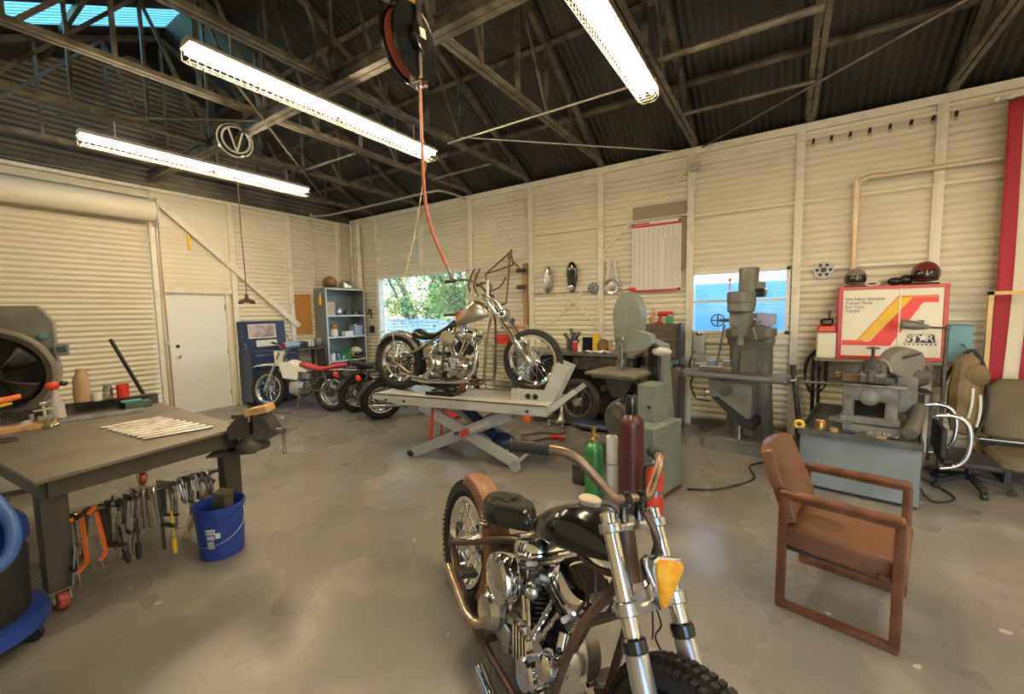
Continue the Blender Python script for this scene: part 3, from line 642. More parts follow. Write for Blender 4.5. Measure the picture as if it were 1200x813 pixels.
# ---------------------------------------------------------------- the black chopper in front
def front_chopper():
    t = thing('motorcycle', 'black tank chopper with rusty handlebars and amber headlight, nearest the camera', 'motorcycle', (6.937, -4.528, 0), rot=(R(-9.22), 0, R(-28.43)))
    wheel(t, (0,0,0.33), 0.33, 0.115, 0.225, 40, tread='saw', drum=0.10, mrim=m_chrome, hubw=0.12)
    fender_mesh((0.0,0,0.335), 0.362, 0.145, R(100), R(-32), 30).build('fender', m_rustf, t, th=0.004)
    f = MB()
    for s in (-1, 1):
        f.tube([(0,s*0.115,0.33),(0.25,s*0.118,0.45),(0.48,s*0.10,0.57),(0.60,s*0.05,0.61)], 0.0155, 10, sm=5)
        f.tube([(0,s*0.115,0.33),(0.22,s*0.125,0.20),(0.42,s*0.13,0.13),(0.92,s*0.13,0.115),(0.99,s*0.132,0.17),(1.035,s*0.13,0.38),(1.085,s*0.105,0.57),(1.125,s*0.035,0.70),(1.14,s*0.015,0.79)], 0.0165, 10, sm=6)
        f.box((0.0,s*0.115,0.33), (0.10,0.012,0.07), bev=0.01)
    f.tube([(0.55,0,0.13),(0.56,0,0.38),(0.58,0,0.62)], 0.0165, 10, sm=4); f.tube([(0.57,0,0.60),(0.78,0,0.73),(1.12,0,0.87)], 0.019, 10, sm=4)
    f.tube([(0.82,0,0.74),(0.98,0,0.70),(1.13,0,0.745)], 0.013, 8, sm=4); f.cyl((1.085,-0.105,0.575), (1.085,0.105,0.575), 0.012)
    f.cyl((1.165,0,0.745), (1.108,0,0.90), 0.034, n=18); f.cyl((0.50,-0.11,0.13), (0.50,0.11,0.13), 0.014); f.box((0.84,0,0.125), (0.10,0.26,0.012))
    f.build('frame', m_frame, t)
    vtwin(t, (0.815,0,0.272), 1.12, fin=m_dsteel)
    tk = tank_mesh(0.645, 1.115, 0.695, 0.86, 0.30, tail=0.82, nose=0.85, dz1=0.085).build('fuel_tank', m_black, t)
    mb = MB(); mb.lathe([(0.03,-0.02),(0.04,-0.005),(0.042,0.012),(0.036,0.018),(0.01,0.02)], (0.93,0,0.91), (0,0,1), 24); mb.build('fuel_cap', m_ivory, tk)
    st = seat_solo(t, (0.0,0,0.0), 0.37, 0.25, 0.095, m_leather); st.location = (0.385,0,0.615); st.rotation_euler = (0, R(-6), 0)
    mb = MB()
    for s in (-1, 1):
        mb = MB(); mb.helix((0.27,s*0.07,0.535), (0.27,s*0.07,0.625), 0.022, 5, 0.005); mb.build('seat_spring', m_chrome, t)
    mb = MB(); mb.bar((0.52,-0.03,0.60), (0.60,-0.03,0.615), 0.03, 0.02); mb.cyl((0.58,-0.06,0.625), (0.58,0.06,0.625), 0.012); mb.build('seat_bracket', m_steel, t)
    # front end
    A = lambda z: 1.149+(1.481-1.149)*(0.92-z)/(0.92-0.33)
    dx = V((A(0.3)-A(0.9), 0, -0.6)).normalized()
    for zc, hh in ((0.92,0.03),(0.732,0.038)):
        mb = MB()
        for s in (-1, 1): mb.lathe([(0.030,-hh/2),(0.036,-hh/2+0.004),(0.036,hh/2-0.004),(0.030,hh/2)], (A(zc),s*0.10,zc), tuple(-dx), 20)
        mb.bar((A(zc)-0.01,-0.10,zc), (A(zc)-0.01,0.10,zc), hh*0.9, 0.05 if zc > 0.8 else 0.06, up=(1,0,0), bev=0.006)
        mb.build('triple_clamp', m_alu, t)
    for s in (-1, 1):
        mb = MB(); mb.cyl((A(0.952),s*0.10,0.952), (A(0.50),s*0.10,0.50), 0.0245, n=20); mb.lathe([(0.026,0),(0.026,0.006),(0.015,0.012),(0.006,0.013)], (A(0.952),s*0.10,0.952), tuple(-dx), 16); fk = mb.build('fork_leg', m_chrome, t)
        mb = MB(); mb.lathe([(0.031,0),(0.036,0.006),(0.036,0.034),(0.030,0.040)], (A(0.672),s*0.10,0.672), tuple(dx), 20); mb.build('dust_seal', m_black, fk)
        mb = MB(); mb.lathe([(0.030,0.036),(0.033,0.045),(0.034,0.35),(0.030,0.385)], (A(0.672),s*0.10,0.672), tuple(dx), 20); mb.box((A(0.34),s*0.095,0.33), (0.05,0.045,0.06), bev=0.01); mb.build('fork_slider', mat('satin grey fork', (0.55,0.56,0.57), 0.32, 0.75) if s < 0 else bpy.data.materials['satin grey fork'], fk)
    mb = MB(); mb.cyl((1.481,-0.13,0.33), (1.481,0.13,0.33), 0.010); mb.build('axle', m_steel, t)
    wheel(t, (1.481,0,0.33), 0.325, 0.105, 0.235, 40, tread='knob', hubw=0.11, mrim=m_alu, disc=0.0)
    # handlebar on risers
    mb = MB(); zc = 1.0; xc = 1.13
    mb.tube([(xc,0,zc),(xc,-0.05,zc),(xc-0.005,-0.085,zc+0.012),(xc-0.06,-0.165,zc+0.095),(xc-0.095,-0.205,zc+0.122),(xc-0.135,-0.25,zc+0.126),(xc-0.21,-0.345,zc+0.118)], 0.0155, 12, sm=6)
    mb.tube([(xc,0,zc),(xc,0.05,zc),(xc-0.005,0.085,zc+0.012),(xc-0.03,0.14,zc+0.085),(xc-0.055,0.17,zc+0.108),(xc-0.09,0.20,zc+0.110),(xc-0.18,0.275,zc+0.098)], 0.0155, 12, sm=6)
    hb = mb.build('handlebar', m_brown, t)
    for s in (-1, 1):
        mb = MB(); a, b = (V((xc-0.138,-0.254,zc+0.126)), V((xc-0.215,-0.352,zc+0.118))) if s < 0 else (V((xc-0.093,0.203,zc+0.110)), V((xc-0.185,0.28,zc+0.098))); pr = []
        L = (b-a).length
        for i in range(15): pr += [(0.0195,L*i/15),(0.0212,L*(i+0.3)/15),(0.0212,L*(i+0.7)/15)]
        pr += [(0.0235,L),(0.0235,L+0.006),(0.01,L+0.010)]; mb.lathe(pr, a, b-a, 16); mb.build('grip', m_blackm, hb)
    mb = MB()
    for s in (-1, 1):
        mb.tube([(1.14,s*0.032,0.925),(1.132,s*0.034,0.96),(xc,s*0.032,zc-0.01)], 0.015, 10, sm=3); mb.lathe([(0.018,-0.014),(0.024,-0.010),(0.024,0.010),(0.018,0.014)], (xc,s*0.032,zc), (0,1,0), 16)
        mb.cyl((xc+0.018,s*0.032,zc-0.02), (xc+0.018,s*0.032,zc+0.026), 0.005, n=8)
    mb.build('riser', m_black, t)
    mb = MB(); mb.tube([(1.17,0.02,0.97),(1.21,0.045,0.90),(1.21,0.04,0.82),(1.24,0.03,0.74)], 0.012, 8, sm=5); mb.build('cable', m_frame, t)
    # triangular headlight
    hl = thing('headlight', None, None, (1.300,-0.035,0.838)); hl.scale = (0.86,0.86,0.86); hl.rotation_euler = (R(-9), 0, 0); hl.parent = t
    tri = [(-0.066,0.058),(-0.050,0.070),(0.050,0.070),(0.066,0.058),(0.062,0.030),(0.016,-0.078),(0.0,-0.088),(-0.016,-0.078),(-0.062,0.030)]
    mb = MB(); rs = []
    for x, sc, dz in ((-0.075,0.18,0.0),(-0.062,0.55,0.0),(-0.035,0.84,0.0),(-0.005,0.98,0.0),(0.020,1.06,0.0),(0.030,1.06,0.0),(0.032,0.98,0.0)): rs.append([(x, p[0]*sc, p[1]*sc+dz) for p in tri])
    mb.rings(rs); mb.build('headlight_shell', m_chrome, hl, rot=(0,R(-6),R(-4)))
    m_amb = mat('amber lens', (0.85, 0.33, 0.01), 0.12, col2=(0.95, 0.52, 0.03), ns=22, coat=0.6, bump=0.5, bs=50)
    mb = MB(); mb.rings([[(x, p[0]*sc, p[1]*sc) for p in tri] for x, sc in ((0.030,0.96),(0.040,0.90),(0.047,0.6),(0.049,0.2))]); mb.build('lens', m_amb, hl, rot=(0,R(-6),R(-4)))
    mb = MB(); mb.cyl((1.262,-0.10,0.735), (1.262,0.10,0.735), 0.012); mb.bar((1.25,0,0.725), (1.295,0,0.755), 0.04, 0.02); mb.build('headlight_mount', m_chrome, t)
    mb = MB(); mb.tube([(1.25,0.02,0.72),(1.275,0.03,0.67),(1.265,0.022,0.63),(1.285,0.03,0.60)], 0.003, 5, sm=4); mb.tube([(1.25,0.01,0.72),(1.26,0.015,0.65),(1.25,0.03,0.61)], 0.003, 5, sm=4); mb.build('loose_wires', m_black, t)
    # exhaust pipes and small parts
    mb = MB(); mb.tube([(0.58,-0.09,0.42),(0.55,-0.12,0.30),(0.50,-0.15,0.21),(0.42,-0.175,0.19),(0.30,-0.175,0.215),(0.18,-0.172,0.245),(0.11,-0.17,0.262)], [0.02,0.02,0.021,0.022,0.022,0.024,0.026], 14, sm=6); mb.build('exhaust_pipe', mat('heat browned chrome', (0.55, 0.38, 0.24), 0.25, 0.9, col2=(0.72, 0.62, 0.48), ns=5), t)
    mb = MB(); mb.tube([(0.95,-0.06,0.45),(0.97,-0.09,0.36),(0.965,-0.10,0.22),(0.90,-0.19,0.115),(0.78,-0.205,0.095),(0.62,-0.20,0.11)], [0.021,0.021,0.021,0.022,0.023,0.024], 14, sm=6); mb.build('exhaust_pipe', m_chrome, t)
    mb = MB(); mb.bar((0.35,-0.13,0.36), (0.35,-0.22,0.36), 0.07, 0.022, up=(0,0,1), bev=0.008); mb.build('foot_peg', m_blackm, t); mb = MB(); mb.bar((0.90,-0.15,0.17), (0.90,-0.27,0.17), 0.075, 0.03, bev=0.01); mb.cyl((0.90,-0.13,0.17), (0.90,-0.20,0.17), 0.012); mb.build('foot_peg', m_blackm, t)
    mb = MB(); mb.bar((0.90,0.15,0.17), (0.90,0.27,0.17), 0.075, 0.03, bev=0.01); mb.cyl((0.90,0.13,0.17), (0.90,0.20,0.17), 0.012); mb.bar((0.93,0.14,0.17), (1.02,0.22,0.22), 0.02); mb.box((1.03,0.22,0.225), (0.03,0.07,0.03), bev=0.006); mb.build('foot_control', m_dsteel, t)
    mb = MB(); mb.box((0.41,0.0,0.45), (0.11,0.16,0.15), bev=0.02, seg=2); mb.build('oil_tank', m_frame, t)
    mb = MB(); mb.tube([(0.62,0.14,0.13),(0.60,0.21,0.07),(0.575,0.262,0.02)], 0.011, 8); mb.box((0.57,0.272,0.003), (0.07,0.03,0.012), rot=(R(8.57),0,0)); mb.build('side_stand', m_frame, t)
    return t
front_chopper()
# ---------------------------------------------------------------- scissor lift table with the silver chopper on it
LA = R(9.5)
def lift():
    t = thing('motorcycle_lift', 'grey scissor lift table raised under the silver chopper', 'lift', (4.44, -3.13, 0), LA)
    # local: x along the deck, y across (away from the camera), front edge y = 0
    Lx, Wy, zt = 2.12, 0.64, 0.70
    mb = MB(); mb.prism([(0.0,zt-0.012),(0.03,zt),(Lx,zt),(Lx,zt-0.10),(0.32,zt-0.10),(0.0,zt-0.055)], (0,0,0), (1,0,0), (0,0,1), (0,0.03,0)); mb.prism([(0.0,zt-0.012),(0.03,zt),(Lx,zt),(Lx,zt-0.10),(0.32,zt-0.10),(0.0,zt-0.055)], (0,Wy-0.03,0), (1,0,0), (0,0,1), (0,0.03,0))
    mb.box((Lx/2+0.01, Wy/2, zt-0.006), (Lx-0.03, Wy, 0.012)); mb.box((0.012, Wy/2, zt-0.034), (0.024, Wy-0.04, 0.04)); mb.box((Lx-0.01, Wy/2, zt-0.05), (0.02, Wy-0.04, 0.09))
    dk = mb.build('deck', m_lift, t)
    for x in (0.20, 0.45, 1.92):
        mb = MB(); mb.cyl((x, -0.012, zt-0.06), (x, 0.01, zt-0.06), 0.014, n=10); mb.build('bolt', m_black, dk)
    piv = (1.20, 0.34)
    for y, a, b in ((0.04, (0.50,0.04), (1.72,0.585)), (Wy-0.10, (0.50,0.04), (1.72,0.585))):
        mb = MB(); mb.bar((a[0], y+0.02, a[1]), (b[0], y+0.02, b[1]), 0.04, 0.115, up=(0,0,1), bev=0.004); ar = mb.build('scissor_arm', m_liftd, t)
    mb = MB()
    for y in (0.10, Wy-0.16): mb.bar((1.74, y+0.02, 0.06), (0.58, y+0.02, 0.585), 0.045, 0.12, up=(0,0,1), bev=0.004)
    mb.box((1.35, Wy/2, 0.24), (0.62, Wy-0.28, 0.02), rot=(0, R(24.4), 0)); mb.cyl((1.74,0.06,0.06), (1.74,Wy-0.06,0.06), 0.02)
    mb.build('scissor_arm', m_grey, t)
    for y in (0.03, Wy-0.07):
        mb = MB(); mb.lathe([(0.02,-0.02),(0.055,-0.02),(0.055,0.02),(0.02,0.02)], (1.76,y+0.01,0.055), (0,1,0), 20); mb.lathe([(0.022,-0.024),(0.022,0.024)], (1.76,y+0.01,0.055), (0,1,0), 12); mb.build('roller', m_liftd, t)
    mb = MB(); mb.cyl((piv[0]-0.10, -0.0, 0.335), (piv[0]-0.10, Wy, 0.335), 0.018); mb.build('pivot_pin', m_dsteel, t)
    mb = MB(); mb.cyl((0.47,0.04,0.035), (0.47,Wy-0.04,0.035), 0.035, n=14); mb.box((0.48,Wy/2,0.04), (0.08,Wy-0.05,0.03)); mb.build('foot_bar', m_blackm, t)
    mb = MB(); mb.box((1.20, 0.016, 0.353), (0.10,0.004,0.06), rot=(0,R(-24.1),0)); mb.build('red_sticker', m_red, t)
    mb = MB(); mb.box((1.38, 0.016, 0.434), (0.26,0.004,0.05), rot=(0,R(-24.1),0)); mb.build('white_sticker', m_grey, t)
    mb = MB(); mb.cyl((0.70,0.10,0.10), (0.77,0.10,0.60), 0.016); mb.cyl((0.76,0.22,0.12), (0.82,0.22,0.60), 0.012); mb.build('safety_strut', m_redb, t)
    mb = MB(); mb.cyl((1.0,0.32,0.58), (1.45,0.32,0.22), 0.055, n=14); mb.sph((1.50,0.32,0.20), (0.14,0.13,0.10), 14, 8); mb.build('air_bag', m_blued, t)
    # wheel chock at the right hand end
    mb = MB()
    for y in (Wy/2-0.115, Wy/2+0.095): mb.prism([(1.66,zt),(2.12,zt),(2.29,zt+0.35),(2.16,zt+0.40),(2.02,zt+0.115),(1.66,zt+0.115)], (0,y,0), (1,0,0), (0,0,1), (0,0.02,0))
    mb.bar((2.10,Wy/2-0.10,zt+0.06), (2.10,Wy/2+0.10,zt+0.06), 0.02, 0.10); mb.bar((2.16,Wy/2-0.10,zt+0.30), (2.16,Wy/2+0.10,zt+0.30), 0.02, 0.12)
    ck = mb.build('wheel_chock', m_lift, t)
    for q, x in enumerate((1.85, 1.93)):
        mb = MB(); mb.lathe([(0.01,0),(0.03,0),(0.03,0.012),(0.01,0.014)], (x,Wy/2-0.115,zt+0.045), (0,-1,0), 16); mb.build('chock_knob', m_blackm, ck)
    for yy in (0.10, 0.50): mb = MB(); mb.bar((2.12,yy,zt-0.05), (2.36,yy,zt+0.14), 0.05, 0.05); mb.build('end_stop', m_grey, t)
    return t
lift()
def silver_chopper():
    t = thing('motorcycle', 'bare metal silver chopper standing on the raised lift table', 'motorcycle', (4.54, -2.78, 0.70), LA)
    zr, zf, wb = 0.345, 0.40, 1.70
    wheel(t, (0,0,zr), 0.345, 0.12, 0.235, 40, tread='saw', drum=0.09, hubw=0.12)
    fender_mesh((0,0,zr), 0.365, 0.15, R(150), R(25), 24).build('fender', m_alu, t, th=0.004)
    f = MB()
    for s in (-1, 1):
        f.tube([(0,s*0.11,zr),(0.35,s*0.10,0.50),(0.60,s*0.07,0.64),(0.72,s*0.03,0.70)], 0.015, 10, sm=4)
        f.tube([(0,s*0.11,zr),(0.30,s*0.12,0.18),(0.45,s*0.13,0.14),(1.10,s*0.13,0.14),(1.19,s*0.13,0.20),(1.22,s*0.12,0.50),(1.24,s*0.08,0.75),(1.26,s*0.02,0.90)], 0.015, 10, sm=5); f.box((0,s*0.11,zr), (0.09,0.012,0.07), bev=0.01)
    f.tube([(0.58,0,0.15),(0.60,0,0.42),(0.68,0,0.70)], 0.015, 8, sm=3); f.tube([(0.68,0,0.70),(0.95,0,0.86),(1.25,0,0.99)], 0.018, 10, sm=3); f.cyl((1.29,0,0.86), (1.24,0,1.01), 0.034, n=16)
    f.build('frame', mat('raw frame steel', (0.30, 0.25, 0.19), 0.4, 0.85, col2=(0.22, 0.17, 0.12), ns=9), t)
    vtwin(t, (0.86,0,0.33), 1.12, fin=m_iron, airlat=0.16, round_air=False)
    tk = tank_mesh(0.78, 1.20, 0.80, 1.03, 0.24, tail=0.35, nose=0.78, dz0=-0.06, dz1=0.06).build('fuel_tank', mat('brushed bare tank', (0.62,0.58,0.50), 0.3, 1.0, col2=(0.45,0.40,0.33), ns=5), t)
    mb = MB(); mb.lathe([(0.03,-0.01),(0.032,0.012),(0.01,0.016)], (1.05,0,1.09), (-0.3,0,1), 16); mb.build('fuel_cap', m_chrome, tk)
    mb = MB()
    for i in range(1): mb.sheet(lambda u, v: V((lerp(0.28,0.78,u), (v-0.5)*lerp(0.24,0.12,u), 0.585+0.19*u*u+0.10*(1-u)**4+0.03*math.sin(PI*v))), 20, 8)
    mb.build('seat', m_leather, t, th=0.05)
    k = lambda z: lerp(1.22, 1.70, (1.05-z)/(1.05-zf)); dx = V((k(0.4)-k(1.0),0,-0.6)).normalized()
    mb = MB()
    for zc in (1.045, 0.86): mb.bar((k(zc),-0.12,zc), (k(zc),0.12,zc), 0.035, 0.065, up=(1,0,0), bev=0.008)
    mb.cyl((k(1.05)-0.02,0,1.07), (k(0.86)-0.02,0,0.84), 0.024); mb.build('triple_clamp', m_chrome, t)
    for s in (-1, 1):
        mb = MB(); mb.cyl((k(1.09),s*0.105,1.09), (k(0.60),s*0.105,0.60), 0.021, n=16); fk = mb.build('fork_leg', m_chrome, t)
        mb = MB(); mb.lathe([(0.026,0),(0.032,0.01),(0.033,0.30),(0.028,0.33)], (k(0.66),s*0.105,0.66), tuple(dx), 18); mb.box((k(zf),s*0.10,zf), (0.05,0.045,0.06), bev=0.01); mb.build('fork_slider', m_alu, fk)
    wheel(t, (wb,0,zf), 0.325, 0.085, 0.255, 40, tread='saw', hubw=0.11, disc=0.0)
    mb = MB(); mb.cyl((wb,-0.13,zf), (wb,0.13,zf), 0.010); mb.cyl((0,-0.14,zr), (0,0.14,zr), 0.011); mb.build('axle', m_steel, t)
    mb = MB()
    for s in (-1, 1): mb.tube([(1.20,0,1.13),(1.20,s*0.06,1.13),(1.17,s*0.13,1.19),(1.10,s*0.21,1.235),(1.00,s*0.27,1.24),(0.90,s*0.33,1.225)], 0.0125, 10, sm=5)
    for s in (-1, 1): mb.tube([(1.21,s*0.035,1.06),(1.20,s*0.035,1.14)], 0.016, 8)
    hb = mb.build('handlebar', m_dsteel, t)
    for s in (-1, 1):
        mb = MB(); mb.cyl((0.98,s*0.282,1.238), (0.88,s*0.345,1.222), 0.018, n=12, bev=0.003); mb.build('grip', m_blackm, hb)
    mb = MB(); mb.cyl((1.24,-0.09,1.07), (1.245,-0.09,1.24), 0.014); mb.build('mirror_stem', m_white, hb)
    hl = thing('headlight', None, None, (1.42,0,0.87)); hl.parent = t
    mb = MB(); mb.lathe([(0.02,-0.10),(0.05,-0.085),(0.068,-0.04),(0.072,0.0),(0.066,0.006)], (0,0,0), (1,0,-0.1), 22); mb.build('headlight_shell', m_chrome, hl)
    mb = MB(); mb.lathe([(0.066,0.002),(0.05,0.016),(0.02,0.022)], (0,0,0), (1,0,-0.1), 22); mb.build('lens', glass('clear lens', (0.85,0.87,0.88), 0.3), hl)
    for (pts, nm) in (([(0.60,-0.10,0.56),(0.56,-0.17,0.48),(0.60,-0.185,0.33),(0.45,-0.18,0.20),(0.25,-0.175,0.22),(0.12,-0.17,0.25)], 0), ([(1.06,-0.10,0.62),(1.13,-0.16,0.48),(1.08,-0.18,0.25),(0.92,-0.19,0.17),(0.60,-0.19,0.15),(0.30,-0.18,0.17)], 1)):
        mb = MB(); mb.tube(pts, 0.021, 12, sm=5); mb.build('exhaust_pipe', m_chrome, t)
    mb = MB(); mb.lathe([(0.02,0),(0.085,0.005),(0.09,0.02),(0.085,0.05),(0.03,0.055)], (0.80,-0.17,0.63), (0,-1,0), 26); mb.build('air_cleaner', m_chrome, t)
    mb = MB(); mb.box((0.45,0,0.47), (0.13,0.17,0.20), bev=0.03, seg=2); mb.build('oil_tank', m_alu, t)
    mb = MB(); mb.bar((0.46,-0.12,0.40), (0.46,-0.20,0.40), 0.06, 0.02); mb.build('foot_peg', m_blackm, t); mb = MB(); mb.bar((1.12,-0.14,0.19), (1.12,-0.26,0.19), 0.07, 0.025); mb.build('foot_peg', m_blackm, t)
    mb = MB(); mb.tube([(-0.28,-0.10,0.62),(-0.16,-0.115,0.70),(0,-0.115,0.72)], 0.006, 6, sm=3); mb.tube([(0,-0.12,zr),(0.02,-0.11,0.50),(-0.02,-0.10,0.70)], 0.006, 6, sm=3); mb.build('fender_stay', m_chrome, t)
    return t
silver_chopper()
# flat black jack under the silver chopper's engine, and a thin steel rack beside it
def LP(x, y, z): return (4.44+x*math.cos(LA)-y*math.sin(LA), -3.13+x*math.sin(LA)+y*math.cos(LA), z)
t = thing('frame_jack', 'flat black jack block under the engine of the silver chopper', 'jack', LP(0.84,0.20,0.702), LA)
mb = MB(); mb.box((0,0.05,0.022), (0.36,0.30,0.044), bev=0.008); mb.build('base', m_black, t)
mb = MB(); mb.box((0,0.05,0.105), (0.32,0.24,0.028), bev=0.006); mb.build('top_plate', m_black, t)
mb = MB()
for s in (-1, 1): mb.bar((-0.13,0.05+s*0.10,0.04), (0.13,0.05+s*0.10,0.095), 0.03, 0.012); mb.bar((-0.13,0.05+s*0.085,0.095), (0.13,0.05+s*0.085,0.04), 0.03, 0.012)
mb.cyl((-0.13,-0.05,0.045),(-0.13,0.15,0.045),0.008); mb.cyl((0.13,-0.05,0.045),(0.13,0.15,0.045),0.008); mb.build('scissor_links', m_dsteel, t)
# hold-down cord from roof to the rear wheel of the silver chopper
mb = MB(); mb.tube([(4.40,-2.74,1.45),(4.34,-2.55,1.9),(4.25,-2.2,2.6),(4.25,-1.9,3.74)], 0.006, 6, sm=4); tag(mb.build('tie_rope', mat('tan rope', (0.48,0.38,0.22), 0.8)), 'tan rope running up from the rear fender of the silver chopper', 'rope')
# dirt bike
def dirt_bike():
    a = math.atan2(-0.50, -1.33)   # heading of the front wheel from the rear wheel
    t = thing('motorcycle', 'white dirt bike with red seat in front of the open toolbox', 'motorcycle', (2.05,-2.06,0.0), a+0.05, rot=None)
    t.rotation_euler = (R(7), 0, a)
    wheel(t, (0,0,0.32), 0.32, 0.12, 0.21, 36, tread='knob', hubw=0.11, drum=0.08, mrim=m_alu)
    wheel(t, (1.28,0,0.34), 0.34, 0.09, 0.25, 36, tread='knob', hubw=0.09, mrim=m_alu)
    f = MB(); f.tube([(1.0,0,0.92),(0.75,0,0.72),(0.42,0,0.64),(-0.15,0,0.70)], 0.018, 8, sm=4); f.tube([(1.0,0,0.88),(0.92,0,0.55),(0.80,0,0.28),(0.50,0,0.26),(0.42,0,0.40),(0.45,0,0.64)], 0.018, 8, sm=4)
    for s in (-1, 1): f.tube([(0.46,s*0.10,0.36),(0,s*0.10,0.32)], 0.02, 8); f.tube([(0.42,s*0.08,0.46),(-0.12,s*0.10,0.68)], 0.012, 8); f.cyl((-0.0,s*0.12,0.36),(0.12,s*0.13,0.65),0.024)
    f.build('frame', m_dsteel, t)
    mb = MB(); mb.box((0.66,0,0.38), (0.30,0.20,0.22), bev=0.05, seg=2); mb.lathe([(0.09,0),(0.10,0.01),(0.10,0.05),(0.07,0.065)], (0.62,-0.09,0.36), (0,-1,0), 20); mb.lathe([(0.09,0),(0.10,0.01),(0.10,0.05),(0.07,0.065)], (0.62,0.09,0.36), (0,1,0), 20)
    en = mb.build('engine', m_alu, t); mb = MB()
    for i in range(8): mb.box((0.74+0.008*i,0,0.50+0.017*i), (0.15,0.15,0.007), bev=0.002)
    mb.build('cylinder', m_alu, en)
    mb = MB(); mb.sheet(lambda u, v: V((lerp(-0.18,0.62,u), (v-0.5)*lerp(0.2,0.17,u), 0.73+0.035*math.cos(PI*2*u)+0.02*math.sin(PI*v))), 18, 6); mb.build('seat', mat('red seat vinyl', (0.62,0.06,0.07), 0.4), t, th=0.06)
    tank_mesh(0.52, 0.96, 0.64, 0.87, 0.26, tail=0.6, nose=0.9).build('fuel_tank', m_white, t)
    for s in (-1, 1):
        mb = MB(); mb.prism([(0.60,0.52),(0.88,0.54),(0.98,0.80),(0.78,0.82),(0.58,0.68)], (0,s*0.14,0), (1,0,0), (0,0,1), (0,s*0.012,0)); mb.build('side_shroud', m_white, t)
    mb = MB(); mb.sheet(lambda u, v: V((lerp(0.98,1.58,u), (v-0.5)*lerp(0.17,0.11,abs(u-0.4)*1.5), 0.74+0.03*u-0.14*max(0,u-0.45)**1.5+0.03*math.sin(PI*v))), 14, 6); mb.build('fender', m_white, t, th=0.006)
    mb = MB(); mb.sheet(lambda u, v: V((lerp(0.05,-0.50,u), (v-0.5)*lerp(0.17,0.13,u), 0.68+0.05*u-0.05*u*u+0.03*math.sin(PI*v))), 12, 6); mb.build('fender', m_white, t, th=0.006)
    mb = MB(); mb.prism([(1.06,0.74),(1.11,1.00),(1.095,1.01),(1.04,0.75)], (0,-0.12,0), (1,0,0), (0,0,1), (0,0.24,0)); mb.build('number_plate', m_ivory, t)
    for s in (-1, 1):
        mb = MB(); mb.cyl((1.03,s*0.085,0.98), (1.28,s*0.075,0.34), 0.021); mb.cyl((1.15,s*0.08,0.66), (1.29,s*0.08,0.31), 0.030); mb.build('fork_leg', m_alu, t)
        mb = MB(); mb.tube([(0.99,0,1.02),(0.98,s*0.08,1.03),(0.96,s*0.16,1.10),(0.90,s*0.36,1.13)], 0.012, 8, sm=4); hb = mb.build('handlebar', m_steel, t)
        mb = MB(); mb.cyl((0.915,s*0.28,1.122),(0.89,s*0.40,1.135),0.017); mb.build('grip', m_blackm, hb)
    mb = MB(); mb.tube([(0.78,-0.06,0.50),(0.90,-0.12,0.40),(0.70,-0.15,0.22),(0.45,-0.14,0.45),(0.1,-0.13,0.66),(-0.3,-0.13,0.74)], [0.022,0.03,0.04,0.04,0.035,0.03], 12, sm=4); mb.build('exhaust_pipe', m_steel, t)
    mb = MB(); mb.tube([(0.55,0.14,0.26),(0.50,0.24,0.02)], 0.011, 8); mb.build('side_stand', m_dsteel, t)
    return t
dirt_bike()
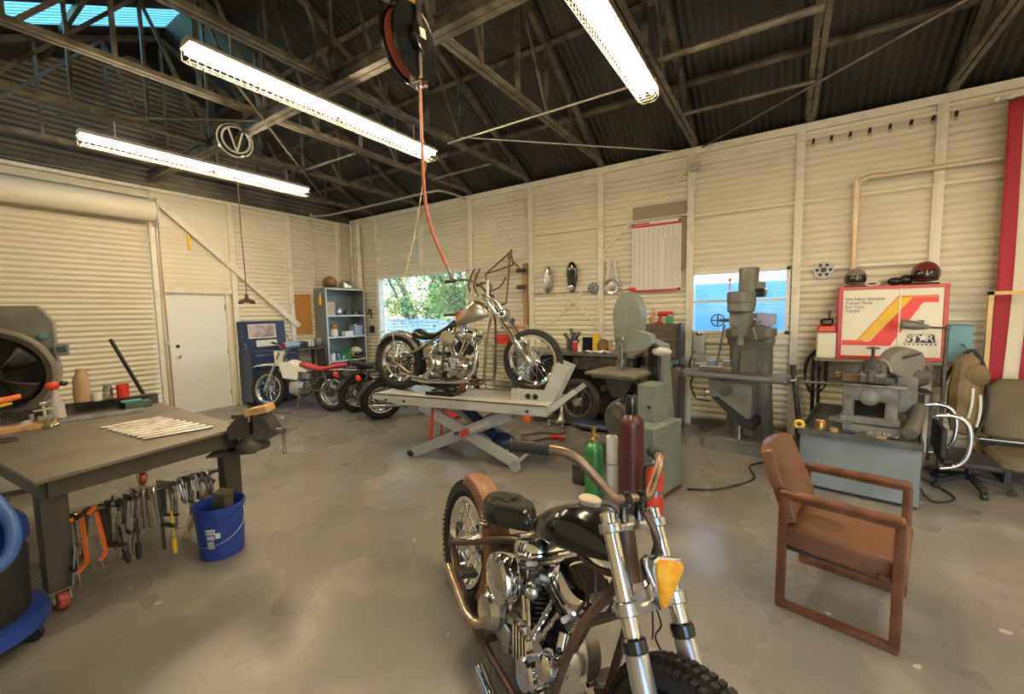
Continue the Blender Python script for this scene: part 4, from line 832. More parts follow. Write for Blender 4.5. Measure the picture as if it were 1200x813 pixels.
def parked_bike(loc, rz, label, tyre_r, fend, tankm, seatm, lean=8, tread='saw'):
    """rear three quarters of a road bike, mostly hidden behind the lift"""
    t = thing('motorcycle', label, 'motorcycle', (*loc, 0), rz); t.rotation_euler = (R(lean), 0, rz); r = tyre_r
    wheel(t, (0,0,r), r, 0.13, r*0.64, 32, tread=tread, hubw=0.12, drum=0.09, disc=0.12); wheel(t, (1.38,0,r), r, 0.10, r*0.72, 32, tread='saw', disc=0.13)
    f = MB()
    for s in (-1, 1): f.tube([(0,s*0.11,r),(0.40,s*0.12,0.34),(0.52,s*0.12,0.20),(0.95,s*0.11,0.20),(1.05,s*0.04,0.80)], 0.016, 8, sm=4); f.tube([(-0.20,s*0.10,0.74),(0.45,s*0.10,0.70),(1.05,0,0.88)], 0.015, 8, sm=3); f.cyl((0.0,s*0.14,r+0.02),(0.14,s*0.13,0.70),0.026)
    f.build('frame', m_dsteel, t)
    vtwin(t, (0.70,0,0.34), 0.95, fin=m_dsteel, cover=m_alu, round_air=False)
    fender_mesh((0,0,r), r+0.035, 0.15, R(165), R(40), 20).build('fender', fend, t, th=0.004)
    tank_mesh(0.55, 1.02, 0.74, 0.98, 0.27, tail=0.5).build('fuel_tank', tankm, t)
    mb = MB(); mb.sheet(lambda u, v: V((lerp(-0.12,0.56,u), (v-0.5)*0.24*(1-0.3*u), 0.80+0.04*math.cos(2*PI*u)+0.02*math.sin(PI*v))), 16, 6); mb.build('seat', seatm, t, th=0.06)
    mb = MB(); mb.box((-0.34,0,0.68), (0.05,0.14,0.07), bev=0.01); mb.build('tail_light', m_redb, t)
    for s in (-1, 1):
        mb = MB(); mb.cyl((1.06,s*0.10,0.96), (1.38,s*0.09,r), 0.022); mb.build('fork_leg', m_chrome, t)
        mb = MB(); mb.tube([(1.02,0,1.0),(1.0,s*0.10,1.03),(0.92,s*0.30,1.10),(0.84,s*0.38,1.09)], 0.012, 8, sm=4); mb.build('handlebar', m_chrome, t)
    mb = MB(); mb.tube([(0.62,-0.10,0.50),(0.78,-0.15,0.32),(0.5,-0.17,0.24),(0.1,-0.17,0.26),(-0.25,-0.17,0.30)], [0.02,0.022,0.03,0.036,0.036], 12, sm=4); mb.build('exhaust_pipe', m_chrome, t)
    mb = MB(); mb.lathe([(0.03,-0.09),(0.075,-0.05),(0.085,0.0),(0.05,0.02)], (1.20,0,0.90), (1,0,0), 18); mb.build('headlight', m_chrome, t)
    mb = MB(); mb.tube([(0.5,0.14,0.2),(0.46,0.24,0.02)], 0.012, 8); mb.build('side_stand', m_dsteel, t)
    return t
parked_bike((2.48,-1.90), R(72), 'dark motorcycle parked between the dirt bike and the lift', 0.315, m_black, m_white, m_blackm)
parked_bike((3.20,-2.0), R(66), 'black motorcycle with chunky rear tyre partly behind the lift table', 0.315, m_black, m_maroon, m_blackm, tread='knob')
# ---------------------------------------------------------------- steel work table on the left and everything on it
m_ttop = mat('worn steel table top', (0.235, 0.21, 0.18), 0.42, 0.35, col2=(0.17, 0.15, 0.125), ns=2.5)
m_tleg = mat('dark table steel', (0.085, 0.075, 0.06), 0.5, 0.3)
TZ = 0.80
def work_table():
    t = thing('work_table', 'heavy steel work table on casters at the left of the workshop', 'table', (4.15,-5.36,0), R(3))
    hx, hy = 1.02, 0.55
    q = [(-hx-0.02,-hy-0.03),(hx+0.10,-hy+0.0),(hx-0.06,hy-0.04),(-hx,hy+0.10)]
    mb = MB(); mb.prism(q, (0,0,TZ-0.018), (1,0,0), (0,1,0), (0,0,0.018)); mb.build('tabletop', m_ttop, t)
    mb = MB(); mb.bar((hx-0.03,-hy+0.06,TZ-0.075), (hx-0.11,hy-0.08,TZ-0.075), 0.05, 0.115); mb.bar((-hx+0.05,-hy+0.02,TZ-0.075), (-hx+0.06,hy,TZ-0.075), 0.05, 0.115)
    mb.bar((-hx+0.05,hy,TZ-0.075), (hx-0.11,hy-0.08,TZ-0.075), 0.05, 0.115); mb.bar((-hx+0.05,-hy+0.02,TZ-0.075), (hx-0.03,-hy+0.06,TZ-0.075), 0.05, 0.115); mb.build('apron', m_tleg, t)
    for (x, y) in ((hx-0.12,-hy+0.09),(hx-0.15,hy-0.10),(-hx+0.1,-hy+0.08),(-hx+0.1,hy-0.04)):
        mb = MB(); mb.box((x,y,0.13+(TZ-0.15)/2), (0.095,0.115,TZ-0.15), bev=0.006); lg = mb.build('leg', m_tleg, t)
        mb = MB(); mb.box((x,y,0.125), (0.10,0.11,0.008)); mb.bar((x,y-0.032,0.12),(x,y-0.032,0.05),0.05,0.008); mb.bar((x,y+0.032,0.12),(x,y+0.032,0.05),0.05,0.008); mb.cyl((x,y-0.04,0.055),(x,y+0.04,0.055),0.008); mb.build('caster_bracket', m_steel, lg)
        mb = MB(); mb.lathe([(0.012,-0.022),(0.048,-0.022),(0.055,-0.016),(0.055,0.016),(0.048,0.022),(0.012,0.022)], (x,y,0.055), (0,1,0), 22); mb.build('caster_wheel', mat('red caster wheel', (0.45,0.09,0.05), 0.5) if 'red caster wheel' not in bpy.data.materials else bpy.data.materials['red caster wheel'], lg)
    mb = MB(); mb.cyl((hx-0.10,-hy+0.10,0.50), (hx-0.16,hy-0.12,0.50), 0.012); mb.build('hanging_rail', m_tleg, t)
    return t
work_table()
# nine steel rods laid side by side
rod0 = None
for i in range(9):
    k = i/8; x0, y0 = lerp(4.24,4.87,k), lerp(-5.36,-5.31,k); x1, y1 = lerp(4.20,4.93,k), lerp(-5.00,-4.93,k)
    if i == 0: x0, y0 = 4.22, -5.37
    mb = MB(); a, b = V((x0,y0,TZ+0.0095)), V((x1,y1,TZ+0.0095)); mb.cyl(a, b, 0.0095, n=10, bev=0.001)
    pos = ['furthest from the camera','second from the far side','third from the far side','fourth from the far side','middle one','fourth from the near side','third from the near side','second from the near side','nearest to the camera'][i]
    o = mb.build('steel_rod', m_steel); tag(o, 'steel rod lying in the row on the work table, '+pos, 'rod', 'steel rods on the work table')
# long rail and dark tool rack along the back of the table
mb = MB(); mb.bar((3.62,-5.62,TZ+0.018), (3.76,-4.99,TZ+0.018), 0.045, 0.036, bev=0.003); tag(mb.build('steel_bar', m_steel), 'long flat steel bar lying across the work table behind the rods', 'bar')
t = thing('tool_rail', 'dark channel section lying along the back of the work table under the tan bottle', 'rail', (3.30,-5.25,TZ), R(83))
mb = MB(); mb.prism([(-0.05,0),(0.05,0),(0.05,0.08),(0.056,0.09),(-0.056,0.09),(-0.05,0.08)], (-0.48,0,0), (0,1,0), (0,0,1), (0.96,0,0)); mb.build('channel', m_grey if False else m_dsteel, t)
mb = MB(); mb.box((0.10,-0.062,0.05), (0.34,0.02,0.05), bev=0.005); mb.build('slot', m_black, t)
def jug(o, s, label):
    t = thing('bottle', label, 'bottle', o); mb = MB()
    mb.lathe([(0.052,0),(0.060,0.008),(0.062,0.10),(0.056,0.14),(0.060,0.17),(0.054,0.22),(0.034,0.262),(0.028,0.272)], (0,0,0), (0,0,1), 22); mb.build('body', m_card, t)
    mb = MB(); mb.lathe([(0.030,0.270),(0.030,0.300),(0.026,0.304)], (0,0,0), (0,0,1), 16); mb.bar((0.0,0.02,0.285),(0.0,0.075,0.292),0.018,0.012); mb.bar((0,0.028,0.27),(0,0.06,0.24),0.008); mb.build('spray_head', m_card, t); t.scale = (s,s,s*1.05); return t
jug((3.30,-5.27,TZ+0.09), 0.92, 'tan spray bottle standing on the dark channel on the work table')
def mug(o, r, h, mt, label, nm='mug', hdl=True, cat='mug'):
    t = thing(nm, label, cat, o); mb = MB(); mb.lathe([(r*0.86,0),(r*0.9,0.004),(r,h),(r-0.004,h),(r*0.86,0.006),(0.002,0.005)], (0,0,0), (0,0,1), 22); mb.build('cup', mt, t)
    if hdl: mb = MB(); mb.tube([(0,-r*0.94,h*0.78),(0,-r-0.03,h*0.7),(0,-r-0.03,h*0.35),(0,-r*0.9,h*0.25)], 0.006, 8, sm=4); mb.build('handle', mt, t)
    return t
mug((3.325,-5.185,TZ+0.09), 0.036, 0.075, m_white, 'white plastic cup beside the tan bottle on the work table', 'cup', False, 'cup')
mug((3.335,-5.01,TZ+0.09), 0.046, 0.12, m_redb, 'red mug at the back corner of the work table', 'mug', True, 'mug')
t = thing('parts_box', 'teal box with pale lid at the far corner of the work table', 'box', (3.47,-4.95,TZ), R(80)); mb = MB(); mb.box((0,0,0.03), (0.18,0.12,0.055), bev=0.006); mb.build('tray', mat('dark teal', (0.05,0.11,0.10), 0.5), t)
mb = MB(); mb.box((-0.04,0.0,0.066), (0.14,0.11,0.012), bev=0.004); mb.build('lid', m_teal, t)
mb = MB(); mb.bar((3.30,-4.83,TZ+0.013), (3.15,-5.02,1.42), 0.026, 0.026, bev=0.003); o = tag(mb.build('lever_bar', m_blackm), 'black bar leaning up behind the red mug', 'bar')
t = thing('jar', 'small dark jar between the white cup and the red mug', 'jar', (3.325,-5.11,TZ+0.09)); mb = MB(); mb.lathe([(0.03,0),(0.034,0.005),(0.034,0.10),(0.028,0.115)], n=18); mb.build('body', glass('jar glass', (0.6,0.6,0.55), 0.2), t); mb = MB(); mb.lathe([(0.03,0.114),(0.03,0.132),(0.026,0.135)], n=18); mb.build('lid', m_steel, t)
# welding clamps with chrome screws at the back left of the table
def toggle(o, rz, label):
    t = thing('toggle_clamp', label, 'clamp', o, rz); mb = MB(); mb.box((0,0,0.012), (0.16,0.07,0.024), bev=0.004); mb.box((0.02,0,0.06), (0.07,0.055,0.075), bev=0.012, seg=2); mb.cyl((-0.07,0,0.03), (-0.07,0,0.11), 0.013); mb.build('base', m_alu, t)
    mb = MB(); mb.cyl((0.02,0,0.09), (0.02,0,0.19), 0.012); mb.lathe([(0.022,0),(0.026,0.01),(0.022,0.03)], (0.02,0,0.17), (0,0,1), 14); mb.bar((-0.05,0,0.13),(0.09,0,0.15),0.018,0.014); mb.build('screw', m_chrome, t)
    mb = MB(); mb.sph((-0.10,0,0.035), (0.045,0.03,0.03), 14, 8); mb.build('pad', m_white, t); return t
toggle((3.76,-5.58,TZ), R(40), 'chrome toggle clamp at the back edge of the work table, below the fan')
mb = MB(); mb.box((3.72,-5.78,TZ+0.02), (0.10,0.55,0.04), rot=(0,0,R(-8)), bev=0.004); tag(mb.build('wooden_block', m_ply), 'pale wooden strip at the left end of the work table', 'block')
# torch grips hanging in front of the fan
t = thing('grip_clamp', 'orange and yellow handled clamp on a stand in front of the drum fan', 'clamp', (4.05,-5.83,TZ), R(95)); mb = MB(); mb.cyl((0,0,0), (0,0,0.24), 0.012); mb.box((0,0,0.008), (0.16,0.12,0.016), bev=0.004); mb.build('stand', m_dsteel, t)
mb = MB(); mb.tube([(-0.10,0,0.275),(0.02,0,0.275),(0.12,0,0.29)], [0.018,0.022,0.017], 12, sm=3); mb.build('grip', m_orange, t)
mb = MB(); mb.tube([(-0.10,0.0,0.235),(-0.02,0,0.238),(0.08,0,0.25)], [0.010,0.016,0.008], 10, sm=3); mb.build('grip', m_yel, t)
t = thing('air_nozzle', 'red knob with black cap on a short white stand beside the drum fan', 'nozzle', (3.42,-5.45,TZ)); mb = MB(); mb.lathe([(0.055,0),(0.05,0.10),(0.02,0.19),(0.012,0.25)], n=18); mb.build('stand', m_grey, t)
mb = MB(); mb.sph((0,-0.01,0.27), (0.03,0.045,0.035), 14, 8); mb.build('knob', m_redb, t); mb = MB(); mb.sph((0,0.055,0.282), (0.02,0.028,0.022), 12, 8); mb.build('cap', m_black, t)
# bench vise on the near right corner
def bench_vise(o, rz, label):
    t = thing('bench_vise', label, 'vise', o, rz)     # jaws open along local x, y across
    mb = MB(); mb.lathe([(0.10,-0.03),(0.10,0.0),(0.085,0.012),(0.06,0.04),(0.055,0.07)], n=24); mb.prism([(-0.11,0.05),(0.02,0.05),(0.02,0.165),(-0.02,0.19),(-0.07,0.17),(-0.115,0.12)], (0,-0.065,0), (1,0,0), (0,0,1), (0,0.13,0)); mb.box((-0.05,0,0.185), (0.11,0.07,0.03), bev=0.006); mb.build('body', m_iron, t)
    mb = MB(); mb.prism([(0.045,0.04),(0.14,0.04),(0.155,0.10),(0.12,0.165),(0.09,0.195),(0.045,0.195)], (0,-0.065,0), (1,0,0), (0,0,1), (0,0.13,0)); mb.box((0.03,0,0.075), (0.24,0.06,0.055), bev=0.006); mb.build('sliding_jaw', m_iron, t)
    mb = MB(); mb.box((0.030,0,0.178), (0.014,0.16,0.04), bev=0.002); mb.build('jaw_plate', m_steel, t)
    mb = MB(); mb.cyl((0.12,0,0.075), (0.205,0,0.075), 0.02); mb.cyl((0.195,0,-0.06), (0.195,0,0.15), 0.009, n=10); mb.sph((0.195,0,-0.065), 0.014, 10, 8); mb.sph((0.195,0,0.155), 0.014, 10, 8); mb.build('screw_handle', m_steel, t)
    mb = MB(); mb.box((0.06,0,0.218), (0.14,0.12,0.045), rot=(0,R(-12),0), bev=0.004); mb.build('wooden_jaw_block', m_ply, t); return t
v = bench_vise((5.18,-4.78,TZ-0.115), R(38), 'large dark bench vise bolted to the near corner of the work table'); v.scale = (1.12,1.12,1.12)
mb = MB(); mb.box((5.10,-4.85,TZ-0.155), (0.30,0.26,0.012), rot=(0,0,R(50))); tag(mb.build('steel_plate', m_dsteel), 'square steel plate carrying the bench vise at the table corner', 'plate')
def cclamp(label, H, D, mt, kind):
    t = thing('c_clamp', label, 'clamp', (0,0,0)); w = 0.022
    if kind == 0:
        mb = MB(); mb.bar((0,0,0), (0,0,-H), w, 0.016); mb.bar((0,0,-0.008), (D,0,-0.008), 0.016, 0.018); mb.bar((0,0,-H+0.008), (D,0,-H+0.008), 0.016, 0.018); mb.bar((0,0,-0.04),(0.03,0,-0.012),0.014,0.01); mb.build('frame', mt, t)
        mb = MB(); mb.cyl((D-0.012,0,-H-0.09), (D-0.012,0,-H*0.55), 0.006, n=8); mb.cyl((D-0.04,0,-H-0.08),(D+0.016,0,-H-0.08),0.0035,n=6); mb.lathe([(0.004,0),(0.012,0.004),(0.012,0.01)], (D-0.012,0,-H*0.55), (0,0,1), 10); mb.build('screw', m_steel, t)
    elif kind == 1:
        mb = MB(); mb.bar((0,0,0.03), (0,0,-H), 0.022, 0.007); mb.bar((-0.004,0,0.02),(D,0,0.01),0.014,0.02); mb.build('frame', m_steel, t)
        mb = MB(); mb.bar((-0.004,0,-H*0.6),(D,0,-H*0.62),0.016,0.026); mb.build('sliding_jaw', m_dsteel, t)
        mb = MB(); mb.cyl((D-0.012,0,-H*0.4), (D-0.012,0,-H*0.95), 0.006, n=8); mb.lathe([(0.012,0),(0.016,0.02),(0.015,0.08),(0.010,0.10)], (D-0.012,0,-H*0.82), (0,0,-1), 10); mb.build('grip', mt, t)
    else:
        mb = MB(); mb.tube([(0,0,0),(0.004,0,-0.06),(0.02,0,-0.11),(0.022,0,-H)], [0.010,0.012,0.010,0.007], 8, sm=2); mb.tube([(0.03,0,0),(0.05,0,-0.035),(0.036,0,-0.09)], 0.009, 8, sm=2); mb.build('fixed_handle', mt, t)
        mb = MB(); mb.tube([(0.045,0,-0.06),(0.055,0,-0.12),(0.060,0,-H+0.01)], [0.008,0.008,0.005], 8, sm=2); mb.build('lever', m_steel, t)
    return t
A0, B0 = V((5.07,-5.80,0.50)), V((4.97,-4.93,0.50))   # along the rail
looks = [(0.30,0.10,m_black,0,'large black C clamp hanging next to the near table leg'),(0.32,0.11,m_orange,0,'tall orange C clamp, nearer of two hanging under the table'),(0.30,0.10,m_orange,0,'orange C clamp, further of two hanging under the table'),(0.26,0.12,m_dsteel,0,'dark C clamp hanging just beyond the orange pair'),
 (0.34,0.09,m_blackm,1,'bar clamp with black grip hanging beyond the orange C clamps'),(0.22,0.10,m_dsteel,0,'small dark C clamp hanging left of the longest bar clamp'),(0.36,0.09,m_blackm,1,'long bar clamp with black grip near the middle of the hanging row'),(0.24,0.0,m_steel,2,'bright locking pliers near the middle of the hanging row'),(0.26,0.0,m_steel,2,'long locking pliers just beyond the middle of the row'),
 (0.44,0.09,m_yel,1,'longest bar clamp with yellow grip, reaching almost to the floor'),(0.20,0.0,m_steel,2,'locking pliers hanging beyond the longest bar clamp'),(0.18,0.0,m_steel,2,'short locking pliers hanging above the left side of the blue bucket'),(0.17,0.08,m_iron,0,'small iron C clamp hanging above the blue bucket'),(0.20,0.0,m_steel,2,'locking pliers hanging above the middle of the blue bucket'),
 (0.16,0.0,m_steel,2,'short locking pliers third from the far table leg'),(0.18,0.0,m_steel,2,'locking pliers second from the far table leg'),(0.15,0.07,m_iron,0,'tiny iron C clamp hanging beside the far table leg')]
more = [(0.24,0.0,m_steel,2,'locking pliers wedged between the black C clamp and the orange ones'),(0.30,0.11,m_dsteel,0,'dark C clamp hanging just before the first black grip bar clamp'),(0.28,0.10,m_iron,0,'rust dark C clamp hanging just after the first black grip bar clamp'),(0.30,0.0,m_dsteel,2,'dark locking pliers beside the long black grip bar clamp'),(0.26,0.10,m_dsteel,0,'dark C clamp in the middle of the hanging row'),
 (0.24,0.0,m_iron,2,'dark locking pliers just before the yellow grip bar clamp'),(0.22,0.09,m_iron,0,'iron C clamp just beyond the yellow grip bar clamp'),(0.20,0.0,m_dsteel,2,'dark locking pliers over the left rim of the blue bucket'),(0.19,0.08,m_dsteel,0,'dark C clamp over the right rim of the blue bucket'),(0.18,0.0,m_iron,2,'dark short pliers nearest the far table leg')]
for q, it in enumerate(more): looks.insert(1+int(q*2.55), it)
nL = len(looks)
for i, (H, D, mt, kd, lb) in enumerate(looks):
    c = cclamp(lb, H, D, mt, kd); c['group'] = 'clamps hanging under the work table'; p = A0.lerp(B0, 0.10+0.84*i/(nL-1)); c.location = (p.x+0.005, p.y, 0.50+0.012+rnd.uniform(0,0.02)); c.rotation_euler = (R(rnd.uniform(-9,9)), 0, R(rnd.uniform(-35,35)))
mb = MB(); mb.bar((4.78,-5.10,0.01),(4.86,-4.92,0.40),0.03,0.03); tag(mb.build('wooden_stake', m_ply), 'tan wooden stick standing under the table behind the blue bucket', 'stick')
# blue bucket
t = thing('bucket', 'blue plastic bucket with white printed label beside the work table', 'bucket', (5.21,-5.03,0), R(-48)); t.scale = (1.04,1.04,1.04)
mb = MB(); mb.lathe([(0.118,0),(0.124,0.006),(0.136,0.26),(0.142,0.262),(0.142,0.275),(0.137,0.278),(0.138,0.315),(0.146,0.318),(0.147,0.338),(0.140,0.340),(0.134,0.33),(0.118,0.012),(0.002,0.010)], n=36); mb.build('body', m_blue, t)
mb = MB(); mb.tube([(0,-0.146,0.30),(0.06,-0.17,0.22),(0.10,-0.12,0.14),(0.147,-0.02,0.105),(0.12,0.10,0.14),(0.06,0.165,0.22),(0,0.146,0.30)], 0.003, 6, sm=5); mb.build('handle', m_steel, t)
def curved(mb, a0, a1, z0, z1, r=0.1335, tap=0.046):
    n = 6; 
    for i in range(n):
        a, b = lerp(a0,a1,i/n), lerp(a0,a1,(i+1)/n); rr = lambda z: 0.1245+(z-0.006)*tap+0.0012
        mb.quad((math.cos(a)*rr(z0),math.sin(a)*rr(z0),z0),(math.cos(b)*rr(z0),math.sin(b)*rr(z0),z0),(math.cos(b)*rr(z1),math.sin(b)*rr(z1),z1),(math.cos(a)*rr(z1),math.sin(a)*rr(z1),z1))
mb = MB()
for z, w0 in ((0.205,0.36),(0.185,0.30)): 
    for j in range(5): curved(mb, 0.0-0.18+j*0.085, 0.0-0.18+j*0.085+0.065, z-0.006, z+0.010)
for j in range(4): curved(mb, -0.14+j*0.085, -0.14+j*0.085+0.06, 0.145, 0.172)
mb.build('printed_lettering', m_white, t)
mb = MB(); curved(mb, -0.14, 0.15, 0.085, 0.135); mb.build('printed_panel', m_grey, t)
mb = MB(); curved(mb, 0.22, 0.42, 0.150, 0.185); mb.build('price_sticker', m_white, t)
mb = MB(); curved(mb, -1.0, -0.62, 0.155, 0.158); curved(mb, -1.0, -0.62, 0.095, 0.098); curved(mb, -0.64, -0.62, 0.095, 0.158); curved(mb, -0.9, -0.8, 0.118, 0.135); mb.build('warning_outline', m_grey, t)
mb = MB(); mb.box((-0.02,0.03,0.20), (0.09,0.08,0.30), rot=(0.1,0.14,0.5), bev=0.004); tag(mb.build('wood_offcut', mat('dark timber', (0.10,0.085,0.05), 0.7)), 'dark timber offcut sticking up inside the blue bucket', 'offcut').location = (5.21,-5.03,0.07)
# blue shop vacuum at the left edge, partly out of frame
t = thing('shop_vacuum', 'blue and dark wheeled shop vacuum cut by the left photo edge', 'vacuum', (5.13,-6.14,0), R(20)); t.scale = (1.1,1.1,1.25)
mb = MB(); mb.lathe([(0.20,0.10),(0.23,0.12),(0.24,0.36),(0.22,0.40)], n=28); mb.build('tank', m_blackm, t)
mb = MB(); mb.lathe([(0.235,0.40),(0.25,0.41),(0.245,0.48),(0.18,0.56),(0.10,0.60),(0.02,0.61)], n=28); mb.build('motor_head', m_blue, t)
mb = MB(); mb.lathe([(0.27,0.05),(0.29,0.06),(0.28,0.11),(0.23,0.12)], n=28); mb.build('wheel_base', m_blue, t)
for k in range(4):
    mb = MB(); a = k*PI/2+0.6; mb.lathe([(0.01,-0.012),(0.03,-0.012),(0.03,0.012),(0.01,0.012)], (0.26*math.cos(a),0.26*math.sin(a),0.03), (math.sin(a),-math.cos(a),0), 14); mb.build('wheel', m_blackm, t)
mb = MB(); mb.tube([(0.05,0,0.60),(0.10,0.05,0.66),(0.18,0.09,0.60),(0.25,0.10,0.50),(0.28,0.06,0.40),(0.26,-0.04,0.36)], 0.026, 12, sm=5); mb.build('hose', mat('translucent blue hose', (0.05,0.13,0.42), 0.35), t)
# drum fan behind the table
def drum_fan():
    t = thing('drum_fan', 'large grey drum fan with dark round opening standing behind the work table', 'fan', (2.60,-5.72,0), R(-14))
    cz = 1.12; mb = MB(); mb.lathe([(0.43,-0.34),(0.44,-0.33),(0.44,0.02),(0.425,0.03),(0.40,0.03),(0.355,-0.03),(0.35,-0.34)], (0,0,cz), (1,0,0), 44, loop=True); mb.build('drum', mat('fan grey paint', (0.20,0.19,0.16), 0.45, 0.1), t)
    mb = MB(); pr = [(-0.44,0.0),(0.36,0.0),(0.36,0.36)]
    mb.prism([(-0.44,cz-0.05),(-0.36,cz+0.22),(-0.10,cz+0.40),(0.10,cz+0.40),(0.33,cz+0.25),(0.43,cz-0.02),(0.43,cz+0.46),(0.34,cz+0.62),(-0.44,cz+0.62)], (-0.30,0,0), (0,1,0), (0,0,1), (0.26,0,0)); mb.build('housing', m_mill, t)
    for k in range(5):
        a = 2*PI*k/5+0.4; mb = MB()
        def bl(u, v): 
            r = lerp(0.07,0.33,u); th = a+lerp(-0.12,0.52,v)*(0.6+0.5*u); return V((-0.14+0.09*(v-0.5)*(1.2-u), r*math.cos(th), cz+r*math.sin(th)))
        mb.sheet(bl, 8, 6); mb.build('fan_blade', m_dsteel, t, th=0.004)
    mb = MB(); mb.lathe([(0.08,-0.20),(0.085,-0.10),(0.07,-0.07),(0.02,-0.06)], (0,0,cz), (1,0,0), 22); mb.build('hub', m_iron, t)
    mb = MB(); mb.lathe([(0.35,-0.345),(0.35,-0.335)], (0,0,cz), (1,0,0), 30); mb.build('cover_plate', m_blackm, t)
    mb = MB(); mb.box((-0.02,0.47,cz+0.21), (0.09,0.10,0.11), bev=0.01); cb = mb.build('control_box', m_cab, t); mb = MB(); mb.box((0.028,0.47,cz+0.21), (0.006,0.06,0.05), bev=0.002); mb.build('rocker_switch', m_black, cb)
    mb = MB(); mb.lathe([(0.03,0),(0.03,0.02),(0.025,0.028)], (-0.03,0.36,cz+0.34), (1,0,0), 16); mb.build('knob', m_tblue, t)
    mb = MB()
    for y in (-0.28,0.28): mb.bar((-0.16,y,cz-0.36),(-0.16,y,0.0),0.05,0.05); mb.bar((-0.45,y,0.025),(0.20,y,0.025),0.05,0.05)
    mb.bar((-0.16,-0.28,0.35),(-0.16,0.28,0.35),0.04,0.04); mb.bar((-0.16,-0.28,0.025),(-0.16,0.28,0.025),0.04,0.04); mb.build('stand', m_mill, t); return t
drum_fan()
# ---------------------------------------------------------------- vertical band saw with its cabinet
def bandsaw():
    t = thing('band_saw', 'grey green vertical band saw with arched wheel cover and square table', 'band saw', (7.10,-1.95,0), R(-8))
    # column and C frame: local x along the wall, y away from the camera
    mb = MB(); mb.prism([(-0.10,0),(0.40,0),(0.40,0.30),(0.34,1.0),(0.33,1.25),(0.20,1.30),(0.20,0.98),(0.16,0.85),(-0.05,0.80)], (0,-0.09,0), (1,0,0), (0,0,1), (0,0.22,0)); mb.build('column', m_grn, t)
    # upper wheel cover (arched)
    def arch(w0, w1, zb, zt, n=18):
        p = [(-w0,zb),(w0,zb)]
        for i in range(n+1):
            a = PI*i/n; p.append((math.cos(a)*w1*(1.0 if abs(math.cos(a)) < 0.95 else 1.0), zt-w1*1.7+math.sin(a)*w1*1.7))
        return p
    mb = MB(); mb.prism(arch(0.125,0.150,1.26,1.78), (0.0,-0.16,0), (1,0,0), (0,0,1), (0,0.14,0)); ca = mb.build('wheel_cover', m_grn, t)
    mb = MB(); mb.prism(arch(0.09,0.115,1.31,1.73), (0.0,-0.172,0), (1,0,0), (0,0,1), (0,0.012,0)); mb.box((0.0,-0.178,1.50), (0.02,0.012,0.36), bev=0.003); mb.build('cover_panel', m_grn, ca)
    mb = MB(); mb.cyl((0.02,-0.09,1.76), (0.02,-0.09,1.82), 0.012); mb.lathe([(0.02,0),(0.045,0.006),(0.045,0.02),(0.02,0.026)], (0.02,-0.09,1.80), (0,0,1), 18); mb.build('tension_wheel', m_red, t)
    mb = MB(); mb.prism([(-0.14,1.16),(0.20,1.22),(0.26,1.28),(0.24,1.36),(0.05,1.42),(-0.10,1.36)], (0.02,-0.20,0), (1,0,0), (0,0,1), (0,0.12,0)); mb.build('guide_bracket', m_grn, t)
    mb = MB(); mb.box((-0.03,-0.22,1.17), (0.05,0.04,0.22), bev=0.004); mb.box((-0.03,-0.23,1.07), (0.075,0.06,0.07), bev=0.008); mb.cyl((-0.03,-0.28,1.12),(-0.03,-0.22,1.12),0.015); mb.box((-0.05,-0.2,1.32), (0.10,0.05,0.05), bev=0.01); mb.build('blade_guide', m_steel, t)
    mb = MB(); mb.box((-0.055,-0.20,1.12), (0.014,0.002,0.33)); mb.build('blade', m_steel, t)
    mb = MB(); mb.box((-0.11,-0.02,1.30), (0.05,0.12,0.62), bev=0.01); mb.build('blade_guard', m_tblue if False else m_grn, t)
    mb = MB(); mb.box((-0.02,-0.22,0.985), (0.54,0.52,0.03), bev=0.004); mb.box((-0.02,-0.22,0.955), (0.44,0.42,0.035), bev=0.004); mb.bar((-0.055,-0.48,1.001),(-0.055,-0.22,1.001),0.006,0.003); mb.build('table', mat('machined table steel', (0.24,0.225,0.19), 0.42, 0.6, col2=(0.22,0.2,0.16), ns=5), t)
    mb = MB(); mb.prism([(-0.16,0.94),(0.14,0.94),(0.10,0.84),(0.03,0.74),(-0.08,0.74),(-0.14,0.84)], (0,-0.30,0), (1,0,0), (0,0,1), (0,0.16,0)); mb.cyl((-0.16,-0.34,0.82),(-0.16,-0.20,0.82),0.03); mb.build('trunnion', m_iron, t)
    mb = MB(); mb.lathe([(0.02,0),(0.23,0.01),(0.24,0.03),(0.24,0.13),(0.22,0.15)], (-0.02,0.0,0.46), (0,-1,0), 32); mb.box((0.0,-0.05,0.12), (0.50,0.34,0.24), bev=0.02); mb.build('drive_cover', m_grn, t)
    mb = MB(); mb.lathe([(0.05,0),(0.09,0.02),(0.09,0.16),(0.05,0.18)], (0.02,-0.20,0.62), (0,-1,0), 22); mb.lathe([(0.03,0.18),(0.06,0.19),(0.06,0.21)], (0.02,-0.20,0.62), (0,-1,0), 18); mb.build('motor', m_steel, t)
    mb = MB(); mb.cyl((0.13,-0.28,0.84),(0.13,-0.20,0.84),0.04); mb.cyl((0.13,-0.20,0.70),(0.13,-0.20,0.83),0.07,0.05); mb.build('speed_pulley', m_black, t)
    mb = MB(); mb.sph((0.34,-0.12,1.20), (0.10,0.05,0.045), 14, 8); mb.cyl((0.25,-0.08,1.22),(0.36,-0.12,1.20),0.02); mb.build('work_lamp', m_grey, t)
    mb = MB(); mb.box((0.27,-0.11,1.08), (0.10,0.06,0.34), bev=0.006); mb.build('belt_guard', m_black, t)
    return t
bandsaw()
t = thing('machine_cabinet', 'pale green grey stepped electrical cabinet in front of the band saw', 'cabinet', (7.44,-2.62,0), R(-14))
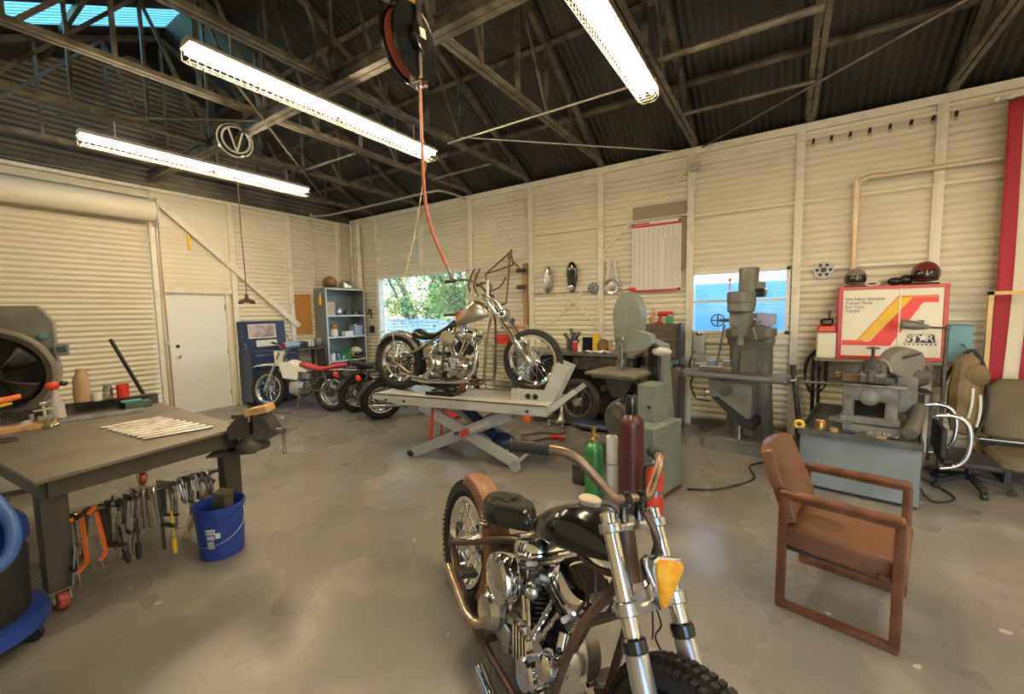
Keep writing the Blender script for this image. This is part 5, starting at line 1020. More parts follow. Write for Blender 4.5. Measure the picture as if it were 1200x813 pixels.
mb = MB(); mb.box((0,0.06,0.33), (0.30,0.50,0.60), bev=0.006); mb.build('cabinet', m_cab if False else m_grn, t)
mb = MB(); mb.box((-0.035,0.14,0.79), (0.17,0.24,0.32), bev=0.005); u = mb.build('switch_cabinet', m_grn, t)
mb = MB(); mb.box((-0.03,0.017,0.79), (0.14,0.008,0.29), bev=0.002); dd = mb.build('box_door', m_grn, u)
mb = MB(); mb.lathe([(0.014,0),(0.014,0.012),(0.008,0.016)], (0.0,0.013,0.76), (0,-1,0), 12); mb.build('door_lock', m_black, dd)
mb = MB(); mb.box((0,0.06,0.015), (0.32,0.52,0.03)); mb.build('plinth', m_frame, t)
mb = MB(); mb.box((-0.11,-0.17,0.665), (0.06,0.05,0.07), bev=0.004); tag(mb.build('small_box', m_paper), 'small cream box on the lower step of the green grey cabinet', 'box').parent = None
bpy.data.objects['small_box'].location = (7.44,-2.62,0); bpy.data.objects['small_box'].rotation_euler = (0,0,R(-14))
# gas cylinders and fire extinguisher
def cylinder(o, r, h, mt, label, cap=None, valve=True, nm='gas_cylinder'):
    t = thing(nm, label, 'cylinder', o); mb = MB(); pr = [(r*0.85,0),(r,0.012),(r,h-r*1.15)]
    for i in range(1, 9): a = PI/2*i/8; pr.append((max(0.03, r*math.cos(a)), h-r*1.15+r*1.1*math.sin(a)))
    mb.lathe(pr, n=34); mb.build('bottle', mt, t)
    if valve: mb = MB(); mb.lathe([(0.026,h-0.02),(0.028,h+0.02),(0.018,h+0.03),(0.014,h+0.07),(0.020,h+0.075),(0.020,h+0.10)], n=14); mb.cyl((0,0,h+0.055),(0.05,-0.02,h+0.055),0.012); mb.lathe([(0.01,h+0.10),(0.032,h+0.105),(0.032,h+0.118),(0.01,h+0.122)], n=14); mb.build('valve', m_brass, t)
    if cap: mb = MB(); mb.lathe([(0.045,h-0.03),(0.048,h-0.01),(0.048,h+0.10),(0.04,h+0.125),(0.01,h+0.13)], n=20); mb.build('valve_cap', cap, t)
    return t
g = cylinder((7.06,-2.92,0), 0.078, 0.49, m_green, 'slim green gas cylinder left of the white tube')
mb = MB(); mb.lathe([(0.074,0.405),(0.052,0.462)], n=30, a0=4.0, a1=5.6, caps=False); mb.build('label_sticker', m_paper, g).scale = (1.03,1.03,1.0)
t = thing('cardboard_tube', 'white cardboard tube standing between green and maroon cylinders', 'tube', (7.195,-2.85,0)); mb = MB(); mb.lathe([(0.047,0),(0.047,0.525),(0.044,0.532),(0.038,0.532),(0.038,0.45)], n=24); mb.build('tube', m_paper, t); mb = MB(); mb.lathe([(0.0472,0.29),(0.048,0.291),(0.048,0.296),(0.0472,0.297)], n=24); mb.build('seam', m_dsteel, t)
cylinder((7.405,-2.99,0), 0.097, 0.80, m_maroon, 'tall maroon gas cylinder with black valve cap', cap=m_black, valve=False)
t = thing('fire_extinguisher', 'red fire extinguisher standing beside the maroon cylinder', 'fire extinguisher', (7.62,-3.10,0), R(-30)); t.scale = (1.08,1.08,1.08)
mb = MB(); mb.lathe([(0.052,0),(0.057,0.006),(0.057,0.33),(0.052,0.36),(0.036,0.385),(0.022,0.395)], n=30); mb.build('tank', m_redb, t)
mb = MB(); mb.lathe([(0.0585,0.20),(0.0585,0.24)], n=30); mb.build('label_band', m_alu, t)
mb = MB(); mb.lathe([(0.02,0.39),(0.02,0.43),(0.012,0.44)], n=14); mb.bar((0,0,0.44),(0.10,0,0.475),0.02,0.006); mb.bar((0,0,0.43),(0.09,0,0.43),0.018,0.006); mb.build('valve', m_alu, t)
mb = MB(); mb.tube([(0,-0.02,0.42),(-0.03,-0.06,0.40),(-0.04,-0.065,0.30),(-0.04,-0.062,0.18)], 0.010, 8, sm=4); mb.cyl((-0.04,-0.062,0.18),(-0.04,-0.062,0.10),0.014); mb.build('hose', m_black, t)
mb = MB(); mb.tube([(0.01,-0.021,0.44),(0.03,-0.03,0.46),(0.05,-0.03,0.42)], 0.004, 6, sm=3); mb.build('pull_pin', m_yel, t)
mb = MB(); mb.lathe([(0.0588,0.10),(0.0588,0.18)], n=16, a0=3.6, a1=5.2, caps=False); mb.build('label_sticker', m_paper, t)

# ---------------------------------------------------------------- vertical milling machine in front of the small window
def mill():
    t = thing('milling_machine', 'large grey vertical milling machine in front of the small window', 'milling machine', (8.06,-0.66,0), R(-9))
    mb = MB(); mb.prism([(-0.34,-0.46),(0.32,-0.46),(0.36,-0.40),(0.34,0.38),(-0.30,0.38),(-0.38,-0.40)], (0,0,0), (1,0,0), (0,1,0), (0,0,0.11)); mb.prism([(-0.28,-0.38),(0.27,-0.38),(0.27,0.33),(-0.24,0.33)], (0,0,0.11), (1,0,0), (0,1,0), (0,0,0.02)); mb.build('base', m_mill, t)
    def sec(hx, y0, y1, z, r=0.05):
        return [(-hx,y0+r,z),(-hx+r,y0,z),(hx-r,y0,z),(hx,y0+r,z),(hx,y1-r,z),(hx-r,y1,z),(-hx+r,y1,z),(-hx,y1-r,z)]
    mb = MB(); mb.rings([sec(0.24,-0.06,0.30,0.12),sec(0.225,-0.05,0.28,0.25),sec(0.21,-0.04,0.26,0.70),sec(0.205,-0.05,0.26,1.15),sec(0.225,-0.08,0.27,1.20),sec(0.225,-0.08,0.27,1.24)]); mb.box((0.02,-0.09,0.62), (0.16,0.06,1.0), bev=0.004); mb.build('column', m_mill, t)
    mb = MB(); mb.rings([sec(0.21,-0.12,0.27,1.24),sec(0.235,-0.14,0.28,1.28),sec(0.235,-0.14,0.28,1.36),sec(0.18,-0.12,0.24,1.40)]); mb.build('turret', m_mill, t)
    mb = MB(); mb.box((0.0,-0.02,1.47), (0.20,0.62,0.16), bev=0.03, seg=2); mb.cyl((-0.07,-0.30,1.49),(-0.07,0.2,1.49),0.05); mb.build('ram', m_mill, t)
    mb = MB(); mb.box((0.16,-0.02,1.47), (0.20,0.18,0.13), bev=0.03, seg=2); mb.cyl((0.20,-0.10,1.44),(0.20,-0.02,1.44),0.05); mb.build('wrapped_cover', mat('lavender rag', (0.45,0.42,0.62), 0.8), t)
    hx = 0.0
    mb = MB(); mb.cyl((hx,-0.40,1.30),(hx,-0.40,1.42),0.075,0.10,n=26); mb.box((hx,-0.38,1.49), (0.20,0.20,0.18), bev=0.03, seg=2); mb.cyl((hx,-0.40,1.20),(hx,-0.40,1.30),0.035); mb.build('quill_head', m_mill, t)
    mb = MB(); mb.lathe([(0.11,1.55),(0.135,1.57),(0.135,1.66),(0.139,1.662),(0.139,1.765),(0.125,1.78)], (hx,-0.40,0), (0,0,1), 30); mb.box((hx+0.02,-0.30,1.67), (0.19,0.16,0.15), bev=0.03, seg=2); mb.build('belt_housing', m_mill, t)
    mb = MB(); mb.lathe([(0.02,1.66),(0.1385,1.66),(0.1405,1.668),(0.02,1.668)], (hx,-0.40,0), (0,0,1), 30); mb.build('housing_band', m_steel, t)
    mb = MB(); mb.lathe([(0.08,1.755),(0.10,1.77),(0.10,2.02),(0.092,2.04),(0.01,2.045)], (hx+0.04,-0.27,0), (0,0,1), 26); mb.box((hx+0.15,-0.27,1.83), (0.09,0.10,0.10), bev=0.01); mt = mb.build('motor', m_mill, t)
    mb = MB(); mb.box((hx+0.165,-0.30,1.76), (0.10,0.11,0.09), bev=0.01); mb.build('motor_switch', m_black, mt)
    mb = MB(); mb.tube([(hx-0.10,-0.46,1.80),(hx-0.10,-0.46,1.90)], 0.008, 6); mb.sph((hx-0.10,-0.46,1.91), 0.02, 10, 8); mb.build('brake_lever', m_redb, t)
    mb = MB(); mb.lathe([(0.060,-0.008),(0.072,-0.008),(0.072,0.008),(0.060,0.008)], (hx-0.22,-0.44,1.47), (0.3,-1,0), 24, loop=True); mb.bar((hx-0.28,-0.46,1.47),(hx-0.16,-0.42,1.47),0.012); mb.bar((hx-0.22,-0.44,1.40),(hx-0.22,-0.44,1.54),0.012); mb.cyl((hx-0.21,-0.42,1.47),(hx-0.09,-0.40,1.47),0.018); mb.build('quill_handwheel', m_black, t)
    mb = MB(); mb.cyl((hx-0.15,-0.44,1.42),(hx-0.19,-0.52,1.03),0.010); mb.build('quill_handle', m_black, t)
    for k in range(3):
        a = k*2.09+0.4; mb = MB(); c = V((hx+0.12,-0.40,1.40)); e = c+V((0.04,math.cos(a)*0.13,math.sin(a)*0.13)); mb.cyl(c, e, 0.007); mb.sph(e, 0.015, 10, 8); mb.build('feed_lever', m_steel, t)
    # knee, saddle and table
    mb = MB(); mb.prism([(-0.30,0.80),(0.14,0.80),(0.14,0.42),(0.03,0.36),(-0.08,0.46),(-0.28,0.64)], (0,-0.46,0), (1,0,0), (0,0,1), (0,0.42,0)); mb.build('knee', m_mill, t)
    mb = MB(); mb.box((0,-0.30,0.815), (0.26,0.36,0.05), bev=0.006); mb.build('saddle', m_mill, t)
    mb = MB(); mb.box((-0.05,-0.40,0.862), (1.02,0.26,0.045), bev=0.004); mb.box((-0.05,-0.40,0.83), (0.94,0.16,0.03))
    tb = mb.build('table', mat('table grey', (0.20,0.20,0.19), 0.38, 0.3), t)
    mb = MB()
    for q in range(4): mb.box((-0.05,-0.49+0.06*q,0.887), (1.00,0.030,0.006))
    mb.build('table_face', mat('ground steel bluish', (0.36,0.37,0.40), 0.3, 1.0), tb)
    for s, x in ((-1,-0.60),(1,0.48)):
        mb = MB(); mb.box((x-s*0.03,-0.40,0.85), (0.05,0.20,0.08), bev=0.008); mb.cyl((x-s*0.02,-0.40,0.85),(x+s*0.06,-0.40,0.85),0.016); mb.lathe([(0.045,0),(0.055,0.005),(0.055,0.015),(0.02,0.02)], (x+s*0.04,-0.40,0.85), (s,0,0), 20); mb.cyl((x+s*0.05,-0.40,0.90),(x+s*0.10,-0.40,0.90),0.008); mb.build('table_handle', m_steel, tb)
    mb = MB(); mb.lathe([(0.050,-0.008),(0.062,-0.008),(0.062,0.008),(0.050,0.008)], (-0.10,-0.52,0.71), (0,-1,0), 22, loop=True); mb.bar((-0.15,-0.52,0.71),(-0.05,-0.52,0.71),0.012); mb.cyl((-0.10,-0.44,0.71),(-0.10,-0.53,0.71),0.02); mb.build('cross_handwheel', m_steel, t)
    mb = MB(); mb.cyl((-0.14,-0.40,0.66),(-0.34,-0.44,0.64),0.018); mb.bar((-0.34,-0.44,0.58),(-0.34,-0.44,0.70),0.02); mb.cyl((-0.34,-0.44,0.58),(-0.42,-0.48,0.58),0.012); mb.build('knee_crank', m_steel, t)
    mb = MB(); mb.cyl((-0.02,-0.28,0.12),(-0.02,-0.28,0.45),0.05,n=18); mb.build('elevating_screw', m_steel, t)
    mb = MB(); mb.prism([(-0.26,0.60),(-0.20,0.62),(0.16,0.36),(0.16,0.28),(0.06,0.30)], (0,-0.475,0), (1,0,0), (0,0,1), (0,0.40,0)); mb.build('way_cover', m_blackm, t)
    mb = MB(); mb.tube([(-0.52,-0.20,0.83),(-0.62,-0.1,0.68),(-0.52,-0.2,0.52),(-0.34,-0.3,0.52)], 0.010, 8, sm=5); mb.build('hose', m_black, t)
    return t
mill()
t = thing('machine_vise', 'grey machine vise clamped on the milling table', 'vise', (7.76,-1.02,0.892), R(-4)); t.scale = (1.3,1.2,1.5); mb = MB(); mb.box((0,0,0.02), (0.26,0.13,0.04), bev=0.006); mb.box((0.09,0,0.06), (0.06,0.13,0.05), bev=0.005); mb.build('body', m_steel, t)
mb = MB(); mb.box((-0.03,0,0.062), (0.07,0.12,0.045), bev=0.006); mb.build('moving_jaw', m_cab, t); mb = MB(); mb.cyl((-0.18,0,0.045),(-0.06,0,0.045),0.012); mb.bar((-0.18,0,0.02),(-0.18,0,0.10),0.014); mb.build('handle', m_steel, t)
t = thing('control_box', 'small grey power unit below the left edge of the small window', 'control box', (7.44,-0.11,1.12)); mb = MB(); mb.box((0,0,0), (0.14,0.12,0.24), bev=0.02, seg=2); mb.build('housing', m_grey, t)
mb = MB(); mb.sph((0.0,-0.02,0.15), (0.05,0.05,0.035), 14, 8); mb.build('cap', m_alu, t); mb = MB(); mb.tube([(-0.05,-0.06,-0.08),(-0.10,-0.12,-0.25),(-0.06,-0.22,-0.40),(0.02,-0.30,-0.36)], 0.011, 8, sm=5); mb.build('hose', m_black, t)
mb = MB(); mb.cyl((8.58,-1.135,0.85), (9.20,-1.16,0.855), 0.010, n=10); o = mb.build('threaded_bar', m_steel); tag(o, 'long bright steel bar between the milling table and the grey shaper', 'bar')
mb = MB(); mb.tube([(7.72,-2.40,0.012),(7.95,-2.25,0.010),(8.20,-1.85,0.010),(8.15,-1.50,0.010),(8.30,-1.25,0.010),(8.50,-1.0,0.010)], 0.010, 8, sm=8); tag(mb.build('power_cable', m_black), 'black power cable lying on the floor between cabinet and milling machine', 'cable')

# ---------------------------------------------------------------- low cabinet and the grey shaper standing on it
CB = R(-9)
def LC(x, y, z): return (9.02+x*math.cos(CB)-y*math.sin(CB), -1.28+x*math.sin(CB)+y*math.cos(CB), z)
t = thing('machine_stand', 'low blue grey steel cabinet carrying the shaper, behind the brown armchair', 'cabinet', (9.02,-1.28,0), CB)
mb = MB(); mb.box((0,0.05,0.255), (0.78,1.24,0.45), bev=0.006); mb.build('body', m_cab, t)
mb = MB(); mb.box((0,0.06,0.015), (0.70,1.16,0.03)); mb.build('plinth', m_blackm, t)
mb = MB(); mb.box((0,0.06,0.485), (0.80,1.30,0.012))
for s in (-1, 1): mb.box((s*0.395,0.06,0.51), (0.012,1.30,0.05)); mb.box((0,0.06+s*0.645,0.51), (0.80,0.012,0.05))
mb.build('chip_tray', mat('oily tray', (0.13,0.135,0.12), 0.35, 0.4, col2=(0.08,0.08,0.07), ns=5), t)
mb = MB(); mb.box((0.374,0.0,0.27), (0.006,0.46,0.34), bev=0.002); pd = mb.build('access_door', m_cab, t)
mb = MB(); mb.bar((0.382,-0.18,0.24),(0.382,-0.18,0.32),0.014); mb.build('door_handle', m_steel, pd)
def shaper():
    t = thing('shaper', 'grey cast iron metal shaper with round gear cover, on the low cabinet', 'shaper', LC(0.09,0.10,0.491), CB); t.scale = (1.03,1.03,1.03)
    mb = MB(); mb.prism([(-0.20,-0.34),(0.20,-0.34),(0.22,0.36),(-0.22,0.36)], (0,0,0), (1,0,0), (0,1,0), (0,0,0.06)); mb.build('base', m_lathe, t)
    mb = MB(); mb.prism([(-0.02,0.05),(0.36,0.05),(0.36,0.30),(0.30,0.44),(0.02,0.44),(-0.06,0.30)], (-0.13,0,0), (0,1,0), (0,0,1), (0.30,0,0)); mb.build('column', m_lathe, t)
    mb = MB(); mb.prism([(-0.40,0.44),(0.36,0.44),(0.40,0.50),(0.30,0.56),(-0.34,0.56),(-0.44,0.50)], (-0.09,0,0), (0,1,0), (0,0,1), (0.16,0,0)); mb.build('ram', m_lathe, t)
    mb = MB(); mb.lathe([(0.02,-0.11),(0.125,-0.11),(0.135,-0.095),(0.135,0.06),(0.12,0.08),(0.02,0.085)], (0.17,0.06,0.575), (0.35,-1,0.0), 36); mb.build('gear_cover', mat('gear cover grey', (0.17,0.155,0.125), 0.45), t)
    mb = MB(); mb.lathe([(0.02,0),(0.105,0.0),(0.11,0.02),(0.09,0.07),(0.06,0.11),(0.02,0.115)], (0.24,0.10,0.47), (1,0,-0.2), 28); mb.build('motor_bell', m_iron, t)
    mb = MB(); mb.box((0.20,0.08,0.30), (0.15,0.20,0.34), bev=0.02); mb.build('motor_bracket', m_lathe, t)
    # table box at the front with an open arch
    mb = MB(); mb.box((-0.03,-0.24,0.33), (0.36,0.16,0.13), bev=0.015, seg=2)
    for s in (-1, 1): mb.box((-0.03+s*0.14,-0.24,0.20), (0.08,0.16,0.18), bev=0.012)
    mb.lathe([(0.02,0),(0.065,0.0),(0.065,0.03),(0.045,0.045),(0.02,0.05)], (-0.03,-0.31,0.30), (0,-1,0), 24); mb.box((-0.03,-0.24,0.095), (0.40,0.18,0.06), bev=0.012); tb = mb.build('table', m_lathe, t)
    mb = MB(); mb.box((-0.03,-0.20,0.20), (0.21,0.10,0.16)); mb.build('table_recess', m_black, tb)
    mb = MB(); mb.bar((-0.22,-0.26,0.405),(0.20,-0.26,0.405),0.16,0.018,bev=0.003); mb.build('cross_rail', m_steel, t)
    mb = MB(); mb.box((-0.10,-0.26,0.45), (0.26,0.11,0.07), bev=0.012); mb.cyl((-0.20,-0.26,0.45),(-0.30,-0.27,0.45),0.018); mb.box((-0.25,-0.26,0.47), (0.05,0.10,0.05), bev=0.01); mb.build('tool_vise', mat('browned iron', (0.16,0.10,0.065), 0.45, 0.6), t)
    mb = MB(); mb.box((-0.02,-0.38,0.56), (0.13,0.07,0.14), bev=0.02); mb.cyl((-0.02,-0.38,0.62),(-0.02,-0.40,0.74),0.012); mb.lathe([(0.02,0),(0.045,0.004),(0.045,0.014),(0.02,0.018)], (-0.02,-0.40,0.72), (0,0.1,1), 18); mb.box((-0.02,-0.42,0.49), (0.05,0.05,0.10), bev=0.006); mb.build('tool_head', m_dsteel, t)
    mb = MB(); mb.tube([(-0.12,-0.30,0.50),(-0.06,-0.34,0.60),(0.05,-0.30,0.62),(0.10,-0.26,0.52)], 0.010, 8, sm=5); mb.build('bale_handle', m_alu, t)
    mb = MB(); mb.tube([(0.16,-0.02,0.62),(0.28,-0.10,0.68)], 0.012, 8); mb.build('feed_lever', m_steel, t)
    mb = MB(); mb.prism([(-0.30,-0.30),(-0.14,-0.36),(-0.13,0.0),(-0.16,0.05)], (0,0,0.06), (1,0,0), (0,1,0), (0,0,0.03)); mb.prism([(-0.02,0.06),(-0.36,0.06),(-0.05,0.30)], (-0.16,0,0), (0,1,0), (0,0,1), (0.03,0,0)); mb.build('gusset', m_lathe, t)
    return t
shaper()
mb = MB(); mb.tube([LC(0.325,-0.32,0.545),LC(0.36,-0.10,0.60),LC(0.39,0.10,0.70)], [0.05,0.055,0.05], 14, sm=3); tag(mb.build('dust_duct', mat('dull duct', (0.17,0.165,0.15), 0.45, 0.4)), 'grey round duct section lying on the tray right of the shaper', 'duct')
def coil(o, label):
    t = thing('wire_spool', label, 'spool', o); mb = MB(); mb.helix((0,0,0.0),(0,0,0.10),0.036,9,0.0055); mb.build('coil', mat('copper wire', (0.55,0.32,0.12), 0.35, 0.9), t); mb = MB(); mb.lathe([(0.029,0.0),(0.029,0.105)], n=16); mb.build('core', m_card, t)
coil(LC(-0.26,-0.44,0.491), 'copper wire coil standing on the tray at the cabinet front')
t = thing('flower', 'yellow flower ornament at the left front corner of the low cabinet', 'flower', LC(-0.395,-0.58,0.535), CB)
for k in range(9):
    a = 2*PI*k/9; mb = MB(); mb.sph((0.028*math.cos(a),0,0.028*math.sin(a)+0.03), (0.017,0.006,0.017), 8, 6); mb.build('petal', m_yel, t)
mb = MB(); mb.sph((0,-0.006,0.03), (0.017,0.010,0.017), 12, 8); mb.build('centre', m_frame, t)
for k, (x, y, r, h, mt, lb) in enumerate(((-0.16,-0.46,0.03,0.05,m_card,'small cardboard tape roll on the tray next to the copper coil'),(0.22,-0.52,0.038,0.045,m_black,'black round cap on the front right corner of the tray'))):
    mb = MB(); mb.lathe([(r*0.5,0),(r,0),(r,h),(r*0.5,h)], LC(x,y,0.491), (0,0,1), 20, loop=True); tag(mb.build('roll', mt), lb, 'roll')
mb = MB(); mb.sph(LC(0.15,-0.50,0.512), (0.05,0.025,0.02), 12, 8, rot=(0,0,0.6)); tag(mb.build('rag', m_card), 'small tan rag beside the black cap on the tray', 'rag')
mb = MB(); mb.box(LC(-0.06,-0.44,0.512), (0.09,0.06,0.04), rot=(0,0,0.4), bev=0.012); tag(mb.build('tool_block', m_blued), 'dark blue tool block on the tray in front of the shaper table', 'tool')
mb = MB()
r5 = random.Random(5)
for i in range(160): a, b = r5.uniform(0,6.28), r5.random()**0.5*0.11; p = V(LC(0.14+b*math.cos(a),-0.30+b*0.8*math.sin(a),0.495+r5.random()*0.03*(1.2-b*8))); mb.helix(p, p+V((r5.gauss(0,0.02),r5.gauss(0,0.02),r5.uniform(0,0.015))), 0.006, 1.5, 0.0014, 4)
tag(mb.build('metal_shavings', m_alu), 'heap of bright metal shavings on the tray beside the shaper', 'shavings', kind='stuff')
mb = MB(); mb.tube([LC(0.42,0.2,0.04),LC(0.55,0.1,0.012),LC(0.62,-0.12,0.011),LC(0.50,-0.30,0.011),LC(0.45,-0.2,0.012),LC(0.41,-0.1,0.05)], 0.007, 6, sm=6); tag(mb.build('power_cable', m_blackm), 'thin cable looped on the floor right of the low cabinet', 'cable')
# ---------------------------------------------------------------- brown armchair with sled legs
def armchair():
    t = thing('armchair', 'brown vinyl armchair with square wooden sled frame in the right foreground', 'armchair', (8.705,-3.455,0), R(-12.5))
    a, w = 0.235, 0.275; z = 0.615
    for s in (-1, 1):
        y = s*w; mb = MB(); th = 0.036
        P = [(-a+0.01,0.018),(a+0.0,0.018),(a,z),(-a+0.015,z)]
        for i in range(4):
            p, q = P[i], P[(i+1)%4]; mb.bar((p[0],y,p[1]),(q[0],y,q[1]),0.042,th,up=(0,1,0),bev=0.008,seg=2)
        for p in P: mb.cyl((p[0],y-0.021,p[1]),(p[0],y+0.021,p[1]),0.018,n=14)
        fr = mb.build('side_frame', m_wood, t)
        mb = MB(); mb.bar((-a-0.005,y,z+0.012),(a+0.015,y,z+0.012),0.052,0.034,up=(0,0,1),bev=0.014,seg=3); mb.build('armrest', m_wood, fr)
    mb = MB(); mb.box((0.015,0,0.372), (0.50,0.505,0.12), rot=(0,R(3),0), bev=0.028, seg=3); sb = mb.build('seat', m_tan, t)
    mb = MB(); mb.lathe([(0.085,0.0),(0.08,0.0025),(0.001,0.003)], (-0.08,-0.08,0.4375), (0.05,0,1), 26, sx=1.0, sy=1.1); mb.build('worn_patch', mat('worn vinyl patch', (0.10,0.048,0.018), 0.5), sb)
    mb = MB(); mb.box((0.0,0,0.308), (0.44,0.46,0.015)); mb.build('seat_base', m_blackm, t)
    mb = MB(); n, m = 14, 12
    def bk(u, v):
        x = -0.205-0.13*v; h = 0.455+0.385*v; yw = 0.245*(1-0.14*max(0,v-0.6)/0.4)
        return V((x-0.03*(1-(2*u-1)**2)+0.012, (2*u-1)*yw, h-0.03*abs(2*u-1)**3*(v > 0.5)))
    mb.sheet(bk, n, m); b = mb.build('backrest', m_tan, t, th=0.058); bv = b.modifiers.new('b', 'BEVEL'); bv.width = 0.018; bv.segments = 3; bv.limit_method = 'ANGLE'
    mb = MB(); mb.bar((-0.21,-w,0.43),(-0.21,w,0.43),0.05,0.025,bev=0.004); mb.bar((0.19,-w,0.335),(0.19,w,0.335),0.05,0.022,bev=0.004); mb.build('cross_rail', m_wood, t)
armchair()
# ---------------------------------------------------------------- reels hanging from the roof
t = thing('hose_reel', 'black and red air hose reel hanging from the roof with a red hose', 'hose reel', (6.16,-4.03,3.47), R(8)); t.scale = (1,1,1)
r = 0.235
for x, mm, nm in ((0.05,m_black,'flange'),(-0.05,m_black,'flange')):
    mb = MB(); mb.lathe([(0.02,-0.005),(r-0.012,-0.005),(r,-0.012),(r+0.004,0.0),(r,0.012),(r-0.012,0.005),(0.02,0.005)], (x,0,0), (1,0,0), 44); mb.build(nm, mm, t)
mb = MB()
for i in range(4):
    for j in range(2): mb.lathe([((0.205-0.021*j)+0.0105*math.cos(k*PI/4),0.0105*math.sin(k*PI/4)) for k in range(8)], (-0.0325+0.0215*i,0,0), (1,0,0), 36, loop=True)
mb.build('wound_hose', m_hose, t)
mb = MB(); mb.lathe([(0.075,0),(0.08,0.01),(0.075,0.035),(0.03,0.05)], (0.055,0,0.03), (1,0,0), 26); mb.tube([(0.09,-0.07,0.08),(0.10,-0.08,0.02),(0.10,-0.03,-0.05),(0.09,0.04,-0.06)], 0.009, 8, sm=4); mb.build('hub', m_black, t)
mb = MB(); mb.box((0.106,0.01,0.05), (0.004,0.06,0.06), rot=(R(12),0,0)); mb.build('label_plate', m_paper, t)
mb = MB(); mb.bar((0.085,0,0.02),(0.085,0,0.27),0.05,0.012,up=(1,0,0)); mb.bar((-0.085,0,-0.24),(-0.085,0,0.27),0.05,0.008,up=(1,0,0)); mb.box((-0.02,0,0.275), (0.26,0.10,0.012)); mb.bar((0.085,0.0,0.02),(0.06,0.03,-0.25),0.03,0.012,up=(1,0,0)); mb.box((-0.08,0,0.30), (0.07,0.10,0.05)); mb.build('bracket', m_dsteel, t)
mb = MB(); mb.box((0.02,-0.03,0.26), (0.10,0.05,0.04), bev=0.006); mb.build('yellow_guide', m_yel, t)
for s in (-1, 1):
    mb = MB(); mb.cyl((0.03+0.0,s*0.035,-0.28),(0.12,s*0.035,-0.28),0.013); mb.build('guide_roller', m_chrome, t)
mb = MB(); mb.box((0.03,0,-0.27), (0.012,0.10,0.06)); mb.sph((0.07,0.0,-0.30), 0.022, 12, 8); mb.build('roller_bracket', m_steel, t)
mb = MB(); mb.tube([(6.235,-4.02,3.24),(6.235,-4.02,3.0),(6.24,-4.02,2.5),(6.27,-4.01,2.25),(6.34,-3.99,2.05),(6.40,-3.98,1.93)], 0.011, 10, sm=6); ah = tag(mb.build('air_hose', m_hose), 'red air hose hanging down in front of the big window', 'hose')
mb = MB(); mb.cyl((6.395,-3.98,1.935),(6.425,-3.975,1.87),0.010); mb.cyl((6.425,-3.975,1.87),(6.44,-3.972,1.835),0.015); mb.build('coupling', m_steel, ah)
t = thing('cord_reel', 'round black cord reel with bright ring and V shaped bars under the roof beam', 'cord reel', (3.02,-3.75,3.64), R(-6)); t.scale = (0.92,0.92,0.92)
mb = MB(); mb.lathe([(0.02,-0.10),(0.175,-0.10),(0.185,-0.09),(0.185,-0.02),(0.175,-0.01),(0.02,-0.01)], (0,0,0), (1,0,0), 36); mb.build('drum', m_black, t)
mb = MB(); mb.lathe([(0.155+0.014*math.cos(k*PI/4),0.014*math.sin(k*PI/4)) for k in range(8)], (0.01,0,0), (1,0,0), 40, loop=True); mb.lathe([(0.198+0.010*math.cos(k*PI/4),0.010*math.sin(k*PI/4)) for k in range(8)], (-0.02,0,0), (1,0,0), 40, loop=True); mb.build('ring', m_grey, t)
for s in (-1, 1):
    mb = MB(); mb.bar((0.012,0.0,-0.15),(0.012,s*0.085,0.135),0.022,0.016,up=(1,0,0)); mb.build('bar', m_grey, t)
mb = MB(); mb.bar((-0.05,0,0.18),(-0.05,0.02,0.14),0.05,0.03); mb.bar((-0.055,0,0.12),(-0.055,0,0.22),0.06,0.03); mb.build('hanger', m_dsteel, t)
mb = MB(); mb.tube([(3.02,-3.76,3.43),(3.02,-3.76,2.6),(3.0,-3.74,2.1),(3.02,-3.75,1.86)], 0.006, 6, sm=5); tag(mb.build('drop_cord', m_frame), 'dark cord hanging straight down from the cord reel', 'cord')
t = thing('cord_connector', 'dark triangular plug connector at the end of the hanging cord', 'plug', (3.02,-3.75,1.80), R(-30)); mb = MB(); mb.prism([(-0.09,-0.03),(0.09,-0.03),(0.075,0.0),(0.02,0.02),(0.016,0.07),(-0.016,0.07),(-0.02,0.02),(-0.075,0.0)], (-0.02,0,0), (0,1,0), (0,0,1), (0.04,0,0)); mb.build('body', m_frame, t)
mb = MB(); mb.box((0,-0.06,-0.036), (0.05,0.05,0.014), bev=0.003); mb.box((0,0.06,-0.036), (0.05,0.05,0.014), bev=0.003); mb.build('outlet', m_black, t)

# ---------------------------------------------------------------- far corner: shelf unit, toolbox, side counter
m_shelf = mat('shelf grey steel', (0.20,0.23,0.24), 0.45, 0.2); m_shelfe = mat('pale blue shelf edge', (0.55,0.62,0.66), 0.4)
t = thing('shelf_unit', 'tall grey steel shelf unit full of parts in the far corner', 'shelf', (0.0,-0.60,0))
mb = MB()
for s in (-1, 1): mb.box((0.28,s*0.46,1.085), (0.42,0.012,2.17))
mb.box((0.075,0,1.085), (0.008,0.92,2.17)); mb.build('case', m_shelf, t)
for k, z in enumerate((0.12,0.64,1.15,1.60,2.165)):
    mb = MB(); mb.box((0.28,0,z), (0.42,0.91,0.014)); sh = mb.build('shelf_board', m_shelf, t); mb = MB(); mb.box((0.493,0,z-0.008), (0.008,0.93,0.036)); mb.build('shelf_edge', m_shelfe, sh)
for s in (-1, 1): mb = MB(); mb.box((0.493,s*0.46,1.085), (0.01,0.03,2.17)); mb.build('upright', m_shelfe, t)
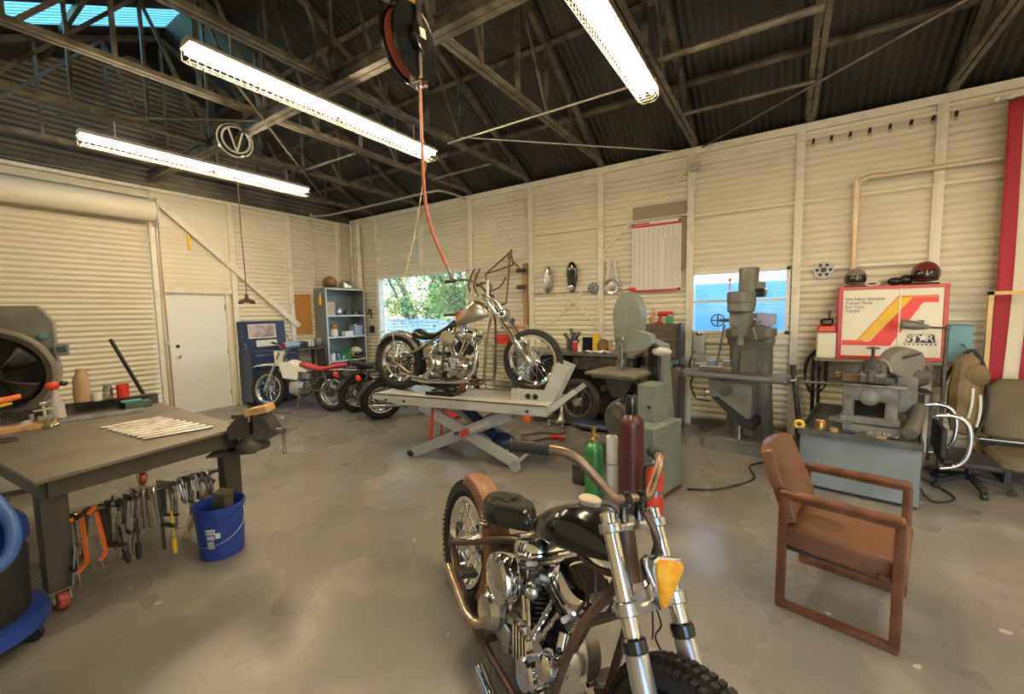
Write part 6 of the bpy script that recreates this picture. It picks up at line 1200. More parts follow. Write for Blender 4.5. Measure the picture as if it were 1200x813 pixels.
def helmet(o, rz, mt, label, vis=True, s=1.0, visor=None):
    t = thing('helmet', label, 'helmet', o, rz); t.scale = (s,s,s); mb = MB(); n, m = 26, 14; rs = []
    mb.sheet(lambda u, v: V((0.145*math.sin(PI*0.5*(0.02+1.36*v))*math.cos(2*PI*u), 0.118*math.sin(PI*0.5*(0.02+1.36*v))*math.sin(2*PI*u), 0.115+0.135*math.cos(PI*0.5*(0.02+1.36*v)))), n, m)
    mb.build('shell', mt, t, th=0.012)
    if vis:
        mb = MB(); mb.sheet(lambda u, v: V((0.152*math.cos(lerp(-1.15,1.15,u))*math.cos(lerp(-0.35,0.42,v)), 0.128*math.sin(lerp(-1.15,1.15,u))*math.cos(lerp(-0.35,0.42,v)), 0.105+0.135*math.sin(lerp(-0.35,0.42,v)))), 16, 6); mb.build('visor', visor or m_black, t, th=0.004)
    mb = MB(); mb.lathe([(0.138,0),(0.145,0.006),(0.138,0.012)], (0,0,0.02), (0,0,1), 26, loop=True, sx=0.9, sy=0.73) if False else mb.lathe([(0.105,0.0),(0.122,0.004),(0.122,0.014),(0.105,0.018)], (0,0,0.0), (0,0,1), 26, loop=True); mb.build('rim_trim', m_blackm, t); return t
helmet((0.28,-0.82,2.172), 0.3, m_rust, 'rust brown helmet on top of the tall shelf unit', False)
t = thing('pot', 'silver metal pot with handles on top of the tall shelf unit', 'pot', (0.28,-0.42,2.172)); mb = MB(); mb.lathe([(0.11,0),(0.15,0.03),(0.155,0.13),(0.13,0.17),(0.05,0.20),(0.012,0.205)], n=28); mb.build('body', m_alu, t); mb = MB(); mb.tube([(0.10,-0.08,0.12),(0.14,-0.02,0.24),(0.12,0.08,0.12)], 0.008, 8, sm=4); mb.build('handle', m_chrome, t)
def sbox(o, d, mt, label, nm='box', rz=0, lid=None):
    t = thing(nm, label, 'box', o, rz); mb = MB(); mb.box((0,0,d[2]/2), d, bev=0.005); mb.build('body', mt, t)
    mb = MB(); mb.box((0,0,d[2]+0.006), (d[0]*1.02,d[1]*1.02,0.014), bev=0.004); mb.build('lid', lid or mt, t); return t
sbox((0.33,-0.93,1.607), (0.25,0.19,0.27), mat('pinkish carton', (0.55,0.42,0.33), 0.7), 'pinkish cardboard carton on the upper shelf of the tall unit')
def lampthing(o, label, mt): 
    t = thing('headlamp', label, 'headlamp', o); mb = MB(); mb.lathe([(0.02,-0.07),(0.06,-0.05),(0.085,0),(0.075,0.01)], (0,0,0.085), (1,0,0.1), 24); mb.build('shell', mt, t); mb = MB(); mb.lathe([(0.075,0.005),(0.04,0.02),(0.01,0.024)], (0,0,0.085), (1,0,0.1), 20); mb.build('lens', m_alu, t)
    mb = MB(); mb.cyl((0,0,0),(0,0,0.03),0.03); mb.build('foot', mt, t)
lampthing((0.36,-0.68,1.607), 'dark round headlamp beside the carton on the upper shelf', m_black)
for k, (y, lb) in enumerate(((-0.45,'dark crankcase casting on the upper shelf'),(-0.25,'flat dark casting at the right end of the upper shelf'))):
    t = thing('casting', lb, 'engine part', (0.33,y,1.607)); mb = MB(); mb.lathe([(0.09,0),(0.10,0.02),(0.09,0.09-0.03*k),(0.05,0.11-0.03*k)], n=16); mb.build('body', m_iron, t); mb = MB(); mb.cyl((0,0,0.1-0.03*k),(0.05,0.02,0.19-0.05*k),0.03); mb.build('spigot', m_alu, t)
t = thing('figurine', 'small brown and white round figurine on the middle shelf', 'figurine', (0.36,-0.83,1.157)); mb = MB(); mb.lathe([(0.07,0),(0.09,0.05),(0.075,0.13),(0.045,0.16)], n=18); mb.build('body', m_paper, t); mb = MB(); mb.sph((0,0,0.21), (0.07,0.075,0.07), 14, 10); mb.build('head', mat('brown glaze', (0.32,0.17,0.09), 0.4), t)
sbox((0.38,-0.52,1.157), (0.14,0.20,0.09), m_white, 'low white box on the middle shelf', lid=m_paper)
t = thing('plastic_crate', 'clear blue plastic crate of parts at the right of the middle shelf', 'crate', (0.34,-0.27,1.157)); mb = MB(); mb.lathe([(0.15,0),(0.17,0.22),(0.165,0.22),(0.146,0.006),(0.001,0.006)], (0,0,0), (0,0,1), 4, sx=0.9, sy=0.9); mb.build('tub', mat('frosted blue plastic', (0.35,0.45,0.62), 0.4), t, rot=(0,0,PI/4)); mb = MB()
for i in range(5): mb.sph((rnd.uniform(-0.07,0.07),rnd.uniform(-0.07,0.07),0.22), 0.045, 10, 8)
mb.build('parts', m_alu, t)
t = thing('garden_hose', 'coil of green tubing on the low shelf of the tall unit', 'hose', (0.34,-0.55,0.70)); mb = MB(); mb.helix((0,0,0),(0,0,0.14),0.13,5,0.013,8); mb.build('coil', mat('green tube', (0.05,0.28,0.10), 0.4), t, rot=(0.2,0.25,0)); mb = MB(); mb.cyl((0.13,0,0.03),(0.17,0.03,0.06),0.014); mb.build('fitting', m_brass, t)
for k, (y, r, h, mt, lb) in enumerate(((-0.92,0.06,0.16,m_white,'white plastic jar at the left of the low shelf'),(-0.78,0.05,0.12,m_tblue,'blue tin beside the white jar on the low shelf'),(-0.66,0.045,0.10,m_alu,'small aluminium can next to the blue tin on the low shelf'))):
    t = thing('jar', lb, 'jar', (0.40,y,0.647)); mb = MB(); mb.lathe([(r*0.9,0),(r,0.006),(r,h-0.02),(r*0.85,h)], n=20); mb.build('body', mt, t); mb = MB(); mb.lathe([(r*0.88,h),(r*0.88,h+0.02),(r*0.8,h+0.024)], n=20); mb.build('lid', m_steel, t)
t = thing('spray_bottle', 'yellow bottle hanging on the side of the tall shelf unit', 'bottle', (0.36,-1.105,1.82)); mb = MB(); mb.lathe([(0.028,0),(0.032,0.006),(0.032,0.13),(0.014,0.17)], n=16); mb.build('body', m_yel, t); mb = MB(); mb.lathe([(0.012,0.165),(0.012,0.21),(0.02,0.215),(0.02,0.24)], n=12); mb.build('nozzle', m_ivory, t); mb = MB(); mb.bar((0,0.033,0.02),(0,0.033,0.18),0.02,0.006,up=(0,1,0)); mb.build('hook', m_steel, t)
mb = MB(); mb.box((0.022,-1.30,1.64), (0.014,0.38,0.82)); tag(mb.build('chipboard_panel', mat('chipboard', (0.52,0.27,0.07), 0.6, col2=(0.40,0.19,0.04), ns=40)), 'orange brown chipboard panel fixed on the left wall', 'panel')
mb = MB(); mb.tube([(0.52,-0.05,1.62),(0.54,-0.045,1.72),(0.60,-0.045,1.70),(0.61,-0.045,1.52)], 0.014, 8, sm=4); tag(mb.build('wall_hook', m_black), 'black curved hook on the wall right of the tall shelf unit', 'hook')
mb = MB(); mb.box((0.62,-0.05,1.28), (0.10,0.10,0.16), bev=0.02); tag(mb.build('wall_tool', m_black), 'black tool hanging below the curved hook beside the big window', 'tool')
# open blue toolbox
t = thing('tool_chest', 'dark blue tool chest with open lid and posters behind the dirt bike', 'tool chest', (0.30,-2.17,0))
mb = MB(); mb.box((0,0,0.52), (0.46,0.84,0.92), bev=0.008); mb.build('cabinet', m_blued, t)
for k in range(5):
    mb = MB(); mb.box((0.237,0,0.20+0.165*k), (0.012,0.78,0.145), bev=0.004); dr = mb.build('drawer', m_blued, t); mb = MB(); mb.bar((0.25,-0.34,0.25+0.165*k),(0.25,0.34,0.25+0.165*k),0.012,0.014); mb.build('handle', m_alu, dr)
mb = MB(); mb.box((-0.18,0,1.24), (0.06,0.84,0.56), rot=(0,R(-4),0), bev=0.008); ld = mb.build('lid', m_blued, t)
mb = MB(); mb.box((-0.128,-0.03,1.335), (0.004,0.50,0.26), rot=(0,R(-4),0)); mb.build('poster_border', m_paper, ld)
mb = MB(); mb.box((-0.125,-0.03,1.335), (0.004,0.46,0.22), rot=(0,R(-4),0)); mb.build('poster', mat('muted photo print', (0.30,0.22,0.25), 0.5, col2=(0.55,0.48,0.50), ns=7), ld)
mb = MB(); mb.box((-0.142,0.05,1.105), (0.004,0.38,0.12), rot=(0,R(-4),0)); mb.build('banner', m_paper, ld)
for s in (-1, 1): mb = MB(); mb.bar((-0.12,s*0.40,1.30),(0.10,s*0.41,0.99),0.014,0.006); mb.build('lid_stay', m_alu, t)
for i in range(4):
    mb = MB(); a = i*PI/2; mb.lathe([(0.01,-0.015),(0.055,-0.015),(0.055,0.015),(0.01,0.015)], (0.16 if i % 2 else -0.16,0.34 if i > 1 else -0.34,0.055), (0,1,0), 16); mb.build('caster', m_blackm, t)
t = thing('canister', 'light blue canister with red end lying on the tool chest', 'canister', (0.42,-1.93,1.045)); mb = MB(); mb.lathe([(0.045,0),(0.062,0.01),(0.062,0.30),(0.045,0.315)], (0,-0.02,0), (0,1,0), 20); mb.build('body', mat('light blue enamel', (0.25,0.45,0.68), 0.35), t); mb = MB(); mb.lathe([(0.064,-0.02),(0.064,0.0)], (0,-0.02,0), (0,1,0), 20); mb.build('end_cap', m_red, t)
t = thing('work_counter', 'low dark counter between the tool chest and the tall shelf unit', 'counter', (0.30,-1.45,0)); mb = MB(); mb.box((0,0,0.96), (0.52,0.66,0.03), bev=0.004); mb.build('top', m_dsteel, t)
for x, y in ((-0.22,-0.29),(0.22,-0.29),(-0.22,0.29),(0.22,0.29)): mb = MB(); mb.box((x,y,0.472), (0.04,0.04,0.945)); mb.build('leg', m_dsteel, t)
mb = MB(); mb.box((0,0,0.35), (0.46,0.60,0.02)); mb.build('shelf_board', m_dsteel, t)
for y, r, h, mt, lb in ((-1.60,0.09,0.13,m_iron,'dark pot on the low counter'),(-1.40,0.10,0.12,m_alu,'aluminium pan on the low counter'),(-1.22,0.075,0.16,m_steel,'steel tin at the shelf end of the low counter')):
    t = thing('pot', lb, 'pot', (0.38,y,0.976)); mb = MB(); mb.lathe([(r*0.85,0),(r,0.02),(r,h),(r-0.006,h),(r*0.8,0.01),(0.001,0.008)], n=22); mb.build('body', mt, t); mb = MB(); mb.tube([(0,r*0.98,h*0.7),(0.0,r+0.035,h*0.65),(0,r*0.98,h*0.4)], 0.006, 6, sm=3); mb.build('handle', mt, t)
helmet((0.40,-0.34,0.649), R(12), m_ivory, 'cream helmet with black visor on the low shelf of the tall unit', True, 1.0)
# ---------------------------------------------------------------- things on the long wall
def plate(name, label, cat, x, zc, prof, dep, mt, mt2, cat2=None):
    t = thing(name, label, cat, (x,-0.05,zc)); mb = MB(); n = 40; rs = []
    out = [prof(2*PI*k/n) for k in range(n)]
    for sc, d in ((1.0,0.0),(1.0,-0.03),(0.93,-dep*0.75),(0.75,-dep),(0.3,-dep*1.05)): rs.append([(p[0]*sc,d,p[1]*sc) for p in out])
    mb.rings(rs); mb.build('cover', mt, t)
    return t
e1 = lambda a: (0.082*math.cos(a)*(1.0-0.30*math.sin(a)), 0.235*math.sin(a)); e2 = lambda a: (0.085*math.cos(a)*(1.0+0.14*math.sin(a)), 0.245*math.sin(a))
t = plate('oval_cover', 'silver teardrop metal cover hung on the long wall', 'cover', 5.115, 2.12, e1, 0.07, m_alu, None); mb = MB(); mb.box((0.0,-0.075,0.02), (0.014,0.012,0.26), bev=0.003); mb.cyl((0,-0.04,0.20),(0,-0.07,0.20),0.02); mb.build('rib', m_chrome, t)
t = plate('oval_cover', 'black oval cover hung on the long wall right of the silver one', 'cover', 5.54, 2.14, e2, 0.05, m_black, None); mb = MB(); mb.lathe([(0.02,0),(0.05,0.004),(0.045,0.02),(0.02,0.026)], (0,-0.05,-0.17), (0,-1,0), 22); mb.build('boss', m_alu, t)
t = thing('fan_wheel', 'small dark wheel with holes hung left of the post beside the finned cover', 'wheel', (5.90,-0.05,1.95)); mb = MB(); mb.lathe([(0.02,0.02),(0.085,0.02),(0.09,0),(0.085,-0.03),(0.02,-0.04)], (0,0,0), (0,1,0), 26); mb.build('disc', m_cab, t)
for k in range(5): mb = MB(); a = k*1.257; mb.cyl((0.05*math.cos(a),-0.03,0.05*math.sin(a)),(0.05*math.cos(a),-0.046,0.05*math.sin(a)),0.012); mb.build('bolt', m_alu, t)
t = thing('finned_cover', 'pale finned engine cover with round opening hung under the parts chart corner', 'cover', (6.19,-0.05,2.0))
mb = MB(); mb.lathe([(0.075,0.0),(0.115,0.0),(0.118,-0.02),(0.11,-0.04),(0.075,-0.035)], (0,0,-0.04), (0,1,0), 34, loop=True); mb.lathe([(0.0,-0.005),(0.078,-0.005),(0.07,-0.03),(0.02,-0.036)], (0,0,-0.04), (0,1,0), 30); mb.build('ring', m_alu, t)
mb = MB()
for x0, x1 in ((-0.095,-0.05),(-0.055,-0.03),(0.0,0.0),(0.055,0.03),(0.095,0.05)): mb.bar((x0,-0.015,0.05),(x1,-0.015,0.36-abs(x1)*0.6),0.018,0.016,up=(0,1,0),bev=0.003)
for k in range(6): mb.box((0,-0.012,0.09+0.045*k), (0.18-0.016*k,0.010,0.012))
mb.tube([(-0.055,-0.015,0.32),(-0.03,-0.015,0.36),(0.03,-0.015,0.36),(0.055,-0.015,0.32)], 0.012, 8, sm=3); mb.build('fins', m_paper, t)
mb = MB()
for k in range(5): mb.sph((0.12+0.014*math.sin(k*1.5),-0.015,0.03-0.045*k), (0.028,0.014,0.026), 10, 8)
mb.build('scalloped_edge', m_alu, t)
t = thing('sprocket', 'grey chain sprocket with holes hung right of the small window', 'sprocket', (8.765,-0.05,2.03)); mb = MB(); n = 48
mb.rings([[((0.098+0.006*(k % 2))*math.cos(2*PI*k/n),y,(0.098+0.006*(k % 2))*math.sin(2*PI*k/n)) for k in range(n)] for y in (0.0,-0.012)]); mb.build('disc', m_grey, t)
for k in range(6):
    mb = MB(); a = k*PI/3; mb.lathe([(0.001,0),(0.018,0),(0.018,0.003),(0.001,0.003)], (0.062*math.cos(a),-0.012,0.062*math.sin(a)), (0,-1,0), 14); mb.build('hole', m_blackm, t)
mb = MB(); mb.lathe([(0.012,0),(0.03,0),(0.03,0.01),(0.012,0.012)], (0,-0.012,0), (0,-1,0), 18); mb.build('hub', m_dsteel, t)
# parts chart
t = thing('wall_chart', 'long white parts chart with red bands hung left of the small window', 'chart', (6.84,-0.075,2.36))
mb = MB(); mb.box((0,0,0), (0.68,0.008,0.98)); mb.build('sheet', m_paper, t)
for z, nm in ((0.43,'red_band'),(-0.485,'red_band')): mb = MB(); mb.box((0,-0.006,z), (0.68,0.006,0.028 if z < 0 else 0.03)); mb.build(nm, m_red, t)
mb = MB(); mb.box((-0.20,-0.006,0.462), (0.22,0.004,0.022)); mb.build('red_title', m_red, t)
mb = MB()
m_ink = mat('grey ink', (0.46,0.45,0.42), 0.7)
for c in range(9):
    for r_ in range(44): 
        if c < 6 or r_ < 8: mb.box((-0.30+0.067*c,-0.0055,0.385-0.0195*r_), (0.05*(0.5+0.5*rnd.random()),0.003,0.006))
for r_ in range(25): mb.box((0.22,-0.0055,0.20-0.0245*r_), (0.19,0.003,0.005))
for x in (0.13,0.22,0.31): mb.box((x,-0.0055,-0.10), (0.004,0.003,0.62))
mb.box((0.22,-0.0055,0.225), (0.20,0.003,0.008)); mb.box((0.22,-0.0055,-0.42), (0.20,0.003,0.008)); tag(mb.build('printed_columns', m_ink, t), kind='stuff')
for x in (-0.32,0.32):
    for z in (0.46,-0.47): mb = MB(); mb.box((x,-0.012,z), (0.03,0.012,0.022)); mb.build('clip', m_black, t)
mb = MB(); mb.box((6.86,-0.03,2.60), (0.72,0.03,0.95)); tag(mb.build('backing_board', mat('grey brown board', (0.30,0.27,0.20), 0.6)), 'grey brown board fixed behind and above the parts chart', 'board')
mb = MB(); mb.cyl((6.48,-0.095,2.87),(7.25,-0.095,2.87),0.008); tag(mb.build('chart_rod', m_post), 'cream rod across the top of the parts chart', 'rod')
# hanging bicycle frame on the wall rack beside the big window
t = thing('bike_frame', 'bare brown motorcycle frame hung on the wall above the silver chopper front wheel', 'frame', (0,-0.20,0)); mb = MB()
N = {'a':(3.93,0,2.28),'b':(4.47,0,2.62),'c':(4.52,0,2.40),'d':(4.24,0,1.72),'e':(4.36,0,1.76),'f':(4.02,0,1.85)}
for p, q in (('a','b'),('a','c'),('b','c'),('a','f'),('f','d'),('d','e'),('e','b')): mb.cyl(N[p],N[q],0.014,n=10)
mb.cyl((4.49,0,2.66),(4.43,0,2.50),0.022); mb.tube([(4.10,-0.03,1.98),(4.28,-0.03,2.06),(4.38,-0.03,2.20)],0.014,8,sm=3); mb.tube([(4.52,0,2.45),(4.60,0.04,2.36),(4.62,0.1,2.28)],0.013,8,sm=3); mb.build('tubes', m_frame if False else mat('brown frame tube', (0.16,0.12,0.07), 0.5, 0.4), t)
for s, x in ((0,3.45),(1,3.58)):
    mb = MB(); mb.tube([(x,0.02,2.10),(x+0.08,0.02,2.28),(x+0.16,0.02,2.40)],0.014,8,sm=3); mb.cyl((x,0.02,2.10),(x+0.04,0.10,1.90),0.014); tag(mb.build('bent_bar', m_frame), ('left' if s == 0 else 'right')+' of two dark bent bars hung at the big window edge', 'bar').location = (0,-0.12,0)
t = thing('wall_rack', 'wooden upright with two clamp arms on the wall beside the hung frame', 'rack', (4.68,-0.06,0)); mb = MB(); mb.box((0,-0.02,1.90), (0.07,0.05,1.04)); mb.build('upright', mat('brown board', (0.34,0.22,0.11), 0.6), t)
for z in (2.30,2.02): mb = MB(); mb.box((-0.02,-0.09,z), (0.14,0.09,0.06), bev=0.01); mb.cyl((-0.10,-0.12,z),(0.05,-0.12,z),0.035); mb.build('clamp_arm', m_dsteel, t)
t = thing('bar_clamp', 'orange bar clamp lying across the wall rack at bench height', 'clamp', (4.50,-0.22,1.34)); mb = MB(); mb.box((0,0,0), (0.50,0.03,0.025)); mb.build('bar', m_dsteel, t); mb = MB(); mb.box((-0.12,-0.02,0.0), (0.10,0.06,0.09), bev=0.01); mb.box((0.06,-0.02,-0.01), (0.10,0.06,0.08), bev=0.01); mb.cyl((0.1,-0.02,0),(0.24,-0.02,0),0.016); mb.build('jaws', m_orange, t)
mb = MB(); mb.sph((4.50,-0.24,1.44), (0.05,0.035,0.07), 12, 8, rot=(0,0.4,0)); tag(mb.build('rag', m_blue), 'bright blue rag tucked above the orange bar clamp', 'rag')
t = thing('wire_rack', 'wire grid rack against the wall behind the silver chopper', 'rack', (4.35,-0.12,0)); mb = MB()
for x in (-0.34,0.34): mb.cyl((x,0,0),(x,0,1.30),0.010,n=8); mb.cyl((x,-0.26,0),(x,-0.26,1.30),0.010,n=8)
mb.build('posts', m_alu, t)
for k in range(11):
    z = 0.16+0.11*k; mb = MB(); mb.cyl((-0.34,0,z),(0.34,0,z),0.005,n=6); mb.cyl((-0.34,-0.26,z),(0.34,-0.26,z),0.005,n=6); mb.build('rail', m_frame, t)
for k in range(2):
    mb = MB(); mb.box((0,-0.13,0.45+0.6*k), (0.68,0.26,0.012)); mb.build('shelf', m_grey, t)
sbox((4.32,-0.25,1.057), (0.20,0.14,0.15), m_redb, 'red box on the wire rack behind the silver chopper', lid=m_red); sbox((4.45,-0.25,0.457), (0.18,0.14,0.12), m_card, 'cardboard box low on the wire rack')
t = thing('engine_stand', 'red bent arm stand behind the silver chopper fuel tank', 'stand', (4.22,-1.32,0), R(10)); mb = MB(); mb.tube([(0.22,0,1.62),(0.10,0,1.61),(0.02,0,1.56),(0.0,0,1.42),(0.0,0,0.05)], 0.035, 12, sm=5); mb.build('arm', m_redb, t); mb = MB(); mb.cyl((-0.24,0,1.575),(0.02,0,1.59),0.022); mb.build('bar', m_dsteel, t); mb = MB(); mb.bar((-0.35,0,0.03),(0.35,0,0.03),0.07,0.05); mb.bar((0,-0.3,0.03),(0,0.3,0.03),0.07,0.05); mb.build('base', m_red, t)
# ---------------------------------------------------------------- workbench along the long wall and what stands on it
t = thing('workbench', 'long grey steel workbench along the long wall behind the band saw', 'workbench', (5.75,-0.40,0))
mb = MB(); mb.box((0,0,0.985), (2.0,0.68,0.05), bev=0.005); mb.build('top', mat('bench steel', (0.22,0.22,0.22), 0.38, 0.5, col2=(0.15,0.15,0.15), ns=3), t)
for x in (-0.94,0.94):
    for y in (-0.28,0.28): mb = MB(); mb.box((x,y,0.48), (0.06,0.06,0.96)); mb.build('leg', m_dsteel, t)
mb = MB(); mb.box((0,0,0.22), (1.88,0.56,0.03)); mb.build('shelf_board', m_dsteel, t); mb = MB(); mb.box((0,0.29,0.58), (1.88,0.01,0.70)); mb.build('rear_sheet', m_blackm, t)
mb = MB(); mb.box((0.5,-0.10,0.86), (0.8,0.44,0.18), bev=0.004); mb.build('drawer', m_dsteel, t)
BT = 1.011
t = thing('engine_block', 'dark cluttered engine casting on the bench above the chopper front wheel', 'engine part', (5.70,-0.40,BT)); mb = MB(); mb.box((0,0,0.09), (0.16,0.14,0.16), bev=0.02); mb.lathe([(0.03,0),(0.06,0.01),(0.05,0.09),(0.03,0.11)], (0.02,0,0.16), (0.3,0,1), 14); mb.build('block', m_iron, t)
for k, (a, b) in enumerate((((-0.06,0,0.15),(-0.14,0.02,0.24)),((0.05,-0.03,0.18),(0.14,-0.05,0.27)),((0.0,0.02,0.2),(-0.03,0.0,0.33)))): mb = MB(); mb.cyl(a, b, 0.022, 0.03, n=12); mb.build('port', m_steel if k else m_dsteel, t)
def can(o, r, h, mt, label, nm='can', lid=None, cat='can'):
    t = thing(nm, label, cat, o); mb = MB(); mb.lathe([(r*0.95,0),(r,0.005),(r,h-0.012),(r*0.96,h)], n=22); mb.build('body', mt, t); mb = MB(); mb.lathe([(r*0.7,h),(r*0.72,h+0.012),(r*0.6,h+0.018)], n=18); mb.build('cap', lid or m_grey, t)
can((5.80,-0.52,BT), 0.045, 0.13, m_red, 'small dark red can on the bench beside the engine casting'); can((5.885,-0.56,BT), 0.035, 0.10, m_paper, 'small white tub on the bench next to the red can')
sbox((5.97,-0.40,BT), (0.16,0.14,0.19), m_black, 'black box on the bench left of the yellow container'); can((6.09,-0.42,BT), 0.065, 0.235, m_yel, 'tall yellow container on the workbench', lid=m_yel, nm='container', cat='container')
t = thing('round_gauge', 'dark round brass faced gauge standing on the bench right of the yellow container', 'gauge', (6.22,-0.47,BT)); mb = MB(); mb.lathe([(0.05,0.04),(0.085,0.03),(0.09,-0.02),(0.07,-0.03)], (0,0,0.092), (0,1,0), 28); mb.build('case', m_iron, t); mb = MB(); mb.lathe([(0.068,-0.031),(0.03,-0.033),(0.005,-0.034)], (0,0,0.092), (0,1,0), 24); mb.build('dial', m_brass, t); mb = MB(); mb.box((0,0,0.006), (0.1,0.06,0.012)); mb.build('foot', m_iron, t)
can((6.33,-0.50,BT), 0.03, 0.17, m_card, 'slim tan tin at the right of the bench beside the gauge'); 
mb = MB(); mb.sheet(lambda u, v: V((6.02+0.36*u, -0.70+0.16*v, BT+0.012+0.018*math.sin(9*u)*math.sin(5*v)+0.01*math.sin(17*u+3*v))), 24, 10); tag(mb.build('white_rag', m_paper, th=0.006), 'crumpled white rag at the front edge of the bench', 'rag')
t = thing('wall_gauges', 'pair of small gauges with hoses on the wall left of the band saw wheel cover', 'gauge', (6.42,-0.06,1.55))
for k, (z, mt) in enumerate(((0.16,m_green),(0.02,m_alu))): mb = MB(); mb.lathe([(0.02,0.0),(0.055,0.0),(0.06,-0.02),(0.055,-0.045),(0.02,-0.05)], (0.02*k,0,z), (0,1,0), 22); mb.build('dial', mt, t)
mb = MB(); mb.cyl((0.02,-0.02,-0.10),(0.0,-0.02,0.26),0.014); mb.tube([(0.0,-0.03,-0.05),(-0.10,-0.08,-0.14),(-0.16,-0.08,-0.12)],0.010,8,sm=4); mb.tube([(0.02,-0.03,-0.1),(-0.02,-0.07,-0.25),(0.05,-0.08,-0.35),(0.08,-0.05,-0.2)],0.009,8,sm=4); mb.build('manifold', m_dsteel, t)
# under the bench
t = thing('tire', 'black tire on a wheel leaning under the workbench', 'tire', (5.99,-0.865,0.325), 0, rot=(R(-10),0,0)); wheel(t, (0,0,0), 0.33, 0.11, 0.21, 24, tread='flat', mrim=m_dsteel, nm='rim')
can((5.42,-0.90,0.0), 0.11, 0.34, m_dsteel, 'dark drum standing under the workbench', nm='drum', cat='drum')
t = thing('shop_motor', 'shiny electric motor on the floor under the bench next to the band saw', 'motor', (6.62,-1.05,0.0), R(20)); mb = MB(); mb.lathe([(0.05,-0.14),(0.10,-0.13),(0.11,-0.06),(0.11,0.06),(0.10,0.13),(0.05,0.14)], (0,0,0.16), (0,1,0), 24); mb.build('body', m_alu, t); mb = MB(); mb.box((0,0,0.025), (0.20,0.20,0.05), bev=0.01); mb.build('foot', m_dsteel, t)
mb = MB(); mb.sph((6.25,-1.02,0.07), (0.24,0.14,0.07), 16, 8); mb.sph((6.42,-1.0,0.06), (0.14,0.12,0.06), 14, 8); tag(mb.build('blue_cloth', m_blued), 'dark blue cloth heap on the floor in front of the bench', 'cloth')
t = thing('stand', 'white pole on a round star base in front of the workbench', 'stand', (5.79,-0.98,0)); mb = MB(); mb.cyl((0,0,0.05),(0.0,0.0,0.92),0.019,n=14); mb.build('pole', m_white, t); mb = MB(); mb.lathe([(0.10,0.03),(0.11,0.05),(0.06,0.09),(0.03,0.15),(0.024,0.19)], n=20)
for k in range(6): a = k*PI/3; mb.bar((0.05*math.cos(a),0.05*math.sin(a),0.05),(0.20*math.cos(a),0.20*math.sin(a),0.035),0.03,0.03); mb.sph((0.20*math.cos(a),0.20*math.sin(a),0.028), 0.028, 8, 6)
mb.build('base', m_steel, t)
can((5.26,-1.05,0.0), 0.065, 0.135, m_orange, 'orange and white tub on the floor beyond the lift', nm='tub', lid=m_paper, cat='tub')
t = thing('air_coupler', 'red air tool lying on the floor right of the lift base', 'tool', (6.04,-1.62,0.0), R(30)); mb = MB(); mb.cyl((-0.09,0,0.03),(0.06,0,0.03),0.028,n=14); mb.bar((0.02,0,0.03),(0.06,-0.10,0.02),0.035); mb.build('body', m_red, t); mb = MB(); mb.cyl((0.06,0,0.03),(0.11,0,0.03),0.015); mb.build('nose', m_steel, t)
mb = MB(); mb.tube([(5.95,-1.66,0.012),(5.8,-1.9,0.010),(5.6,-1.75,0.010),(5.75,-1.5,0.010),(5.98,-1.45,0.010),(6.0,-1.3,0.010)], 0.008, 6, sm=6); tag(mb.build('floor_hose', m_black), 'black hose curled on the floor beside the red air tool', 'hose')
t = thing('jug', 'white capped dark jug on the floor behind the green cylinder', 'jug', (6.86,-2.72,0)); mb = MB(); mb.box((0,0,0.10), (0.16,0.12,0.20), bev=0.03, seg=3); mb.build('body', m_dsteel, t); mb = MB(); mb.lathe([(0.03,0.195),(0.03,0.24),(0.02,0.245)], n=14); mb.build('cap', m_white, t)
# brown tool chests right of the band saw
m_chest = mat('dark brown tool chest', (0.10,0.075,0.055), 0.4)
t = thing('tool_chest', 'dark brown stacked tool chest between band saw and milling machine', 'tool chest', (7.02,-0.36,0))
mb = MB(); mb.box((0,0,0.44), (0.50,0.46,0.80), bev=0.006); mb.build('cabinet', m_chest, t); mb = MB(); mb.box((0,0.04,1.18), (0.46,0.36,0.46), bev=0.006); mb.build('chest', m_chest, t)
for k in range(4): mb = MB(); mb.box((0,-0.235,0.18+0.19*k), (0.45,0.012,0.165), bev=0.003); d = mb.build('drawer', m_chest, t); mb = MB(); mb.bar((-0.18,-0.25,0.23+0.19*k),(0.18,-0.25,0.23+0.19*k),0.012,0.012); mb.build('handle', m_steel, d)
for k in range(3): mb = MB(); mb.box((0,-0.145,1.03+0.14*k), (0.42,0.012,0.12), bev=0.003); d = mb.build('drawer', m_chest, t); mb = MB(); mb.bar((-0.16,-0.16,1.06+0.14*k),(0.16,-0.16,1.06+0.14*k),0.010,0.010); mb.build('handle', m_steel, d)
mb = MB(); mb.box((0.262,-0.21,0.72), (0.02,0.05,1.42)); mb.build('blue_corner_strip', m_blued, t)
for x in (-0.2,0.2): mb = MB(); mb.box((x,0,0.02), (0.05,0.40,0.04)); mb.build('foot', m_blackm, t)
can((7.10,-0.33,1.411), 0.045, 0.10, mat('green tin', (0.06,0.32,0.16), 0.4), 'green tin on top of the brown tool chest', nm='tin', cat='tin')
t = thing('drill', 'dull red drill lying on top of the brown tool chest', 'drill', (7.02,-0.26,1.411), R(10)); mb = MB(); mb.cyl((-0.10,0.05,0.13),(0.10,0.05,0.13),0.035,n=16); mb.bar((-0.06,0.05,0.11),(-0.08,0.05,0.01),0.045,0.035,bev=0.01); mb.box((-0.08,0.05,0.012), (0.09,0.06,0.024), bev=0.006); mb.build('body', m_red, t); mb = MB(); mb.cyl((0.10,0.05,0.13),(0.16,0.05,0.13),0.022,0.014); mb.cyl((0.16,0.05,0.13),(0.24,0.05,0.13),0.005); mb.build('chuck', m_steel, t)
